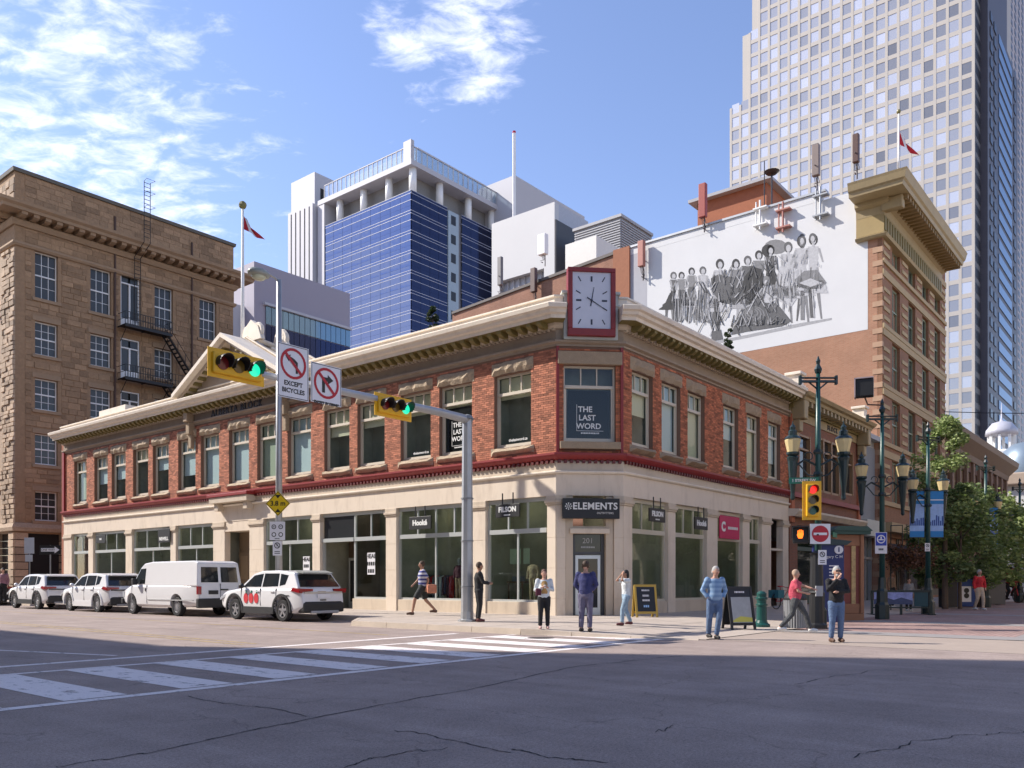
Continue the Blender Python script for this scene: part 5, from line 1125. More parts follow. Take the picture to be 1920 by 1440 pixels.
b = MB(); b.box(BX+.3, xe, BY+.3, ye, 0, zt-.1); b.build('core', M('office_core', (.2, .2, .22), .7), bo)
zs = [zt]; 
while zs[-1] > 22: zs.append(zs[-1]-3.82)
nseg = 11
def panes(F, t0, t1, mat, n, o=.05):
    w = (t1-t0)/n; m1 = MB(); m1.box(-w/2+.03, w/2-.03, -.06, 0, 0, 2.88); m1 = m1.mesh('pane', mat); m2 = MB(); m2.box(-w/2+.03, w/2-.03, -.06, 0, 0, .9); m2 = m2.mesh('spandrel_pane', mat)
    for z1 in zs[:-1]:
        for i in range(n): place('pane', m1, bo, F(t0+w*(i+.5), o, z1-2.9), F.a)
        for i in range(n): place('spandrel_pane', m2, bo, F(t0+w*(i+.5), o, z1-3.82), F.a)
panes(FB, BY, ye, bgm, 9); xm = gy_at(838, BY)[0]; xm2 = gy_at(858, BY)[0]; panes(FBR, BX, xm, navy, 4); panes(FBR, xm2+1.2, xe, navy, 5)
whl = M('white_line', (.42, .44, .52), .4)
b = MB()
for z1 in zs:
    for dz in (0, -.55, -1.85):
        b.sweep([((BX, ye), (-1, 0)), ((BX, BY), mitre((-1, 0), (0, -1))), ((xm, BY), (0, -1))], rect(-.1, .16, z1+dz-.045, z1+dz+.045)); b.sweep([((xm2+1, BY), (0, -1)), ((xe, BY), (0, -1))], rect(-.1, .14, z1+dz-.04, z1+dz+.04))
b.build('glazing_bars', whl, bo)
b = MB(FBR); b.box(xm+.1, xm2, -.1, .3, 10, zt-.4); b.build('stair_strip', M('strip_blue', (.32, .4, .46), .5), bo)
for z1 in zs: g = MB(FBR); g.box(xm+.9, xm2-.9, .3, .36, z1-3, z1-1.2); g.build('window', dkg, bo)
z2 = zz(310, kb); z3 = z2+1.0
b = MB(); b.box(BX-.4, xe, BY-.4, ye+2, z2, z2+1.0); b.build('roof_slab', whitec, bo); b = MB(); b.box(BX+3, xe-.5, BY+3, ye, zt-.1, z2); b.build('recessed_floor', M('recess_grey', (.22, .22, .22), .7), bo)
for F, ts in ((FB, [BY+.8, BY+7.5, BY+15, BY+22.5]), (FBR, [BX+9, BX+17.5, BX+25])):
    for t in ts: b = MB(F); b.tube([(t, -1.2, zt-.2), (t, -1.2, z2)], .75, 10); b.build('column', white, bo, smooth=True)
gls = glass('balustrade_glass', .5, (.35, .45, .5), .1, see=(.8, .9, .95))
for F, t0, t1 in ((FB, BY-.3, ye), (FBR, BX-.3, xe)):
    b = MB(F); b.box(t0, t1, .1, .2, z3, z3+2.6); b.build('balustrade', gls, bo); b = MB(F)
    for i in range(20): t = t0+(t1-t0)*i/19; b.box(t-.06, t+.06, .2, .3, z3, z3+2.8)
    b.box(t0, t1, .1, .3, z3+2.6, z3+2.75); b.build('balustrade_posts', whitec, bo)
b = MB(FB); b.box(BY-.3, BY+1.8, -.5, .35, z3, z3+3.8); b.build('corner_pylon', whitec, bo)
kp = 172; xq, yq = at_depth(783, kp); ztp = zz(276, kp)
b = MB(); b.box(xq, xq+45, yq, yq+36, z3, ztp-3); b.box(xq, xq+31, yq, yq+22, ztp-3, ztp); b.build('penthouse', whitec, bo)
kp = 180; xr_, yr_ = at_depth(965, 176); b = MB(); b.box(xr_, xr_+26, yr_, yr_+12, 40, zz(328, 176)); b.build('rear_penthouse', whitec, bo)
# left shaft
yc = gx_at(590, 112)[0]; yd = gx_at(546, 112)[0]; xd = gy_at(637, yc)[0]; zt3 = zz(322, gx_at(590, 112)[1])
b = MB(); b.box(112, xd, yc, yd, 10, zt3); b.build('stair_shaft', whitec, bo); b = MB(); b.box(110.5, 116, gx_at(586, 110.5)[0], gx_at(540, 110.5)[0], 10, zt3-7.5); b.build('fluted_shaft', whitec, bo)
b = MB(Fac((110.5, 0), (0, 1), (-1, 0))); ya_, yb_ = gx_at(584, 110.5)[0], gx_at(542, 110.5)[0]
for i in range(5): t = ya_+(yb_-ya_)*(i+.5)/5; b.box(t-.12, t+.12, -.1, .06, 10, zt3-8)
b.build('flute_shade_strip', dark, bo)  # black strips drawn for the shade in the flutes
b = MB(); b.box(113.5, xd-1, yc-.1, yc, zt3-6.5, zt3-3); b.build('louvre_opening', dark, bo)
for z1 in zs[:9]: g = MB(); g.box(112.6, 114.6, yc-.1, yc, z1-3, z1-1); g.build('window', navy, bo); g = MB(); g.box(xd-2.2, xd-.4, yc-.1, yc, z1-3.4, z1-1); g.build('window', navy, bo)
b = MB(FB); b.box(ye, ye+2.2, -8, .3, 10, z3); b.build('end_fin', whitec, bo)
xm_, ym_ = at_depth(964, 150); km = 150
t = thing('radio_mast', 'thin white mast with a red top behind the pale office buildings', 'mast', (xm_, ym_, 20), baked=True)
b = MB(); b.tube([(xm_, ym_, 40), (xm_, ym_, zz(250, km))], .3, 6); b.build('mast_pole', white, t); b = MB(); b.tube([(xm_, ym_, zz(250, km)), (xm_, ym_, zz(246, km))], .3, 6); b.build('mast_tip', signr, t)
# ---- low wing with ribbon glass
lw = thing('ribbon_window_office', 'pale grey office wing with a long ribbon of blue glass behind the pediment', 'building', (58, 87, 0), baked=True)
LX, LY = 58., 87.; FLR = Fac((0, LY), (1, 0), (0, -1)); lxe = gy_at(656, LY)[0]; lz = zz(490, gy_at(478, LY)[1])
b = MB(); b.box(LX, lxe, LY, LY+20, 0, lz); b.build('wall', M('shaded_cladding', (.31, .285, .335), .6, .04, .3), lw)  # lilac shade put into the colour of the pale cladding
kl = gy_at(560, LY)[1]; za, zb_ = zz(573, gy_at(497, LY)[1]), lz-15.5
x0, x1 = gy_at(497, LY)[0], lxe
tealg = bpy.data.materials.new('teal_glass'); tealg.use_nodes = True; q = tealg.node_tree.nodes['Principled BSDF']; q.inputs['Base Color'].default_value = (.17, .25, .30, 1); q.inputs['Metallic'].default_value = .7; q.inputs['Roughness'].default_value = .12
w = (x1-x0)/16; pm1 = MB(); pm1.box(-w/2+.04, w/2-.04, -.06, 0, 0, 2.2); pm1 = pm1.mesh('pane', tealg); pm2 = MB(); pm2.box(-w/2+.04, w/2-.04, -.06, 0, 0, 3.0); pm2 = pm2.mesh('pane', navy)
for i in range(16):
    for z, me in ((za-2.2, pm1), (za-5.3, pm2), (za-7.6, pm1), (za-9.9, pm1)): place('pane', me, lw, FLR(x0+w*(i+.5), .08, z), FLR.a)
b = MB(FLR); b.box(x0-.3, x1, .0, .45, za, za+.3); b.build('ribbon_head', whitec, lw)
b = MB(); b.box(LX-3, LX, LY+2, LY+20, 0, lz-5); b.build('side_block', whitec, lw)
# ---- white building with a framed opening
wf = thing('white_frame_building', 'white office building with a recessed opening right of the blue glass office', 'building', (76.7, 56.3, 0), baked=True)
b = MB(); wy1 = gx_at(922, 76.7)[0]; wz = zz(378, 95); FW = Fac((76.7, 0), (0, 1), (-1, 0))
h0, h1 = gx_at(1020, 76.7)[0], gx_at(937, 76.7)[0]
b = MB(FW); wall(b, 56.3, wy1, 10, wz, -.8, 0, [(h0, h1, 20, wz-7.2)]); b.build('wall', M('white_render', (.50, .50, .50), .6, .05, .2), wf)
b = MB(); b.box(77.5, 83.5, 56.3, wy1, 10, wz-.01); b.build('core', M('pale_core', (.4, .42, .47), .6), wf)
b = MB(FW); b.box(h0, h1, -.79, -.7, 20, wz-10); b.build('recess_glass', M('pale_glass', (.6, .7, .85), .15, .03, metal=.6), wf)
b = MB(FW)
for i in range(9): t = h0+(h1-h0)*i/8; b.box(t-.05, t+.05, -.7, -.55, 20, wz-7.2)
b.box(h0, h1, -.7, -.5, wz-10.2, wz-10); b.build('mullions', M('grey_trim'), wf)
b = MB(); b.box(76.75, 83.6, 56.15, 56.3, 10, wz-2); b.build('side_panel', M('dark_panel'), wf)
lo = thing('louvred_plant_room', 'grey louvred plant room on the roofline between the white building and the mural wall', 'building', (77, 47.8, 20), baked=True)
ly1 = gx_at(1078, 77.1)[0]; lz2 = zz(402, 90); lx1 = gy_at(1222, 47.8)[0]
b = MB(); b.box(77.1, lx1, 47.8, ly1, 20, lz2-.3); b.build('wall', M('louvre_grey', (.24, .24, .25), .6), lo); b = MB(); b.box(76.9, lx1, 47.6, ly1+.2, lz2-.3, lz2); b.build('roof_edge', M('grey_trim'), lo)
b = MB(Fac((77.1, 0), (0, 1), (-1, 0)))
for i in range(40): z = lz2-.6-.27*i; b.box(47.8, ly1, 0, .1, z-.1, z)
b.fr = Fac((0, 47.8), (1, 0), (0, -1))
for i in range(40): z = lz2-.6-.27*i; b.box(77.2, lx1, 0, .1, z-.1, z)
b.build('louvres', M('louvre_blade', (.38, .38, .39), .5), lo, kind='stuff')
xa_, ya_ = gx_at(1118, 70)[0], gx_at(1060, 70)[0]
b = MB(); b.box(70, 74, min(xa_, ya_), max(xa_, ya_), 26, zz(442, gx_at(1115, 70)[1])); o = b.build('air_handler', M('dusty_white', (.66, .65, .6), .6, .06), org=(70, xa_, 26), label='big off-white air handling box on the roof in front of the louvres', cat='air handler')
# ---------------------------------------------------------------- buildings across the street, out of frame, whose shade or bounced light falls on the street
for nm, lab, x0, x1, y0, y1, h in (('corner_office_tower', 'tall stone office tower out of view to the left, shading the crossing', -34, -4, 4, 41.9, 62), ('street_side_building', 'lower stone building out of view beyond the tower', -34, -4, 42.2, 120, 22.1)):
    t = thing(nm, lab, 'building', (x1, y0, 0), baked=True); b = MB(); b.box(x0, x1, y0, y1, 0, h); b.build('wall', M('far_side_stone', (.35, .31, .26), .8, .1, .3), t)
    w = MB(); 
    for j in range(int(h/3.8)-1):
        for i in range(int((y1-y0)/3)): w.box(x1, x1+.03, y0+.8+3*i, y0+2.4+3*i, 4.5+3.8*j, 6.8+3.8*j)
    w.build('windows', gl_dark, t, kind='stuff')
t = thing('opposite_bounce_row', 'unseen row of shops across the pedestrian street, made pale and tall to bounce light', 'building', (26, -20, 0), baked=True); b = MB(); b.box(24, 110, -34, -8.5, 0, 19); b.build('wall', M('bounce_limestone', (.60, .50, .39), .8, .08, .4), t)  # unseen row, raised and paled to bounce sunlight onto the shaded fronts
w = MB()
for i in range(28):
    for z in (1, 5, 9): w.box(25.5+3*i, 27.3+3*i, -8.5, -8.46, z, z+2.4)
w.build('windows', gl_dark, t, kind='stuff')
# ---------------------------------------------------------------- shop signs (each hangs or stands on its own)
random.seed(5)
prw = M('print_white')
def hang_sign(F, t, z, w, h, words, label, o=.55, col=None, hangers=True, name='hanging_sign', cat='sign', group=None, blade=True):
    s = thing(name, label, cat, F(t, o, z), F.a, group)
    b = MB(); b.box(-w/2, w/2, 0, .05, -h/2, h/2); b.build('board', col or blackp, s, bevel=.01)
    if hangers:
        b = MB()
        for x in (-w*.22, w*.22): b.box(x-.02, x+.02, .01, .04, h/2, h/2+.42)
        b.build('hanger', black, s)
    for tx, sz, dx, dz, bold in words: text(tx, sz, prw, s, (dx, -.006, dz), bold=bold)
    return s
hang_sign(FL, 19.75, 4.0, 1.15, .48, [('FILSON', .26, .0, .04, .012), ('~~~~~~~~', .08, 0, -.16, .002)], 'black hanging shop sign lettered FILSON left of the corner door', .3)
hang_sign(FL, 24.35, 3.75, 1.25, .52, [('Hooké', .3, 0, 0, .014)], 'black hanging shop sign above the striped walker, left of the grey signal pole', .3)
hang_sign(FL, 44.95, 3.95, 1.3, .75, [('NEWELL', .26, 0, -.18, .01)], 'small black shop sign above the parked van', .12, hangers=False)
hang_sign(FL, 52.6, 4.0, 1.2, .5, [('~~~', .2, 0, 0, .01)], 'tiny dark sign above the second parked car', .12, hangers=False)
hang_sign(FR, 27.7, 3.85, 1.2, .5, [('FILSON', .26, 0, .04, .012), ('~~~~~~~~', .08, 0, -.16, .002)], 'black hanging shop sign lettered FILSON right of the corner door', .45)
hang_sign(FR, 31.5, 3.75, 1.15, .5, [('Hooké', .3, 0, 0, .014)], 'black hanging shop sign over the second window of the shaded front', .35)
s = hang_sign(FR, 34.75, 3.75, 2.0, 1.0, [('C', .55, -.66, 0, .03), ('~~~~~~~~~~', .2, .3, -.02, .008)], 'magenta shop sign with a white round letter on the shaded front', .1, M('magenta_panel', (.5, .005, .08), .5), False)
s = thing('shop_sign', 'wide black ELEMENTS shop sign over the chamfered corner door', 'sign', FC(CW/2, .3, 3.98), FC.a)
b = MB(); b.box(-1.03, 1.03, 0, .2, -.36, .36); b.build('board', blackp, s, bevel=.01); text('ELEMENTS', .34, prw, s, (.14, -.006, .07), bold=.008, spacing=1.05); text('OUTFITTERS', .1, prw, s, (.5, -.006, -.17), spacing=1.1)
b = MB()
for k in range(8): a = R(45*k); b.prism([(-.82+.05*math.cos(a), .07+.05*math.sin(a)), (-.82+.13*math.cos(a-.2), .07+.13*math.sin(a-.2)), (-.82+.13*math.cos(a+.2), .07+.13*math.sin(a+.2))], -.008, 0)
b.ring(-.82, .07, .03, .045, -.008, 0, 12); b.build('leaf_emblem', prw, s)
# posters inside the windows
for t, z, n in ((30.0, 2.0, 0),): pass
def poster(F, t, z, w, h, lines, label):
    s = thing('window_poster', label, 'poster', F(t, -.1, z), F.a); b = MB(); b.box(-w/2, w/2, 0, .006, -h/2, h/2); b.build('sheet', signw, s)
    for i, l in enumerate(lines): text(l, h/len(lines)*.85, signb, s, (0, -.004, h/2-h/len(lines)*(i+.5)), bold=.006)
poster(FL, 27.75, 2.15, .5, .95, ['HEAL', '~~~~', '~~~'], 'white poster reading HEAL taped in the window beside the shop entry'); poster(FL, 32.3, 2.1, .5, .9, ['HEAL', '~~~', '~~~~'], 'white poster in the window above the car with red fruit decals')
# ---------------------------------------------------------------- traffic signals and their poles
def signal_head(par_label, gpos, a, lit, horiz, wr=None, bounce=.0, sc=1., tiltg=None):
    s = thing('traffic_signal', par_label, 'traffic light', gpos, a, world_rot=wr)
    L_ = 1.22*sc; W_ = .46*sc
    b = MB(); 
    if horiz: b.box(-L_/2, L_/2, -.0, .22, -W_/2, W_/2)
    else: b.box(-W_/2, W_/2, 0, .22, -L_/2, L_/2)
    b.build('housing', yel, s, bevel=.04)
    b = MB(); e = .09
    if horiz: b.box(-L_/2-e, L_/2+e, .08, .10, -W_/2-e, W_/2+e)
    else: b.box(-W_/2-e, W_/2+e, .08, .10, -L_/2-e, L_/2+e)
    b.build('backplate', yel, s)
    for i, (nm, c_on) in enumerate((('red', (1, .02, .01)), ('amber', (1, .35, .0)), ('green', (.02, .9, .5)))):
        q = (i-1)*.39*sc; x, z = (q, 0) if horiz else (0, -q)
        on = nm == lit; lm = M('lens_'+nm+('_on' if on else '_off'), {'red': (.16, .012, .012), 'amber': (.14, .08, .012), 'green': (.01, .1, .07)}[nm], .2, .02, emit=(c_on, .4) if on else None)
        b = MB(); b.disc(x, z, .145*sc, -.02, .01, 18); b.build('lens', lm, s)
        vis = MB(); n = 14
        for k in range(n):
            a0, a1 = R(-25+230*k/n), R(-25+230*(k+1)/n); r0, r1 = .155*sc, .17*sc; dp0 = -.06-.24*sc*max(.15, math.sin((a0+a1)/2)*.5+.5)
            vis.add([(x+r0*math.cos(a0), .0, z+r0*math.sin(a0)), (x+r0*math.cos(a1), .0, z+r0*math.sin(a1)), (x+r0*math.cos(a1), dp0, z+r0*math.sin(a1)), (x+r0*math.cos(a0), dp0, z+r0*math.sin(a0)), (x+r1*math.cos(a0), .0, z+r1*math.sin(a0)), (x+r1*math.cos(a1), .0, z+r1*math.sin(a1)), (x+r1*math.cos(a1), dp0, z+r1*math.sin(a1)), (x+r1*math.cos(a0), dp0, z+r1*math.sin(a0))], [(0,1,2,3),(7,6,5,4),(2,6,7,3),(1,5,6,2),(0,3,7,4)])
        vis.build('visor', blackp, s)
    return s
AY = 17.3
zarm = lambda px, py: zz(py, gy_at(px, AY)[1])
PXp = gy_at(876, AY)[0]
sp = thing('signal_pole', 'thick grey steel signal pole with a long mast arm over the side street', 'pole', (PXp, AY, .15), baked=True)
ztop = zarm(876, 783)
b = MB(); b.tube([(PXp, AY, .15), (PXp, AY, ztop)], [.19, .15], 8); b.build('pole', galv, sp)
b = MB(); b.lathe([(.3, .15), (.3, .2), (.2, .23), (.2, .45)], (PXp, AY, 0), 10); b.build('pole_base', galv, sp)
zend = zarm(395, 690); xend = gy_at(500, AY)[0]
b = MB(); b.tube([(PXp+.1, AY, ztop-.1), (PXp-.25, AY, ztop-.05), (PXp-1.2, AY, zarm(820, 772)), (xend, AY, zarm(500, 704)), (gy_at(470, AY)[0], AY, zarm(470, 698))], [.15, .13, .115, .08, .07], 10); b.build('mast_arm', galv, sp, smooth=True)
b = MB()
for z in (1.2, 2.6, 3.9): b.lathe([(.2, z), (.2, z+.04)], (PXp, AY, 0), 10)
b.lathe([(.21, ztop-.05), (.16, ztop+.05), (.03, ztop+.1)], (PXp, AY, 0), 10); b.build('band', M('pole_band', (.22, .23, .24), .5), sp)
FA = Fac((0, AY), (1, 0), (0, -1))
signal_head('yellow horizontal traffic signal at the far end of the mast arm, green lit', FA(gy_at(442, AY)[0], .12, zarm(442, 689)), 0, 'green', True, sc=1.06)
signal_head('yellow horizontal traffic signal nearer the pole on the mast arm, green lit', FA(gy_at(735, AY)[0], .14, zarm(735, 764)), 0, 'green', True, sc=.98)
def turn_sign(px0, px1, py0, py1, label, lines, left):
    g0, g1 = gy_at(px0, AY-.2)[0], gy_at(px1, AY-.2)[0]; w = g1-g0; km = gy_at((px0+px1)/2, AY-.2)[1]; h = (py1-py0)*km/F_; zc = zz((py0+py1)/2, km)
    s = thing('regulatory_sign', label, 'sign', FA((g0+g1)/2, .2, zc), 0)
    b = MB(); b.box(-w/2, w/2, 0, .012, -h/2, h/2); b.build('plate', signw, s, bevel=.004); b = MB()
    for x0, x1, z0, z1 in ((-w/2+.02, w/2-.02, h/2-.035, h/2-.02), (-w/2+.02, w/2-.02, -h/2+.02, -h/2+.035), (-w/2+.02, -w/2+.035, -h/2+.035, h/2-.035), (w/2-.035, w/2-.02, -h/2+.035, h/2-.035)): b.box(x0, x1, -.003, -.0005, z0, z1)
    b.build('border', signb, s); b = MB(); r = w*.41; cz = h/2-r-.08
    b.ring(0, cz, r*.83, r, -.008, -.004); b.build('ring', signr, s)
    b = MB(); q = 1 if left else -1
    P = lambda pts: [(q*x*r, cz+z*r) for x, z in pts]
    if left: b.prism(P([(.18, -.6), (.34, -.6), (.34, .12), (.1, .3), (-.25, .44), (-.2, .56), (-.62, .42), (-.34, .08), (-.3, .24), (.02, .14), (.18, .02)]), -.006, -.003)
    else: b.prism([(x*r, cz+z*r) for x, z in ((-.35, -.62), (-.12, -.62), (-.12, .12), (.1, .12), (.1, -.06), (.55, .26), (.1, .56), (.1, .38), (-.35, .38))], -.006, -.003)
    b.build('arrow', signb, s)
    b = MB(); d = r*.68; e = r*.07; b.prism([(-d-e, cz+d-e), (-d+e, cz+d+e), (d+e, cz-d+e), (d-e, cz-d-e)], -.011, -.0082); b.build('slash', signr, s)
    z = cz-r
    for i, l in enumerate(lines): text(l[0], l[1], signb, s, (0, -.003, z-.1-i*l[1]*1.12-.02), bold=.004)
    b = MB(); b.box(-.04, .04, .013, .2, .0, .1); b.build('clamp', galv, s)
turn_sign(520, 579, 647, 748, 'white no left turn sign lettered EXCEPT BICYCLES on the mast arm', [('EXCEPT', .155), ('BICYCLES', .155)], True)
turn_sign(583, 640, 684, 758, 'smaller white no right turn sign lettered EXCEPT BY PERMIT on the mast arm', [('EXCEPT BY PERMIT', .092)], False)
# street light pole with clearance and parking signs
lx, ly = 19.7, gx_at(523, 19.7)[0]; kl_ = gx_at(523, 19.7)[1]; zl = zz(524, kl_)
sl = thing('street_light', 'tall slim steel street light pole behind the turn signs', 'street light', (lx, ly, .15), baked=True)
b = MB(); b.tube([(lx, ly, .15), (lx, ly, zl)], [.14, .1], 10); b.build('pole', galv, sl, smooth=True)
b = MB(); b.lathe([(.2, .15), (.2, .4), (.15, .45)], (lx, ly, 0), 8); b.build('pole_base', galv, sl)
b = MB(); b.tube([(lx, ly, zl-.1), (lx-.15, ly+.02, zl+.02), (lx-.55, ly, zl+.1)], .05, 6); b.build('arm', galv, sl)
b = MB(); b.lathe([(.05, -.12), (.32, -.08), (.36, .02), (.26, .16), (.08, .22)], (lx-.85, ly+.1, zl), 14, 1.35, .9); b.build('lamp_head', M('lamp_grey', (.28, .29, .25), .4), sl, smooth=True)
b = MB(); b.ball((lx-.85, ly+.1, zl-.1), .3, .24, .16, 12); b.build('lens', M('lamp_lens', (.5, .52, .38), .2), sl, smooth=True)
FP_ = Fac((lx, 0), (0, 1), (-1, 0))
wf_ = lambda px, py: zz(py, gx_at(px, lx-.2)[1])
cz = wf_(527, 943)
s = thing('clearance_sign', 'yellow diamond sign reading 3.8 m on the street light pole', 'sign', (lx-.12, ly-.1, cz), world_rot=R(-4))
b = MB(); d = .49; b.prism([(-d, 0), (0, -d), (d, 0), (0, d)], 0, .01); b.build('plate', yels, s); d = .47; e = .44
b = MB()
for k in range(4):
    c0 = [(-1, 0), (0, -1), (1, 0), (0, 1)][k]; c1 = [(0, -1), (1, 0), (0, 1), (-1, 0)][k]
    b.prism([(c0[0]*d, c0[1]*d), (c1[0]*d, c1[1]*d), (c1[0]*e, c1[1]*e), (c0[0]*e, c0[1]*e)], -.003, -.0005)
b.prism([(-.13, .21), (.13, .21), (0, .11)], -.003, -.0005) if False else b.prism([(-.12, .34), (.12, .34), (0, .2)], -.003, -.0005); b.prism([(-.12, -.34), (.12, -.34), (0, -.2)], -.003, -.0005)
b.build('border', signb, s); text('3.8 m', .27, signb, s, (0, -.003, 0), bold=.006)
def plate_sign(gpos, wr, w, h, label, kind_, name='parking_sign', pole=None):
    s = thing(name, label, 'sign', gpos, world_rot=wr); b = MB(); b.box(-w/2, w/2, 0, .008, -h/2, h/2); b.build('plate', signw, s)
    if kind_ == 'p2':
        for sx in (-1, 1):
            for i, r in enumerate((.09, .09)): b = MB(); b.ring(sx*w*.22, h*.22-i*h*.42, w*.1, w*.15, -.004, -.001, 14); b.build('ring', signb, s)
        text('~~', w*.1, signb, s, (-w*.22, -.004, h*.22)); text('~~~', w*.08, signb, s, (w*.22, -.004, h*.22)); text('~~~~~~~', w*.09, signb, s, (0, -.004, -h*.42))
    if kind_ == 'np':
        b = MB(); b.ring(0, h*.2, w*.24, w*.33, -.004, -.001, 18); b.prism([(-.05*w-.2*w, h*.2+.25*w), (-.2*w+.03*w, h*.2+.28*w), (.25*w, h*.2-.2*w), (.2*w, h*.2-.26*w)], -.006, -.0041); b.build('ring', signb if w < .4 else signr, s)
        text('P', w*.4, signb, s, (0, -.003, h*.2)); 
        for i in range(2): b = MB(); b.box(-w*.3, w*.3, -.004, -.001, -h*.25-i*h*.12, -h*.2-i*h*.12); b.build('text_line', signb, s)
    return s
plate_sign((lx-.16, ly-.12, wf_(523, 995)), R(-4), .62, .72, 'pair of small parking rule plates under the yellow diamond sign', 'p2'); plate_sign((lx-.17, ly-.13, wf_(521, 1028)), R(-4), .36, .56, 'narrow white parking plate lowest on the street light pole', 'np')
# one way sign at the far corner and a post with plates
gp = grd(94, 1092+30, .15); owx, owy = 21., gx_at(94, 21.)[0]; ko = gx_at(94, 21.)[1]
t = thing('one_way_sign', 'ONE WAY arrow sign on a thin post before the dark shopfront at the left', 'sign', (owx, owy, .0), world_rot=0)
b = MB(); b.box(-.03, .03, 0, .05, 0, zz(1022, ko)); b.build('post', galv, t); w = .62
b = MB(); z = zz(1031, ko); b.box(-w, w, -.02, 0, z-.27, z+.27); b.build('plate', signb, t); b = MB(); b.prism([(-w+.1, z-.1), (w*.45, z-.1), (w*.45, z-.2), (w-.06, z), (w*.45, z+.2), (w*.45, z+.1), (-w+.1, z+.1)], -.03, -.021); b.build('arrow', signw, t); text('ONE WAY', .17, signb, t, (-.1, -.035, z))
k2 = gx_at(55, 21.)[1]; y2 = gx_at(55, 21.)[0]
t = thing('sign_post', 'thin post with two white plates beside the sandstone pier', 'sign', (21., y2, 0), world_rot=0)
b = MB(); b.box(-.03, .03, 0, .05, 0, zz(1008, k2)); b.build('post', galv, t); b = MB(); b.box(-.3, .3, -.02, 0, zz(1038, k2), zz(1008, k2)); b.box(-.25, .2, -.02, 0, zz(1053, k2), zz(1040, k2)); b.build('plate', M('faded_sign', (.5, .52, .55), .5), t)
# ---------------------------------------------------------------- ornate lamp posts of the pedestrian street
dkg_ = M('lamp_iron', (.012, .028, .03), .35, .1); lglass = M('lantern_glass', (.62, .5, .26), .25, .08)
LY8 = 8.7
def lamp_post():
    t = thing('lamp_post', '', 'street lamp', (0, 0, 0))
    b = MB(); b.tube([(0, 0, 0), (0, 0, 5.2), (0, 0, 7.6)], [.11, .085, .06], 10); b.build('pole', green_m, t, smooth=True)
    b = MB(); b.lathe([(.26, 0), (.26, .5), (.2, .6), (.2, 1.0), (.15, 1.1), (.13, 1.5)], (0, 0, 0), 8); b.build('pole_base', dkg_, t)
    b = MB(); b.lathe([(.09, 7.5), (.12, 7.6), (.05, 7.75), (.07, 7.85), (.01, 8.0)], (0, 0, 0), 8); b.build('finial', dkg_, t)
    for cz_ in (4.45, 5.1): b = MB(); b.lathe([(.12, cz_), (.15, cz_+.06), (.12, cz_+.14)], (0, 0, 0), 8); b.build('collar', dkg_, t)
    b = MB(); b.box(-.55, .55, -.05, .05, 7.22, 7.28); b.box(-.55, .55, -.06, .06, 7.34, 7.37); b.box(-.56, -.5, -.06, .06, 7.16, 7.42); b.box(.5, .56, -.06, .06, 7.16, 7.42); b.tube([(-.3, 0, 7.25), (0, 0, 7.0)], .025, 5); b.tube([(.3, 0, 7.25), (0, 0, 7.0)], .025, 5); b.build('crossbar', dkg_, t)
    for s in (-1, 1):
        b = MB(); b.tube([(0, 0, 4.75), (s*.4, 0, 4.95), (s*.72, 0, 4.72)], .035, 6); b.tube([(s*.05, 0, 4.45), (s*.3, 0, 4.5), (s*.55, 0, 4.8)], .022, 5)
        pts = [(s*(.28+.12*math.cos(a)), 0, 5.05+.12*math.sin(a)) for a in [i*.5 for i in range(12)]]; b.tube(pts, .016, 5); b.build('arm', dkg_, t)
        l = MB(); l.lathe([(.03, 3.75), (.07, 3.8), (.06, 3.95), (.11, 4.4), (.15, 4.9), (.18, 5.0), (.13, 5.05), (.19, 5.1), (.19, 5.16)], (s*.75, 0, 0), 10); lo_ = l.build('lantern', dkg_, t, smooth=False)
        l = MB(); l.lathe([(.16, 5.165), (.235, 5.5), (.23, 5.55)], (s*.75, 0, 0), 10); l.build('lantern_glass', lglass, lo_)
        l = MB(); l.lathe([(.26, 5.552), (.2, 5.62), (.13, 5.66), (.13, 5.78), (.08, 5.82), (.09, 5.9), (.03, 5.98), (.01, 6.08)], (s*.75, 0, 0), 10); l.build('lantern_cap', dkg_, lo_)
    return t
lps = []
base = lamp_post()
for i, (px, y, lab) in enumerate(((1534, 8.6, 'green lamp post nearest the corner, rising behind the vertical traffic signal'), (1654, 8.8, 'green lamp post behind the blue round sign, second from the corner'), (1740, 8.6, 'dark lamp post carrying two blue banners'), (1848, 8.5, 'lamp post rising out of the trees with a small blue banner'), (1912, 8.7, 'black lamp post furthest right, in front of the white domed building'))):
    o = base if i == 0 else copy_tree(base)
    gx = gy_at(px, y)[0]; o.location = W(gx, y, .02); o.rotation_euler = (0, 0, 0.0 if i < 2 else .25); o['label'] = lab; o['group'] = 'ornate lamp posts of the pedestrian street'; lps.append((gx, y))
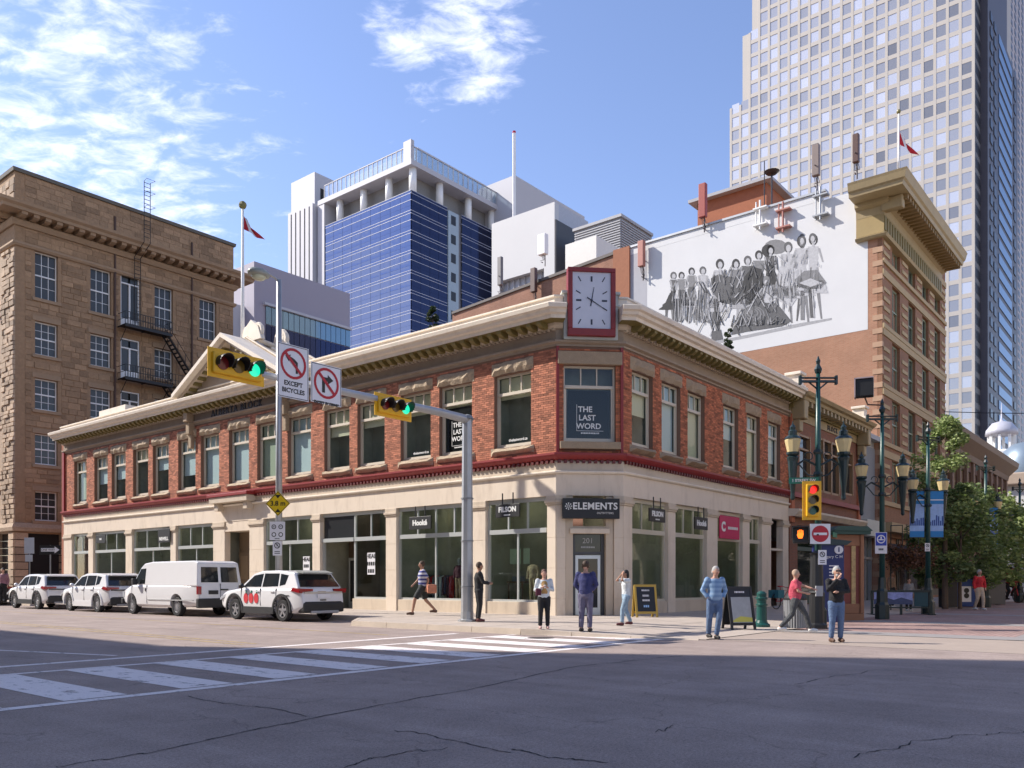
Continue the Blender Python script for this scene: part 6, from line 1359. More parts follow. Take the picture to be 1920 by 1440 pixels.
# pedestal column with vertical signal at first lamp
px1, py1 = lps[0]; pw_ = W(px1, py1, 0)
F1k = pw_.y
def on1(px, py, dy=-.25): k = F1k+dy; return ((px-960)/F_*k, k, CAMH+(HZ-py)*k/F_)
def th_at(name, label, cat, p, rot=0., group=None):
    o = bpy.data.objects.new(name, None); COL.objects.link(o); o.location = p; o.rotation_euler = (0, 0, rot); o['label'] = label; o['category'] = cat
    if group: o['group'] = group
    ORG[o] = (0, 0, 0); return o
def reloc(o, p): o.location = p; return o
s = signal_head('yellow vertical traffic signal with red lit above the no entry sign', (0, 0, 0), 0, 'red', False, wr=R(-3), sc=.78); reloc(s, on1(1524, 938, -.45))
t = th_at('control_column', 'black round control column at the kerb below the no entry sign', 'pedestal', on1(1531, 1090, -.35)); t.location.z = 0
b = MB(); b.lathe([(.3, 0), (.3, .12), (.22, .18), (.2, 1.0), (.24, 1.05), (.2, 1.1), (.17, 2.15), (.2, 2.2), (.05, 2.27)], (0, 0, 0), 12); b.build('column', blackp, t); b = MB(); b.box(-.1, .1, -.24, -.16, .95, 1.25); b.build('push_button', M('grey_trim'), t)
s = th_at('pedestrian_signal', 'black pedestrian signal with an orange hand lit, left of the no entry sign', 'traffic light', on1(1501, 1003, -.4), R(-20)); b = MB(); b.box(-.22, .22, 0, .25, -.24, .24); b.build('housing', blackp, s, bevel=.03)
b = MB(); b.box(-.24, .24, -.2, 0, .22, .25); b.box(-.24, -.22, -.2, 0, -.1, .25); b.box(.22, .24, -.2, 0, -.1, .25); b.build('visor', blackp, s)
b = MB(); lm = M('hand_orange', (.4, .08, .01), .4, .02, emit=((1, .16, .01), .9)); b.prism([(-.06, -.1), (.05, -.1), (.08, .0), (.08, .06), (-.08, .06), (-.1, 0)], -.012, -.002)
for i in range(4): b.box(-.08+.042*i, -.05+.042*i, -.012, -.002, .06, .13+.02*(i in (1, 2)))
b.build('hand_symbol', lm, s)
b = MB(); b.box(.2, .5, .05, .1, -.02, .02); b.build('bracket', blackp, s)
# no entry
s = th_at('no_entry_sign', 'square white and red no entry sign below the vertical signal', 'sign', on1(1538, 1001, -.5), R(-3)); w = .29
b = MB(); b.box(-w, w, 0, .012, -w, w); b.build('plate', signw, s); b = MB(); b.disc(0, 0, .24, -.005, -.001, 26); b.build('red_disc', signr, s); b = MB(); b.box(-.19, .19, -.009, -.0052, -.035, .035); b.build('bar', signw, s)
s = th_at('street_name_sign', 'green street name blade reading 1 STREET SW on the first lamp post', 'sign', on1(1507, 901, -.2), R(-8)); b = MB(); b.box(-.42, .42, 0, .01, -.09, .09); b.build('blade', M('sign_green', (.01, .16, .1), .5), s); text('1 STREET SW', .115, signw, s, (0, -.003, 0), bold=.003)
s = th_at('street_sign', 'short green name blade pointing away on the first lamp post', 'sign', on1(1566, 1003, 3.2), R(60)); b = MB(); b.box(-.4, .4, 0, .01, -.08, .08); b.build('blade', M('sign_green'), s)
s = plate_sign((0, 0, 0), R(0), .24, .42, 'small white no stopping plate on the black control column', 'np'); reloc(s, on1(1542, 1045, -.6))
# blue information totem and wooden kiosk
t = th_at('information_totem', 'navy blue information totem with white lettering and round i symbol behind the old man', 'sign', on1(1556, 1090, 1.6), R(-12)); t.location.z = 0
k_ = F1k+1.6; u_ = k_/F_; nv = M('totem_navy', (.012, .02, .12), .4, .05)
w = .50; b = MB(); b.box(-w, w*.85, 0, .3, .1, zz(1020, k_)); b.build('body', nv, t, bevel=.02)
b = MB(); b.prism([(-w-.1, zz(1022, k_)), (w, zz(1022, k_)), (w+.15, zz(1015, k_)), (0, zz(1010, k_))], -.08, .4); b.build('canopy', dkg_, t); b = MB(); b.disc(.26, zz(1031, k_), .13, -.05, .0, 20); b.build('symbol_disc', signw, t); text('i', .2, nv, t, (.26, -.056, zz(1031, k_)), bold=.01)
text('Calgary C H', .13, signw, t, (.05, -.004, zz(1044, k_))); 
for i in range(9): b = MB(); b.box(-.02, .02+.3*random.uniform(.5, 1), -.005, -.001, zz(1062+6*i, k_), zz(1060+6*i, k_)); b.build('text_line', signw, t)
b = MB(); b.box(-.4, -.2, -.005, -.001, zz(1110, k_), zz(1060, k_)); b.build('map_panel', M('map_print', (.3, .35, .6), .5, .5, 20), t)
t = th_at('wooden_kiosk', 'small brown wooden kiosk with carved panel and dark gabled roof', 'kiosk', (0, 0, 0), R(12)); kk = F1k+4.5; X = (1594-960)/F_*kk; t.location = (X, kk, 0)
wd = M('kiosk_wood', (.28, .13, .07), .6, .12, 4); hw_ = 30*kk/F_; zt_ = zz(1002, kk)
b = MB(); b.box(-hw_, hw_, 0, 1.3, .0, .25); b.box(-hw_, -hw_+.14, 0, 1.3, .25, zt_); b.box(hw_-.14, hw_, 0, 1.3, .25, zt_); b.box(-hw_+.14, hw_-.14, .05, 1.3, .25, .6); b.box(-hw_+.14, hw_-.14, .05, 1.3, zt_-.4, zt_); b.build('frame', wd, t, bevel=.02)
b = MB(); b.box(-hw_+.14, .1, .1, .14, .6, zt_-.4); b.box(hw_-.3, hw_-.14, .1, .14, .6, zt_-.4); b.build('side_panel', M('kiosk_red', (.2, .05, .04), .6), t); b = MB(); b.box(.1, hw_-.3, .06, .12, .6, zt_-.4); b.build('carved_panel', M('carved_brass', (.45, .32, .15), .5, .6, 9, .8, 15), t)
b = MB(); b.box(-hw_-.15, hw_+.15, -.15, 1.45, zt_, zt_+.12); b.prism([(-hw_-.2, zt_+.12), (hw_+.2, zt_+.12), (hw_, zt_+.28), (-hw_, zt_+.28)], -.2, 1.5); b.build('roof', M('kiosk_roof', (.03, .08, .07), .6), t)
# bollard, bin, sandwich boards
g = grd(1428, 1170, .1)
t = thing('bollard', 'dark green ringed cast iron bollard beside the sandwich board', 'bollard', (g[0], g[1], gz(*g)))
b = MB(); b.lathe([(.27, 0), (.27, .07), (.2, .12), (.17, .2), (.16, .62), (.19, .64), (.19, .68), (.15, .7), (.155, .8), (.19, .83), (.19, .88), (.15, .9), (.16, 1.0), (.1, 1.06), (.02, 1.08)], (0, 0, 0), 16, .92, .92); b.build('shaft', M('bollard_green', (.01, .075, .065), .35, .1), t, smooth=False)
g = grd(1491, 1178, .05)
t = thing('litter_bin', 'round slatted steel litter bin behind the man in pink shirt', 'bin', (g[0], g[1], gz(*g)))
b = MB()
for k in range(26): a = 2*math.pi*k/26; b.cbox(.29*math.cos(a), .29*math.sin(a), .45, .045, .045, .78)
b.build('slats', galv, t); b = MB(); b.lathe([(.24, .05), (.25, .85)], (0, 0, 0), 16); b.build('liner', M('bin_liner', (.04, .05, .05), .6), t); b = MB(); b.lathe([(.32, .84), (.32, .9), (.22, 1.02), (.1, 1.06)], (0, 0, 0), 16); b.build('lid', blackp, t)
def aframe(px, py, w, h, label, frame, face, lines, rot, mono=None, fc=None):
    g = grd(px, py, .15); t = thing('sandwich_board', label, 'sandwich board', (g[0], g[1], gz(*g)), world_rot=R(rot))
    tl = .18
    for s in (-1, 1):
        o = bpy.data.objects.new('board', None); 
        b = MB(); y0 = s*.28
        def P(x, y, z): return (x, y0*(1-z/h)+y*1.0, z)
        def bx(x0, x1, z0, z1, d0, d1): b.add([P(x0, d0, z0), P(x1, d0, z0), P(x1, d1, z0), P(x0, d1, z0), P(x0, d0, z1), P(x1, d0, z1), P(x1, d1, z1), P(x0, d1, z1)], [(3,2,1,0),(4,5,6,7),(0,1,5,4),(1,2,6,5),(2,3,7,6),(3,0,4,7)])
        bx(-w/2, -w/2+.07, 0, h, -.02, .02); bx(w/2-.07, w/2, 0, h, -.02, .02); bx(-w/2+.07, w/2-.07, h-.08, h, -.02, .02); bx(-w/2+.07, w/2-.07, .12, .2, -.02, .02)
        fo = b.build('board_frame', frame, t); b = MB(); bx(-w/2+.07, w/2-.07, .2, h-.08, -.008, .008); b.build('board_face', face, fo)
    for tx, sz, z, m in lines:
        me = textmesh(tx, sz, m, bold=.003, ex=.002); o = bpy.data.objects.new('lettering', me); COL.objects.link(o); o.parent = t; o.location = (0, -.28*(1-z/h)-.014, z); o.rotation_euler = (-math.atan(.28/h), 0, 0)
    return t
chalk = M('chalkboard', (.02, .025, .035), .7)
aframe(1209, 1157, .78, 1.12, 'yellow framed chalkboard sandwich board at the corner shop', M('frame_yellow', (.5, .32, .05), .5), chalk, [('~~~~~~', .09, .92, signw), ('~~~~', .11, .74, signw), ('~~~~~', .10, .58, signw), ('~~~', .13, .38, M('chalk_blue', (.3, .5, .8), .7))], 8)
t = aframe(1385, 1171, .78, 1.22, 'black sandwich board with a grey poster and yellow band beside the bollard', blackp, chalk, [('~~~~~~~~', .08, 1.06, signw)], 14)
b = MB(); h = 1.22; b.add([(-.3, -.28*(1-.2/h)-.012, .2), (.3, -.28*(1-.2/h)-.012, .2), (.3, -.28*(1-.92/h)-.012, .92), (-.3, -.28*(1-.92/h)-.012, .92)], [(0, 1, 2, 3)]); b.build('poster', M('poster_grey', (.35, .37, .38), .6, .25, 5), t)
b = MB(); b.add([(-.3, -.28*(1-.22/h)-.016, .22), (.3, -.28*(1-.22/h)-.016, .22), (.3, -.28*(1-.3/h)-.016, .34), (-.05, -.28*(1-.38/h)-.016, .38), (-.3, -.28*(1-.3/h)-.016, .28)], [(0, 1, 2, 3, 4)]); b.build('poster_band', M('poster_yellow', (.55, .52, .1), .6), t)
# blue round sign on the second lamp
x2, y2 = lps[1]; p2 = W(x2, y2, 0); k2 = p2.y-.2
s = th_at('round_symbol_sign', 'blue square sign with a white round symbol on the second lamp post', 'sign', ((1652-960)/F_*k2, k2, zz(1018, k2)), R(-3)); u = k2/F_
b = MB(); b.box(-11*u, 11*u, 0, .01, -20*u, 20*u); b.build('plate', signw, s); b = MB(); b.box(-10*u, 10*u, -.004, -.001, -5*u, 19*u); b.build('blue_field', M('sign_blue', (.02, .05, .4), .5), s); b = MB(); b.ring(0, 7*u, 6*u, 8*u, -.008, -.005, 20); b.box(-5*u, 5*u, -.008, -.005, 5*u, 7*u); b.box(-1.2*u, 1.2*u, -.008, -.005, 7.1*u, 12*u); b.build('symbol', signw, s); text('~~~', 6*u, signb, s, (0, -.003, -12*u))
s = plate_sign((0, 0, 0), R(0), 9*.0222*1.05, .34, 'small white no stopping plate on the bannered lamp post', 'np'); k3 = W(*lps[2], 0).y-.2; reloc(s, ((1739-960)/F_*k3, k3, zz(1026, k3)))
# banners
def banner(px0, px1, py0, py1, k, label, arm_to):
    x0, x1 = (px0-960)/F_*k, (px1-960)/F_*k; z0, z1 = zz(py1, k), zz(py0, k); w = x1-x0
    s = th_at('street_banner', label, 'banner', ((x0+x1)/2, k, z0), 0, 'blue street banners'); h = z1-z0
    bl = M('banner_blue', (.02, .2, .5), .7, .1); lt = M('banner_pale', (.3, .45, .75), .7, .25, 6); dk = M('banner_skyline', (.03, .08, .3), .7)
    b = MB(); b.box(-w/2, w/2, 0, .015, 0, h); b.build('cloth', lt, s); b = MB(); b.box(-w/2, w/2, -.003, -.001, h*.72, h); b.box(-w/2, w/2, -.003, -.001, 0, h*.13); b.build('colour_band', bl, s)
    b = MB(); b.box(-w/2, w/2, -.005, -.0035, h*.8, h*.82)
    b.build('rule', signw, s); b = MB(); 
    for i in range(7): x = -w/2+w*(i+.5)/7; hh = h*random.uniform(.08, .24); b.box(x-w*.05, x+w*.05, -.003, -.001, h*.25, h*.25+hh)
    b.build('skyline', dk, s)
    b = MB()
    for z in (0-.02, h+.02): b.box(min(-w/2, arm_to), max(w/2, arm_to), -.01, .02, z-.015, z+.015)
    b.build('rod', dkg_, s)
k3 = W(*lps[2], 0).y
x3 = (1740-960)/F_*k3
banner(1706, 1733, 921, 1007, k3, 'left blue city skyline banner on the third lamp post', (1740-1719.5)/F_*k3); banner(1743, 1769, 921, 1007, k3, 'right blue city skyline banner on the third lamp post', -(1756-1740)/F_*k3)
k4 = W(*lps[3], 0).y; banner(1856, 1871, 952, 1020, k4, 'small pale blue banner on the lamp post among the trees', -(1863-1848)/F_*k4)
k5 = W(*lps[4], 0).y; banner(1914, 1928, 978, 1020, k5, 'blue banner cut off by the right edge', -.2)
# camera box on second lamp post, two hanging speakers
s = th_at('floodlight_box', 'black square floodlight box on an arm left of the second lamp post', 'floodlight', ((1621-960)/F_*k2, k2, zz(727, k2)), R(-25)); b = MB(); b.box(-.3, .3, -.1, .28, -.32, .32); b.build('housing', blackp, s, bevel=.03); b = MB(); b.box(-.34, -.3, -.14, .3, -.34, .36); b.box(-.34, .3, -.14, .3, .32, .36); b.build('hood', M('pink_grey', (.4, .33, .35), .5), s); b = MB(); b.tube([(0, .1, -.32), (.1, .1, -.6), (.55, .1, -.66)], .03, 5); b.build('arm', M('rust_pipe'), s)
# bench barrier with photo banner
k_b = 33.5; xb0, xb1 = (1650-960)/F_*k_b, (1762-960)/F_*k_b
t = th_at('barrier_rail', 'dark green railing with a blue skyline photo panel beside the lamp posts', 'railing', ((xb0+xb1)/2, k_b+.8, 0), R(-2)); w = xb1-xb0
b = MB(); b.box(-w/2, w/2, -.04, .04, zz(1109, k_b)-.05, zz(1107, k_b)); b.box(-w/2, w/2, -.03, .03, .28, .33)
for x in (-w/2, -.02, w/2-.06): b.box(x, x+.08, -.04, .04, 0, zz(1107, k_b)-.05)
for x in (-w/2, w/2-.06): b.box(x-.05, x+.13, -.35, .35, 0, .05)
b.build('rail', dkg_, t); b = MB(); zt_, zb2 = zz(1111, k_b), zz(1134, k_b); b.box(-w/2+.1, -w/2+1.65, -.06, -.045, zb2, zt_); b.build('photo_panel', M('photo_blue', (.28, .32, .6), .5, .6, 5), t); b = MB(); b.prism([(-w/2+.1, zb2), (-w/2+1.65, zb2), (-w/2+1.65, zb2+.15), (-w/2+1.2, zb2+.28), (-w/2+.9, zb2+.18), (-w/2+.5, zb2+.3), (-w/2+.1, zb2+.2)], -.064, -.0605); b.build('photo_skyline', M('photo_dark', (.05, .07, .16), .5, .3, 8), t)
b = MB(); b.box(-w/2+1.75, w/2-.1, -.02, .02, .35, zt_); b.build('dark_panel', M('panel_teal', (.01, .06, .08), .5), t)
# recycling bins further off
def boxbin(px, py0, py1, k, w, label, m, face=None):
    t = th_at('street_bin', label, 'bin', ((px-960)/F_*k, k, 0)); h = zz(py0, k); b = MB(); b.box(-w/2, w/2, 0, .6, .05, h); b.build('body', m, t, bevel=.03); b = MB(); b.box(-w/2-.04, w/2+.04, -.04, .64, h, h+.1); b.build('lid', blackp, t)
    if face: b = MB(); b.box(-w*.25, w*.25, -.01, -.002, .3, h*.75); b.build('label_panel', signw, t); b = MB(); b.disc(0, h*.6, w*.14, -.016, -.011, 12); b.disc(0, h*.42, w*.14, -.016, -.011, 12); b.build('symbol', signb, t)
boxbin(1812, 1086, 1124, 44, 1.0, 'blue recycling bin with a white label behind the passers-by', M('bin_blue', (.01, .05, .22), .5), True); boxbin(1783, 1088, 1124, 43, .7, 'dark grey bin left of the blue recycling bin', M('bin_dark', (.03, .03, .035), .5)); boxbin(1868, 1088, 1122, 48, 1.1, 'grey bin in the distance right of the person in red', M('bin_grey', (.1, .1, .1), .5))
g = grd(1455, 1162, .12)
t = thing('parked_bicycle', 'bicycle with teal panniers leaning at the shaded shop wall', 'bicycle', (36.5, 14.2, .15), -.2)
b = MB()
for x in (-.52, .52):
    pts = [(x+.34*math.cos(i*.42), 0, .35+.34*math.sin(i*.42)) for i in range(16)]; b.tube(pts, .022, 5)
b.build('wheels', blackp, t); b = MB(); b.tube([(-.52, 0, .35), (-.1, 0, .35), (.35, 0, .8), (-.2, 0, .85), (-.1, 0, .35)], .018, 5); b.tube([(.52, 0, .35), (.35, 0, .95), (.3, .25, 1.0)], .018, 5); b.tube([(.35, 0, .95), (.3, -.25, 1.0)], .015, 5); b.tube([(-.52, 0, .35), (-.2, 0, .85), (-.22, 0, 1.0)], .018, 5); b.box(-.32, -.12, -.07, .07, .98, 1.03); b.build('frame', signr, t); b = MB(); b.box(-.75, -.3, .08, .25, .5, .85); b.box(-.75, -.3, -.25, -.08, .5, .85); b.build('pannier', M('pannier_teal', (.03, .16, .2), .7), t)

# ---------------------------------------------------------------- vehicles
carw = M('car_white', (.72, .72, .73), .22, .02, spec=.6); carg = bpy.data.materials.new('car_glass'); carg.use_nodes = True; q = carg.node_tree.nodes['Principled BSDF']; q.inputs['Base Color'].default_value = (.015, .018, .02, 1); q.inputs['Roughness'].default_value = .04; q.inputs['Specular IOR Level'].default_value = .8; MT['car_glass'] = carg
rub = M('tyre_rubber', (.018, .018, .02), .85); plas = M('black_plastic', (.022, .022, .024), .6); rimm = M('alloy', (.5, .51, .53), .3, .05, metal=.8); tail = M('tail_lamp', (.28, .01, .015), .15, .05); hub = M('rim_dark', (.04, .04, .04), .5)
def wheel(par, x, y, r, side, w=.22, spokes=5):
    t = MB(); n = 24
    prof = [(r*.66, -w/2), (r*.93, -w/2), (r, -w*.32), (r, w*.32), (r*.93, w/2), (r*.66, w/2)]
    vs, fs = [], []
    for q, yy in prof:
        for k in range(n): a = 2*math.pi*k/n; vs.append((x+q*math.cos(a), y+yy, r+q*math.sin(a)))
    for i in range(len(prof)-1):
        for k in range(n): fs.append((i*n+k, (i+1)*n+k, (i+1)*n+(k+1) % n, i*n+(k+1) % n))
    t.add(vs, fs); t.recalc = True; wo_ = t.build('wheel', rub, par, smooth=False)
    b = MB(); ys = y+side*w*.30; b.ring(x, r, r*.56, r*.67, ys-.03, ys+.03, 24); 
    for k in range(spokes*2 if spokes > 5 else spokes):
        nn = spokes*2 if spokes > 5 else spokes; a = 2*math.pi*k/nn+.3; c, s_ = math.cos(a), math.sin(a); wd = .09 if nn <= 6 else .03
        b.prism([(x+c*r*.12-s_*r*wd*1.5, r+s_*r*.12+c*r*wd*1.5), (x+c*r*.58-s_*r*wd, r+s_*r*.58+c*r*wd), (x+c*r*.58+s_*r*wd, r+s_*r*.58-c*r*wd), (x+c*r*.12+s_*r*wd*1.5, r+s_*r*.12-c*r*wd*1.5)], ys-.02, ys+.015)
    b.disc(x, r, r*.16, ys-.025, ys+.02, 12); b.recalc = True; b.build('rim', rimm, wo_)
    b = MB(); b.disc(x, r, r*.655, y-w*.1, y+w*.1, 24); b.build('brake_disc', hub, wo_)
def car_body(name_, prof, beltz, sill, L_, Wd, wheels, par, mat=carw, roof=None, tumble=.22, crownz=.03, smooth_r=.05):
    """lower shell: stations along x (front = -x) with top heights; wheel arches cut by boolean"""
    h = Wd/2; vs = []; fs = []
    def wid(x):     # plan taper at nose and tail
        f = abs(x)/(L_/2); return h*(1-.13*max(0, (f-.72)/.28)**2)
    for (x, zt) in prof:
        w = wid(x); zb = sill+(.1 if abs(x) > L_/2-.25 else 0)
        zt_ = min(zt, beltz)
        ring = [(x, -w*.88, zb), (x, -w*.98, zb+.1), (x, -w, (zb+zt_)/2+.05), (x, -w*.985, zt_-.07), (x, -w*.93, zt_), (x, -w*.5, zt_+crownz), (x, 0, zt_+crownz*1.3), (x, w*.5, zt_+crownz), (x, w*.93, zt_), (x, w*.985, zt_-.07), (x, w, (zb+zt_)/2+.05), (x, w*.98, zb+.1), (x, w*.88, zb)]
        vs += ring
    n = 13
    for i in range(len(prof)-1):
        for k in range(n): fs.append((i*n+k, i*n+(k+1) % n, (i+1)*n+(k+1) % n, (i+1)*n+k))
    fs.append(tuple(range(n-1, -1, -1))); fs.append(tuple(range((len(prof)-1)*n, len(prof)*n)))
    b = MB(); b.add(vs, fs); b.recalc = True; o = b.build('body', mat, par)
    bv = o.modifiers.new('b', 'BEVEL'); bv.width = smooth_r; bv.segments = 3; bv.limit_method = 'ANGLE'; bv.angle_limit = R(28)
    cs = []
    for (x, r) in wheels:
        c = MB(); c.lathe([(r, -h*1.3), (r, h*1.3)], (0, 0, 0), 28)
        me = c.mesh('cut'); me.transform(Matrix.Rotation(R(90), 4, 'X')); me.transform(Matrix.Translation((x, 0, r*.93))); co = bpy.data.objects.new('cut', me); COL.objects.link(co); co.parent = par; cs.append(co)
        m = o.modifiers.new('arch', 'BOOLEAN'); m.operation = 'DIFFERENCE'; m.solver = 'EXACT'; m.object = co
    bpy.context.view_layer.update(); me = evaluated(o)
    if not me.materials: me.materials.append(mat)
    for c in cs: bpy.data.objects.remove(c)
    me.polygons.foreach_set('use_smooth', [True]*len(me.polygons)); me.set_sharp_from_angle(angle=R(32)) if hasattr(me, 'set_sharp_from_angle') else None
    # inner floor closing the arches
    b = MB(); b.box(-L_/2+.25, L_/2-.25, -h*.62, h*.62, sill+.03, beltz-.12); b.build('underbody', plas, par)
    return o
def greenhouse(par, side, beltz, Wd, tumble, mat=carw, glasses=(), back=None, front=None, pillars=()):
    """side = outline (x,z) of roof and pillars"""
    h = Wd/2*.95; f = lambda z: h-(z-beltz)*tumble
    n = len(side); vs = [(x, -f(z), z) for x, z in side]+[(x, f(z), z) for x, z in side]
    fs = [tuple(range(n)), tuple(range(2*n-1, n-1, -1))]+[(i, i+n, (i+1) % n+n, (i+1) % n) for i in range(n)]
    b = MB(); b.add(vs, fs); b.recalc = True; o = b.build('roof', mat, par, bevel=.05); o.modifiers[0].segments = 3
    for g in glasses:
        for s in (-1, 1):
            b = MB(); m_ = len(g); v0 = [(x, s*(f(z)+.006), z) for x, z in g]+[(x, s*(f(z)-.02), z) for x, z in g]; b.add(v0, [tuple(range(m_)), tuple(range(2*m_-1, m_-1, -1))]+[(i, i+m_, (i+1) % m_+m_, (i+1) % m_) for i in range(m_)]); b.recalc = True; b.build('side_window', MT['car_glass'], par)
    for nm, gq in (('rear_window', back), ('windscreen', front)):
        if gq:
            (xa, za), (xb, zb_), off = gq
            b = MB(); w0, w1 = f(za)-.08, f(zb_)-.1; v0 = [(xa+off, -w0, za), (xa+off, w0, za), (xb+off, w1, zb_), (xb+off, -w1, zb_)]; v1 = [(x-off*3, y, z-.01) for x, y, z in v0]; b.add(v0+v1, [(0, 1, 2, 3), (7, 6, 5, 4), (0, 4, 5, 1), (1, 5, 6, 2), (2, 6, 7, 3), (3, 7, 4, 0)]); b.recalc = True; b.build(nm, MT['car_glass'], par)
    return o
# cars stand nose away (+gy); local front = -x means world direction: use rotation so -x -> +gy
def car_thing(name, label, cat, gyc, gxc, scale=1.06):
    t = thing(name, label, cat, (gxc, gyc, 0), math.atan2(-1, 0)); t.scale = (scale,)*3; return t     # local x -> -gy, so the tail (+x) faces the camera; local +y -> +gx
def suv(label, gyc, gxc, scale, kind=0, name='parked_suv'):
    t = car_thing(name, label, 'car', gyc, gxc, scale)
    L_, Wd = (4.6, 1.86); r = .355; wf_x, wr_x = -1.36, 1.33
    beltz = 1.08; P = [(-2.3, .72), (-2.22, .88), (-1.9, .97), (-1.2, 1.05), (-.9, 1.08), (0, 1.08), (1, 1.08), (1.9, 1.08), (2.16, 1.08), (2.25, .98), (2.3, .72)]
    car_body('b', P, beltz, .27, L_, Wd, [(wf_x, .43), (wr_x, .43)], t)
    side = [(-1.15, 1.04), (-.45, 1.55), (.0, 1.65), (.9, 1.66), (1.75, 1.58), (2.12, 1.1), (2.1, 1.04)]
    gl = [[(-.9, 1.12), (-.38, 1.5), (.12, 1.56), (.12, 1.12)], [(.19, 1.12), (.19, 1.565), (1.0, 1.56), (1.05, 1.14)], [(1.13, 1.15), (1.08, 1.55), (1.5, 1.5), (1.42, 1.2)]]
    greenhouse(t, side, 1.04, Wd, .26, glasses=gl, back=((2.13, 1.13), (1.82, 1.53), .012), front=((-1.0, 1.14), (-.5, 1.52), -.012))
    for x in (wf_x, wr_x):
        for s in (-1, 1): wheel(t, x, s*(Wd/2-.13), r, s, spokes=5 if kind == 0 else 8)
    h = Wd/2
    b = MB()
    for s in (-1, 1):
        b.box(wf_x+.44, wr_x-.44, s*h*.9, s*(h+.012), .24, .46)
        for xw in (wf_x, wr_x):
            n = 16
            for k in range(n):
                a0, a1 = R(-12+204*k/n), R(-12+204*(k+1)/n)
                pr = [(xw+.43*math.cos(a0), .4+.43*math.sin(a0)), (xw+.5*math.cos(a0), .4+.5*math.sin(a0)), (xw+.5*math.cos(a1), .4+.5*math.sin(a1)), (xw+.43*math.cos(a1), .4+.43*math.sin(a1))]
                b.prism(pr, s*h*.94, s*(h+.02))
    b.recalc = True; b.build('arch_cladding', plas if kind != 1 else carw, t)
    b = MB(); b.box(2.0, 2.36, -h*.86, h*.86, .3, .62); b.prism([(-h*.88, .34), (h*.88, .34), (h*.8, .66), (-h*.8, .66)], 2.1, 2.33, 'x'); b.build('rear_bumper', plas, t, bevel=.05)
    b = MB(); b.box(2.28, 2.40, -.55, .55, .27, .36); b.build('skid_plate', M('grey_trim'), t, bevel=.02)
    for s in (-1, 1):
        b = MB(); b.prism([(s*.42, .99), (s*.91, .96), (s*.945, 1.07), (s*.42, 1.06)], 2.12, 2.30, 'x'); b.prism([(1.78, 1.0), (2.27, .93), (2.25, 1.06), (1.95, 1.1)], s*.80, s*.935, 'y'); b.recalc = True; b.build('tail_light', tail, t)
        b = MB(); b.ball((-.78, s*(h+.1), 1.15), .12, .09, .09, 8, 6); b.box(-.8, -.74, s*(h-.05), s*(h+.06), 1.1, 1.14); b.build('wing_mirror', carw if kind else plas, t, smooth=True)
        b = MB(); b.prism([(-2.27, .74), (-1.85, .9), (-1.95, .78), (-2.28, .66)], s*.62, s*.9); b.recalc = True; b.build('headlight', M('headlight', (.5, .52, .55), .1), t)
    for s in (-1, 1):
        for x in (.0, .92): b = MB(); b.box(x-.2 if x else -.12, x+.0 if x else .08, s*h*.99, s*(h+.025), .95, .975); b.build('door_handle', carw, t)
        b = MB()
        for x in (-.95, .155, 1.02): b.box(x-.006, x+.006, s*h*.96, s*(h*1.0+.004), .5, 1.06)
        b.build('door_gap', M('panel_gap', (.08, .08, .08), .8), t)
    b = MB(); b.box(2.31, 2.325, -.26, .26, .76, .9); b.build('number_plate', signw, t); b = MB(); b.box(2.24, 2.312, -.75, .75, .92, .965); b.build('tailgate_trim', plas if kind else rimm, t)
    b = MB(); b.prism([(1.68, 1.6), (2.02, 1.55), (2.02, 1.59), (1.66, 1.66)], -.6, .6); b.build('spoiler', carw if kind else M('spoiler_grey', (.3, .32, .3), .4), t)
    return t
gxn = 17.2
s1 = suv('white SUV with three red fruit decals on its door, nearest the corner', 28.05-2.44, gxn+.99, 1.06, 0)
# decals: three red fruits with stems on the left side (toward the camera-left, local -y)
redf = M('decal_red', (.62, .05, .06), .4, .05)
for i in range(3):
    x = -.66+.30*i; b = MB(); n = 18; yy = -.935
    b.prism([(x+.125*math.cos(2*math.pi*k/n), .74+.17*math.sin(2*math.pi*k/n)) for k in range(n)], yy-.008, yy+.02); b.recalc = True; b.build('decal_fruit', redf, s1)
    b = MB(); b.prism([(x-.01, .9), (x+.012, .9), (x+.04, 1.0), (x+.015, 1.0)], yy-.012, yy+.03); b.recalc = True; b.build('decal_stem', M('decal_green', (.05, .35, .2), .4), s1)
o = textmesh('~~~~~~~', .07, signb, ex=.002); q = bpy.data.objects.new('lettering', o); COL.objects.link(q); q.parent = s1; q.location = (1.62, -.925, .84)
b = MB(); b.box(2.255, 2.27, -.2, .12, .74, .98); b.build('rear_sticker', M('sticker_tan', (.4, .25, .12), .5), s1)
o = textmesh('~~~~~~', .08, signb, ex=.002); o.transform(Matrix.Rotation(R(90), 4, 'Z')); q = bpy.data.objects.new('lettering', o); COL.objects.link(q); q.parent = s1; q.location = (2.31, -.02, .7)
s2 = suv('white crossover with black-trimmed rear, between the van and the farthest car', 41.77-2.44, gxn+.99, 1.05, 1); s3 = suv('white compact SUV at the far left of the parked row', 48.2-2.44, gxn+.99, 1.05, 2)
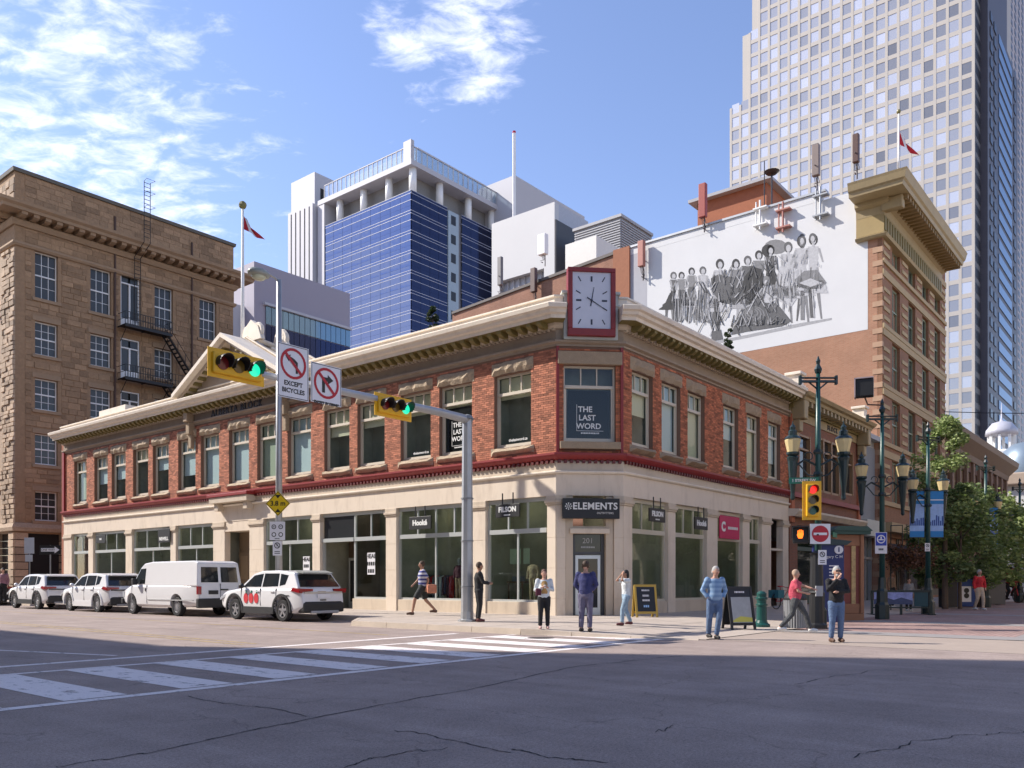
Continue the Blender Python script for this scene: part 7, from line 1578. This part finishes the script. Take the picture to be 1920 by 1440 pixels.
# van
vt = car_thing('parked_van', 'long white cargo van with two dark rear windows parked before the SUV with fruit decals', 'van', 35.7-2.95*1.03, gxn+1.05, 1.03)
L_, Wd = 5.9, 2.0; P = [(-2.95, .78), (-2.88, .98), (-2.3, 1.12), (-1.95, 1.2), (-1.0, 1.2), (0, 1.2), (1.5, 1.2), (2.8, 1.2), (2.9, 1.18), (2.93, .8)]
car_body('b', P, 1.2, .32, L_, Wd, [(-2.05, .45), (1.45, .45)], vt, smooth_r=.04)
greenhouse(vt, [(-2.1, 1.15), (-1.42, 1.92), (-1.2, 2.06), (-.6, 2.12), (2.5, 2.12), (2.78, 2.05), (2.9, 1.15)], 1.15, Wd, .1, glasses=[[(-1.92, 1.24), (-1.42, 1.84), (-1.02, 1.86), (-1.02, 1.24)]], back=None, front=((-2.02, 1.26), (-1.47, 1.86), -.012))
for x in (-2.05, 1.45):
    for s in (-1, 1): wheel(vt, x, s*(Wd/2-.14), .37, s, spokes=8)
for s in (-1, 1):
    b = MB(); k = 2.865; dx = .012
    v0 = [(2.889, s*.06, 1.3), (2.889, s*.78, 1.3), (2.815, s*.74, 1.88), (2.815, s*.06, 1.88)]; v1 = [(x-.05, y, z) for x, y, z in v0]; b.add(v0+v1, [(0, 1, 2, 3), (7, 6, 5, 4), (0, 4, 5, 1), (1, 5, 6, 2), (2, 6, 7, 3), (3, 7, 4, 0)]); b.recalc = True; b.build('rear_window', MT['car_glass'], vt)
    b = MB(); b.box(2.86, 2.96, s*.8, s*.96, .85, 1.15); b.build('tail_light', tail, vt, bevel=.01)
    b = MB(); b.box(-1.62, -1.45, s*1.02, s*1.22, 1.2, 1.45); b.box(-1.6, -1.5, s*.9, s*1.1, 1.25, 1.3); b.build('wing_mirror', plas, vt, bevel=.03)
    b = MB(); b.box(-.9, -.85, s*.99, s*1.015, .95, 1.07); b.build('door_handle', plas, vt)
    b = MB()
    for x in (-2.0, -.78): b.box(x-.006, x+.006, s*.97, s*1.003, .45, 1.2)
    b.box(-.7, 2.7, s*.97, s*1.012, .6, .64); b.build('side_moulding', M('side_grey', (.4, .4, .4), .5), vt)
    b = MB(); b.box(-2.93, -2.8, s*.6, s*.92, .72, .92); b.build('headlight', M('headlight'), vt)
b = MB(); b.box(2.86, 3.05, -.98, .98, .34, .70); b.build('rear_bumper', plas, vt, bevel=.03); b = MB(); b.box(-3.02, -2.85, -.95, .95, .42, .64); b.build('front_bumper', plas, vt, bevel=.03)
b = MB(); b.box(2.93, 2.945, -.5, -.1, .85, 1.0); b.build('number_plate', plas, vt); b = MB(); b.box(2.9, 2.937, -.008, .008, .65, 1.25); b.build('door_gap', M('panel_gap'), vt)
b = MB(); b.box(2.93, 2.96, .0, .32, 1.0, 1.05); b.build('rear_handle', plas, vt)
# tail of a further car behind the far one, dark
gc = suv('dark car mostly hidden at the far left edge of the parked row', 55.5, gxn+1.2, 1.0, 2, name='parked_car')
for ch in gc.children:
    for i, m in enumerate(ch.data.materials):
        if m == carw: ch.data = ch.data.copy(); ch.data.materials[i] = M('car_dark_red', (.06, .03, .04), .25)
# ---------------------------------------------------------------- people
def limb(mb, pts, rs, n=8): mb.tube(pts, rs, n)
def remeshed(mb, name, mat, par, vox=.022, smooth_it=2):
    o = mb.build(name, mat, par)
    m = o.modifiers.new('r', 'REMESH'); m.mode = 'VOXEL'; m.voxel_size = vox; m.use_smooth_shade = True
    s = o.modifiers.new('s', 'SMOOTH'); s.iterations = smooth_it; s.factor = .5
    me = evaluated(o); me.materials.clear(); me.materials.append(mat); me.polygons.foreach_set('use_smooth', [True]*len(me.polygons)); return o
SK = {}
def cloth(name, col=(.3, .3, .3)): return M('cloth_'+name, col, .85, .2, 6, 2.2, 11, fine=.25)
def torso(mb, hip, chest, neck, wd=(.155, .15, .185), dp=(.11, .115, .105), grow=0., belly=0.):
    hip, chest, neck = Vector(hip), Vector(chest), Vector(neck)
    st = [(0, wd[0], dp[0]), (.25, (wd[0]+wd[1])/2-.01, dp[0]+belly), (.5, wd[1]-.015, dp[1]+belly*.8), (.75, wd[2]-.01, dp[1]+.01), (.92, wd[2]-.02, dp[2]-.01), (1.0, .1, .075)]
    vs = []; fs = []; n = 14
    for f, w, d in st:
        c = hip.lerp(chest, f/.6) if f < .6 else chest.lerp(neck, (f-.6)/.4)
        for k in range(n): a = 2*math.pi*k/n; vs.append((c.x+(w+grow)*math.cos(a), c.y+(d+grow)*math.sin(a), c.z))
    for i in range(len(st)-1):
        for k in range(n): fs.append((i*n+k, i*n+(k+1) % n, (i+1)*n+(k+1) % n, (i+1)*n+k))
    fs.append(tuple(range(n-1, -1, -1))); fs.append(tuple(range((len(st)-1)*n, len(st)*n))); mb.add(vs, fs)
def person(px, py, h_px, label, rot, pose, skin, top, bottom, hair, shoe, sleeve='short', legs='long', group=None, name='person', z=None, extra=None, grey=False, belly=0., gy_k=None, skirt=False, cap=None, hairlong=False):
    """stands with feet at the photo's ground point"""
    zg = 0.; 
    for _ in range(3): g = grd(px, py, zg); zg = gz(*g) if g[1] > 8.9 else .01
    k = W(g[0], g[1], 0).y; H = h_px*k/F_; s = H/1.75
    t = th_at(name, label, 'person', (W(g[0], g[1], zg)), R(rot)); t.scale = (s, s, s)
    J = dict(hip=(0, 0, .95), chest=(0, 0, 1.2), neck=(0, 0, 1.46), head=(0, -.02, 1.62),
             shL=(.185, 0, 1.41), elL=(.25, .02, 1.14), wrL=(.25, -.04, .90), shR=(-.185, 0, 1.41), elR=(-.25, .02, 1.14), wrR=(-.25, -.04, .90),
             hL=(.09, 0, .93), kL=(.10, -.02, .50), aL=(.11, .03, .08), hR=(-.09, 0, .93), kR=(-.10, -.02, .50), aR=(-.11, .03, .08), toL=None, toR=None)
    J.update(pose); V3 = Vector
    skm = M('skin_'+skin, {'light': (.50, .28, .2), 'tan': (.36, .19, .12), 'dark': (.16, .08, .05)}[skin], .55, .06, 8)
    mb = MB(); torso(mb, J['hip'], J['chest'], J['neck'])
    for S in 'LR':
        limb(mb, [J['sh'+S], J['el'+S], J['wr'+S]], [.052, .041, .027]); mb.ball(J['sh'+S], .06, n=8)
        limb(mb, [J['h'+S], J['k'+S], J['a'+S]], [.085, .06, .04]); a = V3(J['a'+S]); to = V3(J['to'+S]) if J['to'+S] else a+V3((0, -.17, -.04)); limb(mb, [a+V3((0, .04, -.03)), a+V3((0, 0, -.03)), to], [.04, .045, .03])
        w = V3(J['wr'+S]); d = (w-V3(J['el'+S])).normalized(); side = d.cross(V3((0, 1, 0))); side = side.normalized() if side.length > .1 else V3((1, 0, 0)); nrm = d.cross(side)
        if J.get('nohand'+S): continue
        limb(mb, [w-d*.01, w+d*.05, w+d*.085], [.026, .036, .034], 6)
        for i, (off, ln) in enumerate(((-.027, .062), (-.009, .075), (.009, .07), (.027, .055))):
            b0 = w+d*.08+nrm*off; limb(mb, [b0, b0+d*ln*.5+side*.006, b0+d*ln+side*.022], [.0105, .0095, .007], 5)
        b0 = w+d*.03-nrm*.03; limb(mb, [b0, b0-nrm*.025+d*.03, b0-nrm*.03+d*.06], [.012, .011, .008], 5)
    hd = V3(J['head']); nk = V3(J['neck']); limb(mb, [nk-V3((0, 0, .05)), nk+(hd-nk)*.6], [.06, .052]); mb.ball(tuple(hd+V3((0, 0, .015))), .078, .095, .118, 12, 8); mb.ball(tuple(hd+V3((0, -.03, -.06))), .052, .055, .05, 8, 6)
    mb.tube([hd+V3((0, -.088, .03)), hd+V3((0, -.115, -.015)), hd+V3((0, -.09, -.02))], [.01, .016, .012], 5)
    for sx in (-1, 1): mb.ball(tuple(hd+V3((sx*.082, .0, .0))), .014, .02, .03, 6, 5)
    body = remeshed(mb, 'body', skm, t, .02, 1)
    # eyes, mouth
    e = MB()
    for sx in (-1, 1): e.ball(tuple(hd+V3((sx*.03, -.088, .022))), .011, .008, .008, 6, 4)
    e.build('eyes', M('eye_dark', (.02, .015, .012), .3), t); e = MB(); e.box(hd.x-.022, hd.x+.022, hd.y-.092, hd.y-.08, hd.z-.052, hd.z-.045); e.build('mouth', M('lips', (.28, .1, .09), .6), t)
    # clothes
    mb = MB(); torso(mb, V3(J['hip'])-V3((0, 0, .04)), J['chest'], V3(J['neck'])-V3((0, 0, .015)), grow=.022, belly=belly)
    for S in 'LR':
        el, sh, wr = V3(J['el'+S]), V3(J['sh'+S]), V3(J['wr'+S]); mb.ball(tuple(sh), .082, n=8)
        if sleeve == 'long': limb(mb, [sh, el, el.lerp(wr, .95)], [.074, .062, .046])
        elif sleeve == 'short': limb(mb, [sh, sh.lerp(el, .75)], [.074, .072])
    remeshed(mb, 'top', top, t, .024, 2)
    mb = MB(); hp = V3(J['hip']); torso(mb, hp-V3((0, 0, .1)), hp, hp+V3((0, 0, .09)), (.165, .165, .15), (.12, .12, .11), .012); lr = 1. if legs == 'long' else .45
    for S in 'LR':
        hh, kn, an = V3(J['h'+S]), V3(J['k'+S]), V3(J['a'+S])
        if legs == 'long': limb(mb, [hh+V3((0, 0, .02)), hh.lerp(kn, .5), kn, kn.lerp(an, .45), an.lerp(kn, .04)], [.115, .1, .078, .072, .062])
        else: limb(mb, [hh+V3((0, 0, .02)), hh.lerp(kn, .5), hh.lerp(kn, .92)], [.118, .11, .1])
    remeshed(mb, 'trousers' if legs == 'long' else 'shorts', bottom, t, .024, 1)
    for S in 'LR':
        a = V3(J['a'+S]); to = V3(J['to'+S]) if J['to'+S] else a+V3((0, -.17, -.04)); mb = MB(); limb(mb, [a+V3((0, .06, -.035)), a+V3((0, 0, -.03)), a.lerp(to, .5)+V3((0, 0, -.005)), to+V3((0, -.02, .0))], [.045, .055, .05, .035]); remeshed(mb, 'shoe', shoe, t, .018, 1)
    if hair:
        mb = MB(); mb.ball(tuple(hd+V3((0, .015, .045))), .088, .1, .1, 12, 8)
        if hairlong: mb.ball(tuple(hd+V3((0, .06, -.03))), .085, .06, .14, 10, 8)
        for sx in (-1, 1): mb.ball(tuple(hd+V3((sx*.07, .03, .0))), .025, .055, .06, 8, 6)
        remeshed(mb, 'hair', hair, t, .016, 1)
        fo = t.children[-1]
    if extra: extra(t, J)
    return t
hg = M('hair_grey', (.38, .37, .35), .8, .1); hb = M('hair_brown', (.06, .035, .02), .7); hk = M('hair_black', (.012, .01, .01), .6); jean = cloth('jeans', (.10, .155, .27)); jeanl = cloth('pale_jeans', (.26, .36, .46)); blk_c = cloth('black', (.015, .015, .017)); shb = M('shoe_black', (.015, .013, .012), .5); shw = M('shoe_white', (.7, .7, .68), .6)
def stripes(name, c1, c2, sc, axis='Z'):
    m = M(name, c1, .85, .08); nt = m.node_tree; b = nt.nodes['Principled BSDF']; tcn = N(nt, 'ShaderNodeTexCoord'); sp = N(nt, 'ShaderNodeSeparateXYZ'); L(nt, tcn.outputs['Object'], sp.inputs[0])
    s = math_n(nt, 'GREATER_THAN', math_n(nt, 'FRACT', math_n(nt, 'MULTIPLY', sp.outputs['XYZ'.index(axis)], sc)), .5); mx = N(nt, 'ShaderNodeMix'); mx.data_type = 'RGBA'; L(nt, s, mx.inputs[0]); mx.inputs[6].default_value = (*c1, 1); mx.inputs[7].default_value = (*c2, 1); L(nt, mx.outputs[2], b.inputs['Base Color']); return m
# woman holding a cup in both hands
def ex_vest(t, J):
    mb = MB(); torso(mb, (0, 0, 1.02), (0, 0, 1.22), (0, 0, 1.43), (.14, .14, .13), (.135, .14, .12), .022); remeshed(mb, 'vest', cloth('mustard', (.45, .27, .1)), t, .022); mb = MB(); mb.lathe([(.028, 0), (.035, .1)], (0, -.25, 1.2), 10); mb.build('cup', white, t)
    mb = MB(); mb.box(-.26, -.1, -.2, -.1, .98, 1.2); mb.build('handbag', cloth('maroon', (.1, .02, .04)), t, bevel=.03)
person(1020, 1180, 112, 'woman with white sleeves, mustard vest and black trousers holding a drink at the corner', 4, dict(elL=(.26, .0, 1.13), wrL=(.09, -.2, 1.22), elR=(-.26, 0, 1.13), wrR=(-.09, -.2, 1.22)), 'light', cloth('white', (.62, .66, .68)), blk_c, M('hair_red_brown', (.12, .06, .04), .7), M('shoe_pink', (.45, .3, .28), .6), 'long', extra=ex_vest, belly=.02)
person(1098, 1186, 133, 'man in dark navy shirt and purple-grey trousers standing before the corner door', 160, dict(elL=(.27, -.02, 1.16), wrL=(.16, -.1, 1.0), elR=(-.27, -.02, 1.16), wrR=(-.14, -.12, 1.02)), 'light', cloth('navy', (.04, .045, .14)), cloth('plum_grey', (.13, .12, .19)), hb, shb, 'long', belly=.02)
person(1174, 1174, 104, 'woman in white tee and pale jeans raising both hands to her face', -75, dict(elL=(.2, -.24, 1.42), wrL=(.07, -.14, 1.6), elR=(-.2, -.24, 1.42), wrR=(-.07, -.14, 1.6), kL=(.09, -.16, .5), aL=(.1, -.18, .08), kR=(-.1, .02, .5), aR=(-.1, .2, .1)), 'tan', cloth('white'), jeanl, hk, M('shoe_dark_red', (.12, .03, .03), .6), 'short', hairlong=True)
plaid = stripes('cloth_plaid', (.16, .27, .44), (.24, .36, .52), 9)
person(1340, 1198, 137, 'grey haired man in a blue checked shirt and jeans walking with hands in his pockets', 8, dict(elL=(.29, .05, 1.16), wrL=(.19, -.06, .98), elR=(-.29, .05, 1.16), wrR=(-.19, -.06, .98), nohandL=1, nohandR=1, kL=(.07, -.1, .5), aL=(.03, -.03, .08), kR=(-.12, .03, .5), aR=(-.1, .14, .1), head=(.01, -.05, 1.61)), 'light', plaid, jean, hg, shb, 'long', belly=.04)
def ex_glass(t, J):
    h = Vector(J['head']); b = MB(); b.box(h.x-.065, h.x-.008, h.y-.108, h.y-.098, h.z+.005, h.z+.045); b.box(h.x+.008, h.x+.065, h.y-.108, h.y-.098, h.z+.005, h.z+.045); b.box(h.x-.07, h.x+.07, h.y-.106, h.y-.1, h.z+.035, h.z+.045); b.build('sunglasses', black, t); b = MB(); b.ball(tuple(h+Vector((0, -.055, -.075))), .05, .04, .05, 8, 6); b.build('beard', hg, t, smooth=True)
person(1568, 1204, 141, 'bearded man in black jacket, jeans and sunglasses with one hand at his chin', 2, dict(elL=(.24, -.1, 1.18), wrL=(-.05, -.2, 1.17), elR=(-.25, -.12, 1.2), wrR=(-.03, -.17, 1.48), head=(.0, -.03, 1.63)), 'light', cloth('black'), jean, hg, M('shoe_brown', (.1, .05, .03), .6), 'long', extra=ex_glass, belly=.05)
person(1491, 1186, 118, 'man in a pink-red shirt striding right with his arm stretched forward', 78, dict(elL=(.2, -.24, 1.3), wrL=(.1, -.48, 1.22), elR=(-.24, -.05, 1.15), wrR=(-.2, -.25, 1.1), kL=(.1, -.28, .52), aL=(.1, -.42, .1), kR=(-.1, .1, .5), aR=(-.1, .42, .14)), 'light', cloth('pink_red', (.5, .07, .11)), cloth('charcoal', (.06, .065, .07)), M('hair_fair', (.4, .28, .2), .8), shw, 'short', belly=.05)
strp = stripes('cloth_striped', (.05, .06, .22), (.5, .5, .58), 8)
def ex_bag(t, J): b = MB(); b.box(.2, .42, .1, .4, .72, 1.0); b.build('shoulder_bag', cloth('orange_bag', (.5, .2, .12)), t, bevel=.04)
person(792, 1154, 102, 'walker in navy and white striped shirt and dark shorts passing the shop windows', -75, dict(kL=(.1, -.26, .52), aL=(.1, -.34, .1), kR=(-.1, .12, .5), aR=(-.1, .44, .16), elL=(.22, .16, 1.15), wrL=(.2, .1, .9), elR=(-.24, -.1, 1.15), wrR=(-.22, -.25, 1.0)), 'tan', strp, cloth('dark_shorts', (.025, .03, .03)), hb, M('shoe_brown'), 'short', 'short', extra=ex_bag)
person(898, 1166, 112, 'person in long black top standing just right of the grey signal pole', 100, dict(elL=(.24, -.14, 1.16), wrL=(.14, -.32, 1.15), elR=(-.22, -.1, 1.15), wrR=(-.1, -.3, 1.12)), 'tan', blk_c, blk_c, hb, M('shoe_dark_red'), 'long')
person(1836, 1144, 76, 'person in a red top, beige trousers and white shoes walking down the pedestrian street', 10, dict(elL=(.27, 0, 1.16), wrL=(.22, -.1, .95), kL=(.1, -.12, .5), aL=(.08, -.14, .08), aR=(-.12, .14, .1)), 'light', cloth('red', (.5, .02, .03)), cloth('beige', (.5, .4, .3)), hg, shw, 'long')
person(1769, 1134, 72, 'person in dark jacket standing by the green railing', -40, dict(), 'tan', cloth('black'), cloth('grey_brown', (.2, .17, .15)), hk, shb, 'long')
person(1672, 1140, 68, 'person in brown coat behind the photo panel railing', 30, dict(), 'tan', cloth('brown_coat', (.25, .16, .1)), blk_c, hb, shw, 'long')
person(1704, 1146, 62, 'seated-looking person half hidden behind the railing, white shoes showing', 0, dict(), 'light', cloth('grey_top', (.25, .25, .26)), cloth('black'), hb, shw, 'long')
person(6, 1131, 66, 'person in dull pink at the extreme left edge beyond the parked cars', 0, dict(), 'light', cloth('dull_pink', (.3, .15, .18)), blk_c, hk, shb, 'long'); 
# cyclist
def bike(par, col):
    b = MB()
    for y in (-.52, .52): b.tube([(0, y+.34*math.cos(i*.42), .35+.34*math.sin(i*.42)) for i in range(16)], .025, 5)
    b.build('bicycle_wheels', blackp, par); b = MB(); b.tube([(0, .52, .35), (0, .1, .35), (0, -.35, .8), (0, .2, .85), (0, .1, .35)], .02, 5); b.tube([(0, -.52, .35), (0, -.35, .95)], .02, 5); b.tube([(-.25, -.32, 1.0), (.25, -.32, 1.0)], .018, 5); b.build('bicycle_frame', col, par)
c = person(1893, 1130, 68, 'cyclist in a red jacket riding towards the camera at the right edge', 12, dict(hip=(0, .2, .95), chest=(0, .05, 1.2), neck=(0, -.05, 1.43), head=(0, -.12, 1.58), shL=(.18, -.04, 1.38), shR=(-.18, -.04, 1.38), elL=(.26, -.15, 1.18), elR=(-.26, -.15, 1.18), wrL=(.24, -.33, 1.03), wrR=(-.24, -.33, 1.03), hL=(.09, .18, .93), hR=(-.09, .18, .93), kL=(.12, -.15, .72), kR=(-.12, -.1, .6), aL=(.1, -.02, .4), aR=(-.1, .08, .22)), 'tan', cloth('red'), blk_c, hk, shb, 'long', extra=lambda t, J: bike(t, signr))
person(1906, 1124, 58, 'second distant walker in dark red at the right edge', 20, dict(), 'tan', cloth('dark_red', (.2, .03, .04)), blk_c, hk, shb, 'long')
# mannequins and displays in the windows
def mannequin(F, t, o, label, topc, botc, head=True, s=1.):
    m = thing('mannequin', label, 'mannequin', F(t, o, .62 if True else .15), F.a, 'shop window mannequins'); m.scale = (s, s, s)
    mb = MB(); torso(mb, (0, 0, .9), (0, 0, 1.15), (0, 0, 1.42), grow=.02); 
    for S in (-1, 1): limb(mb, [(S*.18, 0, 1.36), (S*.25, .0, 1.1), (S*.25, -.05, .85)], [.07, .06, .045])
    remeshed(mb, 'coat', topc, m, .03); mb = MB()
    for S in (-1, 1): limb(mb, [(S*.09, 0, .92), (S*.1, 0, .5), (S*.1, 0, .05)], [.1, .075, .06])
    remeshed(mb, 'trousers', botc, m, .03)
    if head: mb = MB(); mb.ball((0, 0, 1.6), .075, .09, .11); mb.tube([(0, 0, 1.4), (0, 0, 1.55)], .045, 6); mb.build('head', M('mannequin_grey', (.3, .3, .32), .4), m, smooth=True)
tanc = cloth('tan_coat', (.34, .25, .16))
mannequin(FL, 19.35, -.75, 'headless mannequin in tan coat and trousers in the window left of the corner door', tanc, tanc, False, .98); mannequin(FL, 22.35, -.8, 'mannequin in an olive coat behind the grey signal pole', cloth('olive_coat', (.3, .3, .18)), tanc, False, .98); mannequin(FL, 23.3, -.9, 'mannequin in maroon jacket and brown trousers in the window beside the striped walker', cloth('maroon'), cloth('brown_coat'), True, 1.0)
mannequin(FR, 30.6, -.8, 'mannequin in blue check beside the second shaded window', plaid, blk_c, True, .95)
t = thing('display_table', 'dark display table with folded clothes inside the window left of the corner door', 'table', FL(20.3, -1.0, .62), FL.a); b = MB(); b.box(-.4, .4, -.2, .4, .7, .76); b.build('table_top', M('display_wood', (.12, .07, .04), .5), t)
for x in (-.36, .33):
    for y in (-.17, .34): b = MB(); b.box(x, x+.05, y, y+.05, 0, .7); b.build('leg', M('display_wood'), t)
b = MB(); b.box(-.2, .2, -.1, .2, .762, .95); b.build('folded_clothes', cloth('grey_blue', (.15, .18, .22)), t)
for i, (ty, w) in enumerate(((20.5, .55), (19.95, .3), (18.75, .35))):
    o = thing('window_card', ('large', 'middle', 'small')[i]+' pale card hanging in the window left of the corner door', 'card', FL(ty, -1.1, 2.35), FL.a); b = MB(); b.box(-w/2, w/2, 0, .01, -.3, .3); b.build('sheet', M('card_green', (.42, .5, .38), .7), o)
rq = random.Random(8)
for t0, o_, lb_ in ((24.9, -1.5, 'behind the striped walker'), (33.0, -1.4, 'above the car with red fruit decals'), (42.2, -1.4, 'just left of the brown double door'), (46.6, -1.4, 'above the white van roof'), (51.8, -1.4, 'above the second parked car from the left')):
    t = thing('clothes_rail', 'clothes rail glimpsed deep inside the shop window '+lb_, 'clothes rail', FL(t0, o_, .15), FL.a, 'clothes rails glimpsed inside the shop windows')
    b = MB(); b.tube([(-.8, 0, 0), (-.8, 0, 1.5), (.8, 0, 1.5), (.8, 0, 0)], .025, 5); b.build('rail', black, t)
    for i in range(11):
        x = -.7+.14*i; b = MB(); b.prism([(-.2, 1.4), (0, 1.48), (.2, 1.4), (.22, .5+rq.uniform(0, .3)), (-.22, .5+rq.uniform(0, .3))], x-.035, x+.035, 'x'); b.build('garment', cloth(rq.choice(('tan_coat', 'navy', 'charcoal', 'red', 'white', 'olive_coat', 'maroon', 'grey_blue'))), t)
# ---------------------------------------------------------------- trees
rt = random.Random(4)
leafm = {}
def leafmat(i, c):
    m = M('leaves_%d' % i, c, .6, .35, .9, tint=.55); nt = m.node_tree; b = nt.nodes['Principled BSDF']; b.inputs['Subsurface Weight'].default_value = 0
    tr = N(nt, 'ShaderNodeBsdfTranslucent'); tr.inputs[0].default_value = (c[0]*1.5, c[1]*1.7, c[2], 1); ms = N(nt, 'ShaderNodeMixShader', Fac=.3); L(nt, b.outputs[0], ms.inputs[1]); L(nt, tr.outputs[0], ms.inputs[2]); L(nt, ms.outputs[0], nt.nodes['Material Output'].inputs[0]); return m
def tree(gx, gy, h, cw, label, col, n, i, name='street_tree', trunk_h=None, cat='tree', group='trees of the pedestrian street', leaf=.085, z=0.02, columnar=False):
    t = thing(name, label, cat, (gx, gy, z), group=group)
    th = trunk_h or h*.28; b = MB(); b.tube([(0, 0, 0), (.04, .02, th), (.08, -.03, h*.6), (.05, 0, h*.88)], [.13*h/8, .1*h/8, .06*h/8, .02], 8); b.build('trunk', M('bark', (.12, .085, .06), .9, .2, 6, .6, 20), t)
    cl = []; lb = MB()
    nc = int(30+cw*8)
    for k in range(nc):
        f = rt.random(); zz_ = th*.75+(h-th*.75)*(f**.85); wv = cw/2*(math.sin(math.pi*min(1, .12+f*.88))**.6 if not columnar else (.9-.5*f)); a = rt.uniform(0, 2*math.pi); r = wv*math.sqrt(rt.uniform(.15, 1)); c = Vector((r*math.cos(a), r*math.sin(a), zz_)); rad = rt.uniform(.4, 1.)*cw/(5.2 if not columnar else 6.); cl.append((c, rad))
        if k % 3 == 0: lb.tube([(.05, 0, max(th*.8, zz_-r*.9)), tuple(c*.6+Vector((0, 0, zz_*.38))), tuple(c)], [.04*h/8, .025*h/8, .01], 5)
    lb.build('limbs', MT['bark'], t)
    vs = []; fs = []; ti = []
    for q in range(n):
        c, rad = cl[rt.randrange(nc)]; d = Vector((rt.gauss(0, 1), rt.gauss(0, 1), rt.gauss(0, .8))).normalized()*rad*(rt.random()**.45); p = c+d
        a = Vector((rt.gauss(0, 1), rt.gauss(0, 1), rt.gauss(0, .6))).normalized(); u = a.cross(Vector((0, 0, 1))).normalized() if abs(a.z) < .95 else Vector((1, 0, 0)); w = a.cross(u); s = leaf*rt.uniform(.6, 1.4); b0 = len(vs)
        vs += [tuple(p-u*s), tuple(p-w*s*.55), tuple(p+u*s), tuple(p+w*s*.55)]; fs.append((b0, b0+1, b0+2, b0+3)); ti.append(rt.uniform(-1, 1))
    m = MB(); m.v = vs; m.f = fs; m.t = ti; m.build('crown', leafmat(i, col), t)
    return t
def tree_px(px, gy, top, *a, **k): gx, kk = gy_at(px, gy); h = zz(top, kk); return tree(gx, gy, h, *a, **k)
tree_px(1772, 9.6, 782, 2.9, 'tall slim light green tree behind the bannered lamp post', (.26, .32, .11), 11000, 0, leaf=.08)
tree_px(1800, 9.0, 915, 3.4, 'dark bushy tree right of the two blue banners', (.14, .18, .07), 5200, 1, leaf=.1, trunk_h=1.8)
tree_px(1835, 8.9, 925, 3.6, 'rounded mid green tree behind the person in red', (.17, .21, .08), 5200, 1, leaf=.11, trunk_h=1.8)
tree_px(1870, 8.9, 935, 3.8, 'light topped tree below the cupola', (.24, .27, .1), 5200, 0, leaf=.12, trunk_h=1.9)
tree_px(1905, 9.0, 955, 4.2, 'dark tree at the right edge of the street', (.15, .19, .07), 5200, 1, leaf=.11, trunk_h=2)
tree_px(1745, 10.4, 960, 2.4, 'low dark tree behind the banners', (.12, .17, .06), 4000, 1, leaf=.08, trunk_h=1.6)
# a tree reflected in the shaded windows stands across the street, out of frame
tree(26, -7, 8.5, 5, 'tree out of view across the pedestrian street, mirrored in the shop windows', (.06, .1, .03), 9000, 0, leaf=.13)
tree(36, -7.2, 9, 5, 'second tree out of view across the pedestrian street', (.06, .1, .03), 8000, 0, leaf=.13)
# small conifers on the roof
for px, ty, lab, gx_ in ((810, 572, 'dark conifer peeping over the roof parapet left of the brick wing', GX+4.5), (1364, 617, 'small dark conifer over the parapet in front of the mural', 0)):
    if gx_: gy_, kk = gx_at(px, gx_); gxx = gx_
    else: gxx, kk = gy_at(px, GY+5); gy_ = GY+5
    tree(gxx, gy_, zz(ty, kk)-10.9, .9, lab, (.03, .045, .018), 2600, 2, 'roof_conifer', .3, 'shrub', None, .06, 10.9, True)
# planters with red-brown foliage
for px, gy_, w, lab in ((1692, 10.4, 1.3, 'hanging mass of red-brown flowers beside the second lamp post'), (1722, 10.0, 1.2, 'dark red flower basket behind the railing')):
    gx, kk = gy_at(px, gy_); zc0 = zz(1050, kk); t = thing('flower_basket', lab, 'plant', (gx, gy_, zc0)); 
    b = MB(); b.lathe([(.12, -.35), (.4, 0), (.42, .1)], (0, 0, 0), 12); b.build('basket', M('basket_brown', (.08, .05, .03), .9), t); b = MB(); b.tube([(0, .5, -zc0), (0, .5, 1.6), (0, 0, 1.6), (0, 0, .1)], .03, 5); b.build('hanger', dkg_, t); vs = []; m = MB()
    for q in range(1500):
        p = Vector((rt.gauss(0, w*.25), rt.gauss(0, w*.25), rt.gauss(.1, .22))); a = Vector((rt.gauss(0, 1), rt.gauss(0, 1), rt.gauss(0, 1))).normalized(); u = a.orthogonal().normalized(); w2 = a.cross(u); s = .06
        m.add([tuple(p-u*s), tuple(p-w2*s), tuple(p+u*s), tuple(p+w2*s)], [(0, 1, 2, 3)], rt.uniform(-1, 1))
    m.build('foliage', leafmat(3, (.11, .05, .03)), t)
# shop awnings and signs down the street
aw, kk = gy_at(1700, GY-.6)
t = thing('shop_awning', 'dark fabric awning with pale lettering on the ground floor of the mural building', 'awning', (60, GY, 0), baked=True)
b = MB(FMF); b.add([(58.5, .35, 3.9), (67, .35, 3.9), (67, 1.9, 3.1), (58.5, 1.9, 3.1), (58.5, 1.9, 2.8), (67, 1.9, 2.8)], [(0, 1, 2, 3), (3, 2, 5, 4)]); b.build('canvas', M('awning_black', (.015, .015, .02), .8), t)
place('lettering', textmesh('BOOKSHOP', .3, signw), t, FMF(62.5, 1.92, 2.95), FMF.a) if False else None
# wires over the pedestrian street
for i, (py0, py1, lab) in enumerate(((772, 784, 'thin overhead cable crossing the pedestrian street'),)):
    x0, k0 = gy_at(1770, 15.4); p0 = W(x0, 15.4, zz(py0, k0)); p1 = W(x0+4, -8, zz(py0, k0)-.3)
    b = MB(); n = 16; b.tube([tuple(p0.lerp(p1, i/n)-Vector((0, 0, .9*math.sin(math.pi*i/n)))) for i in range(n+1)], .03, 4)
    b.build('overhead_cable', black, wrot=0, org=(0, 0, 0), label=lab, cat='cable')
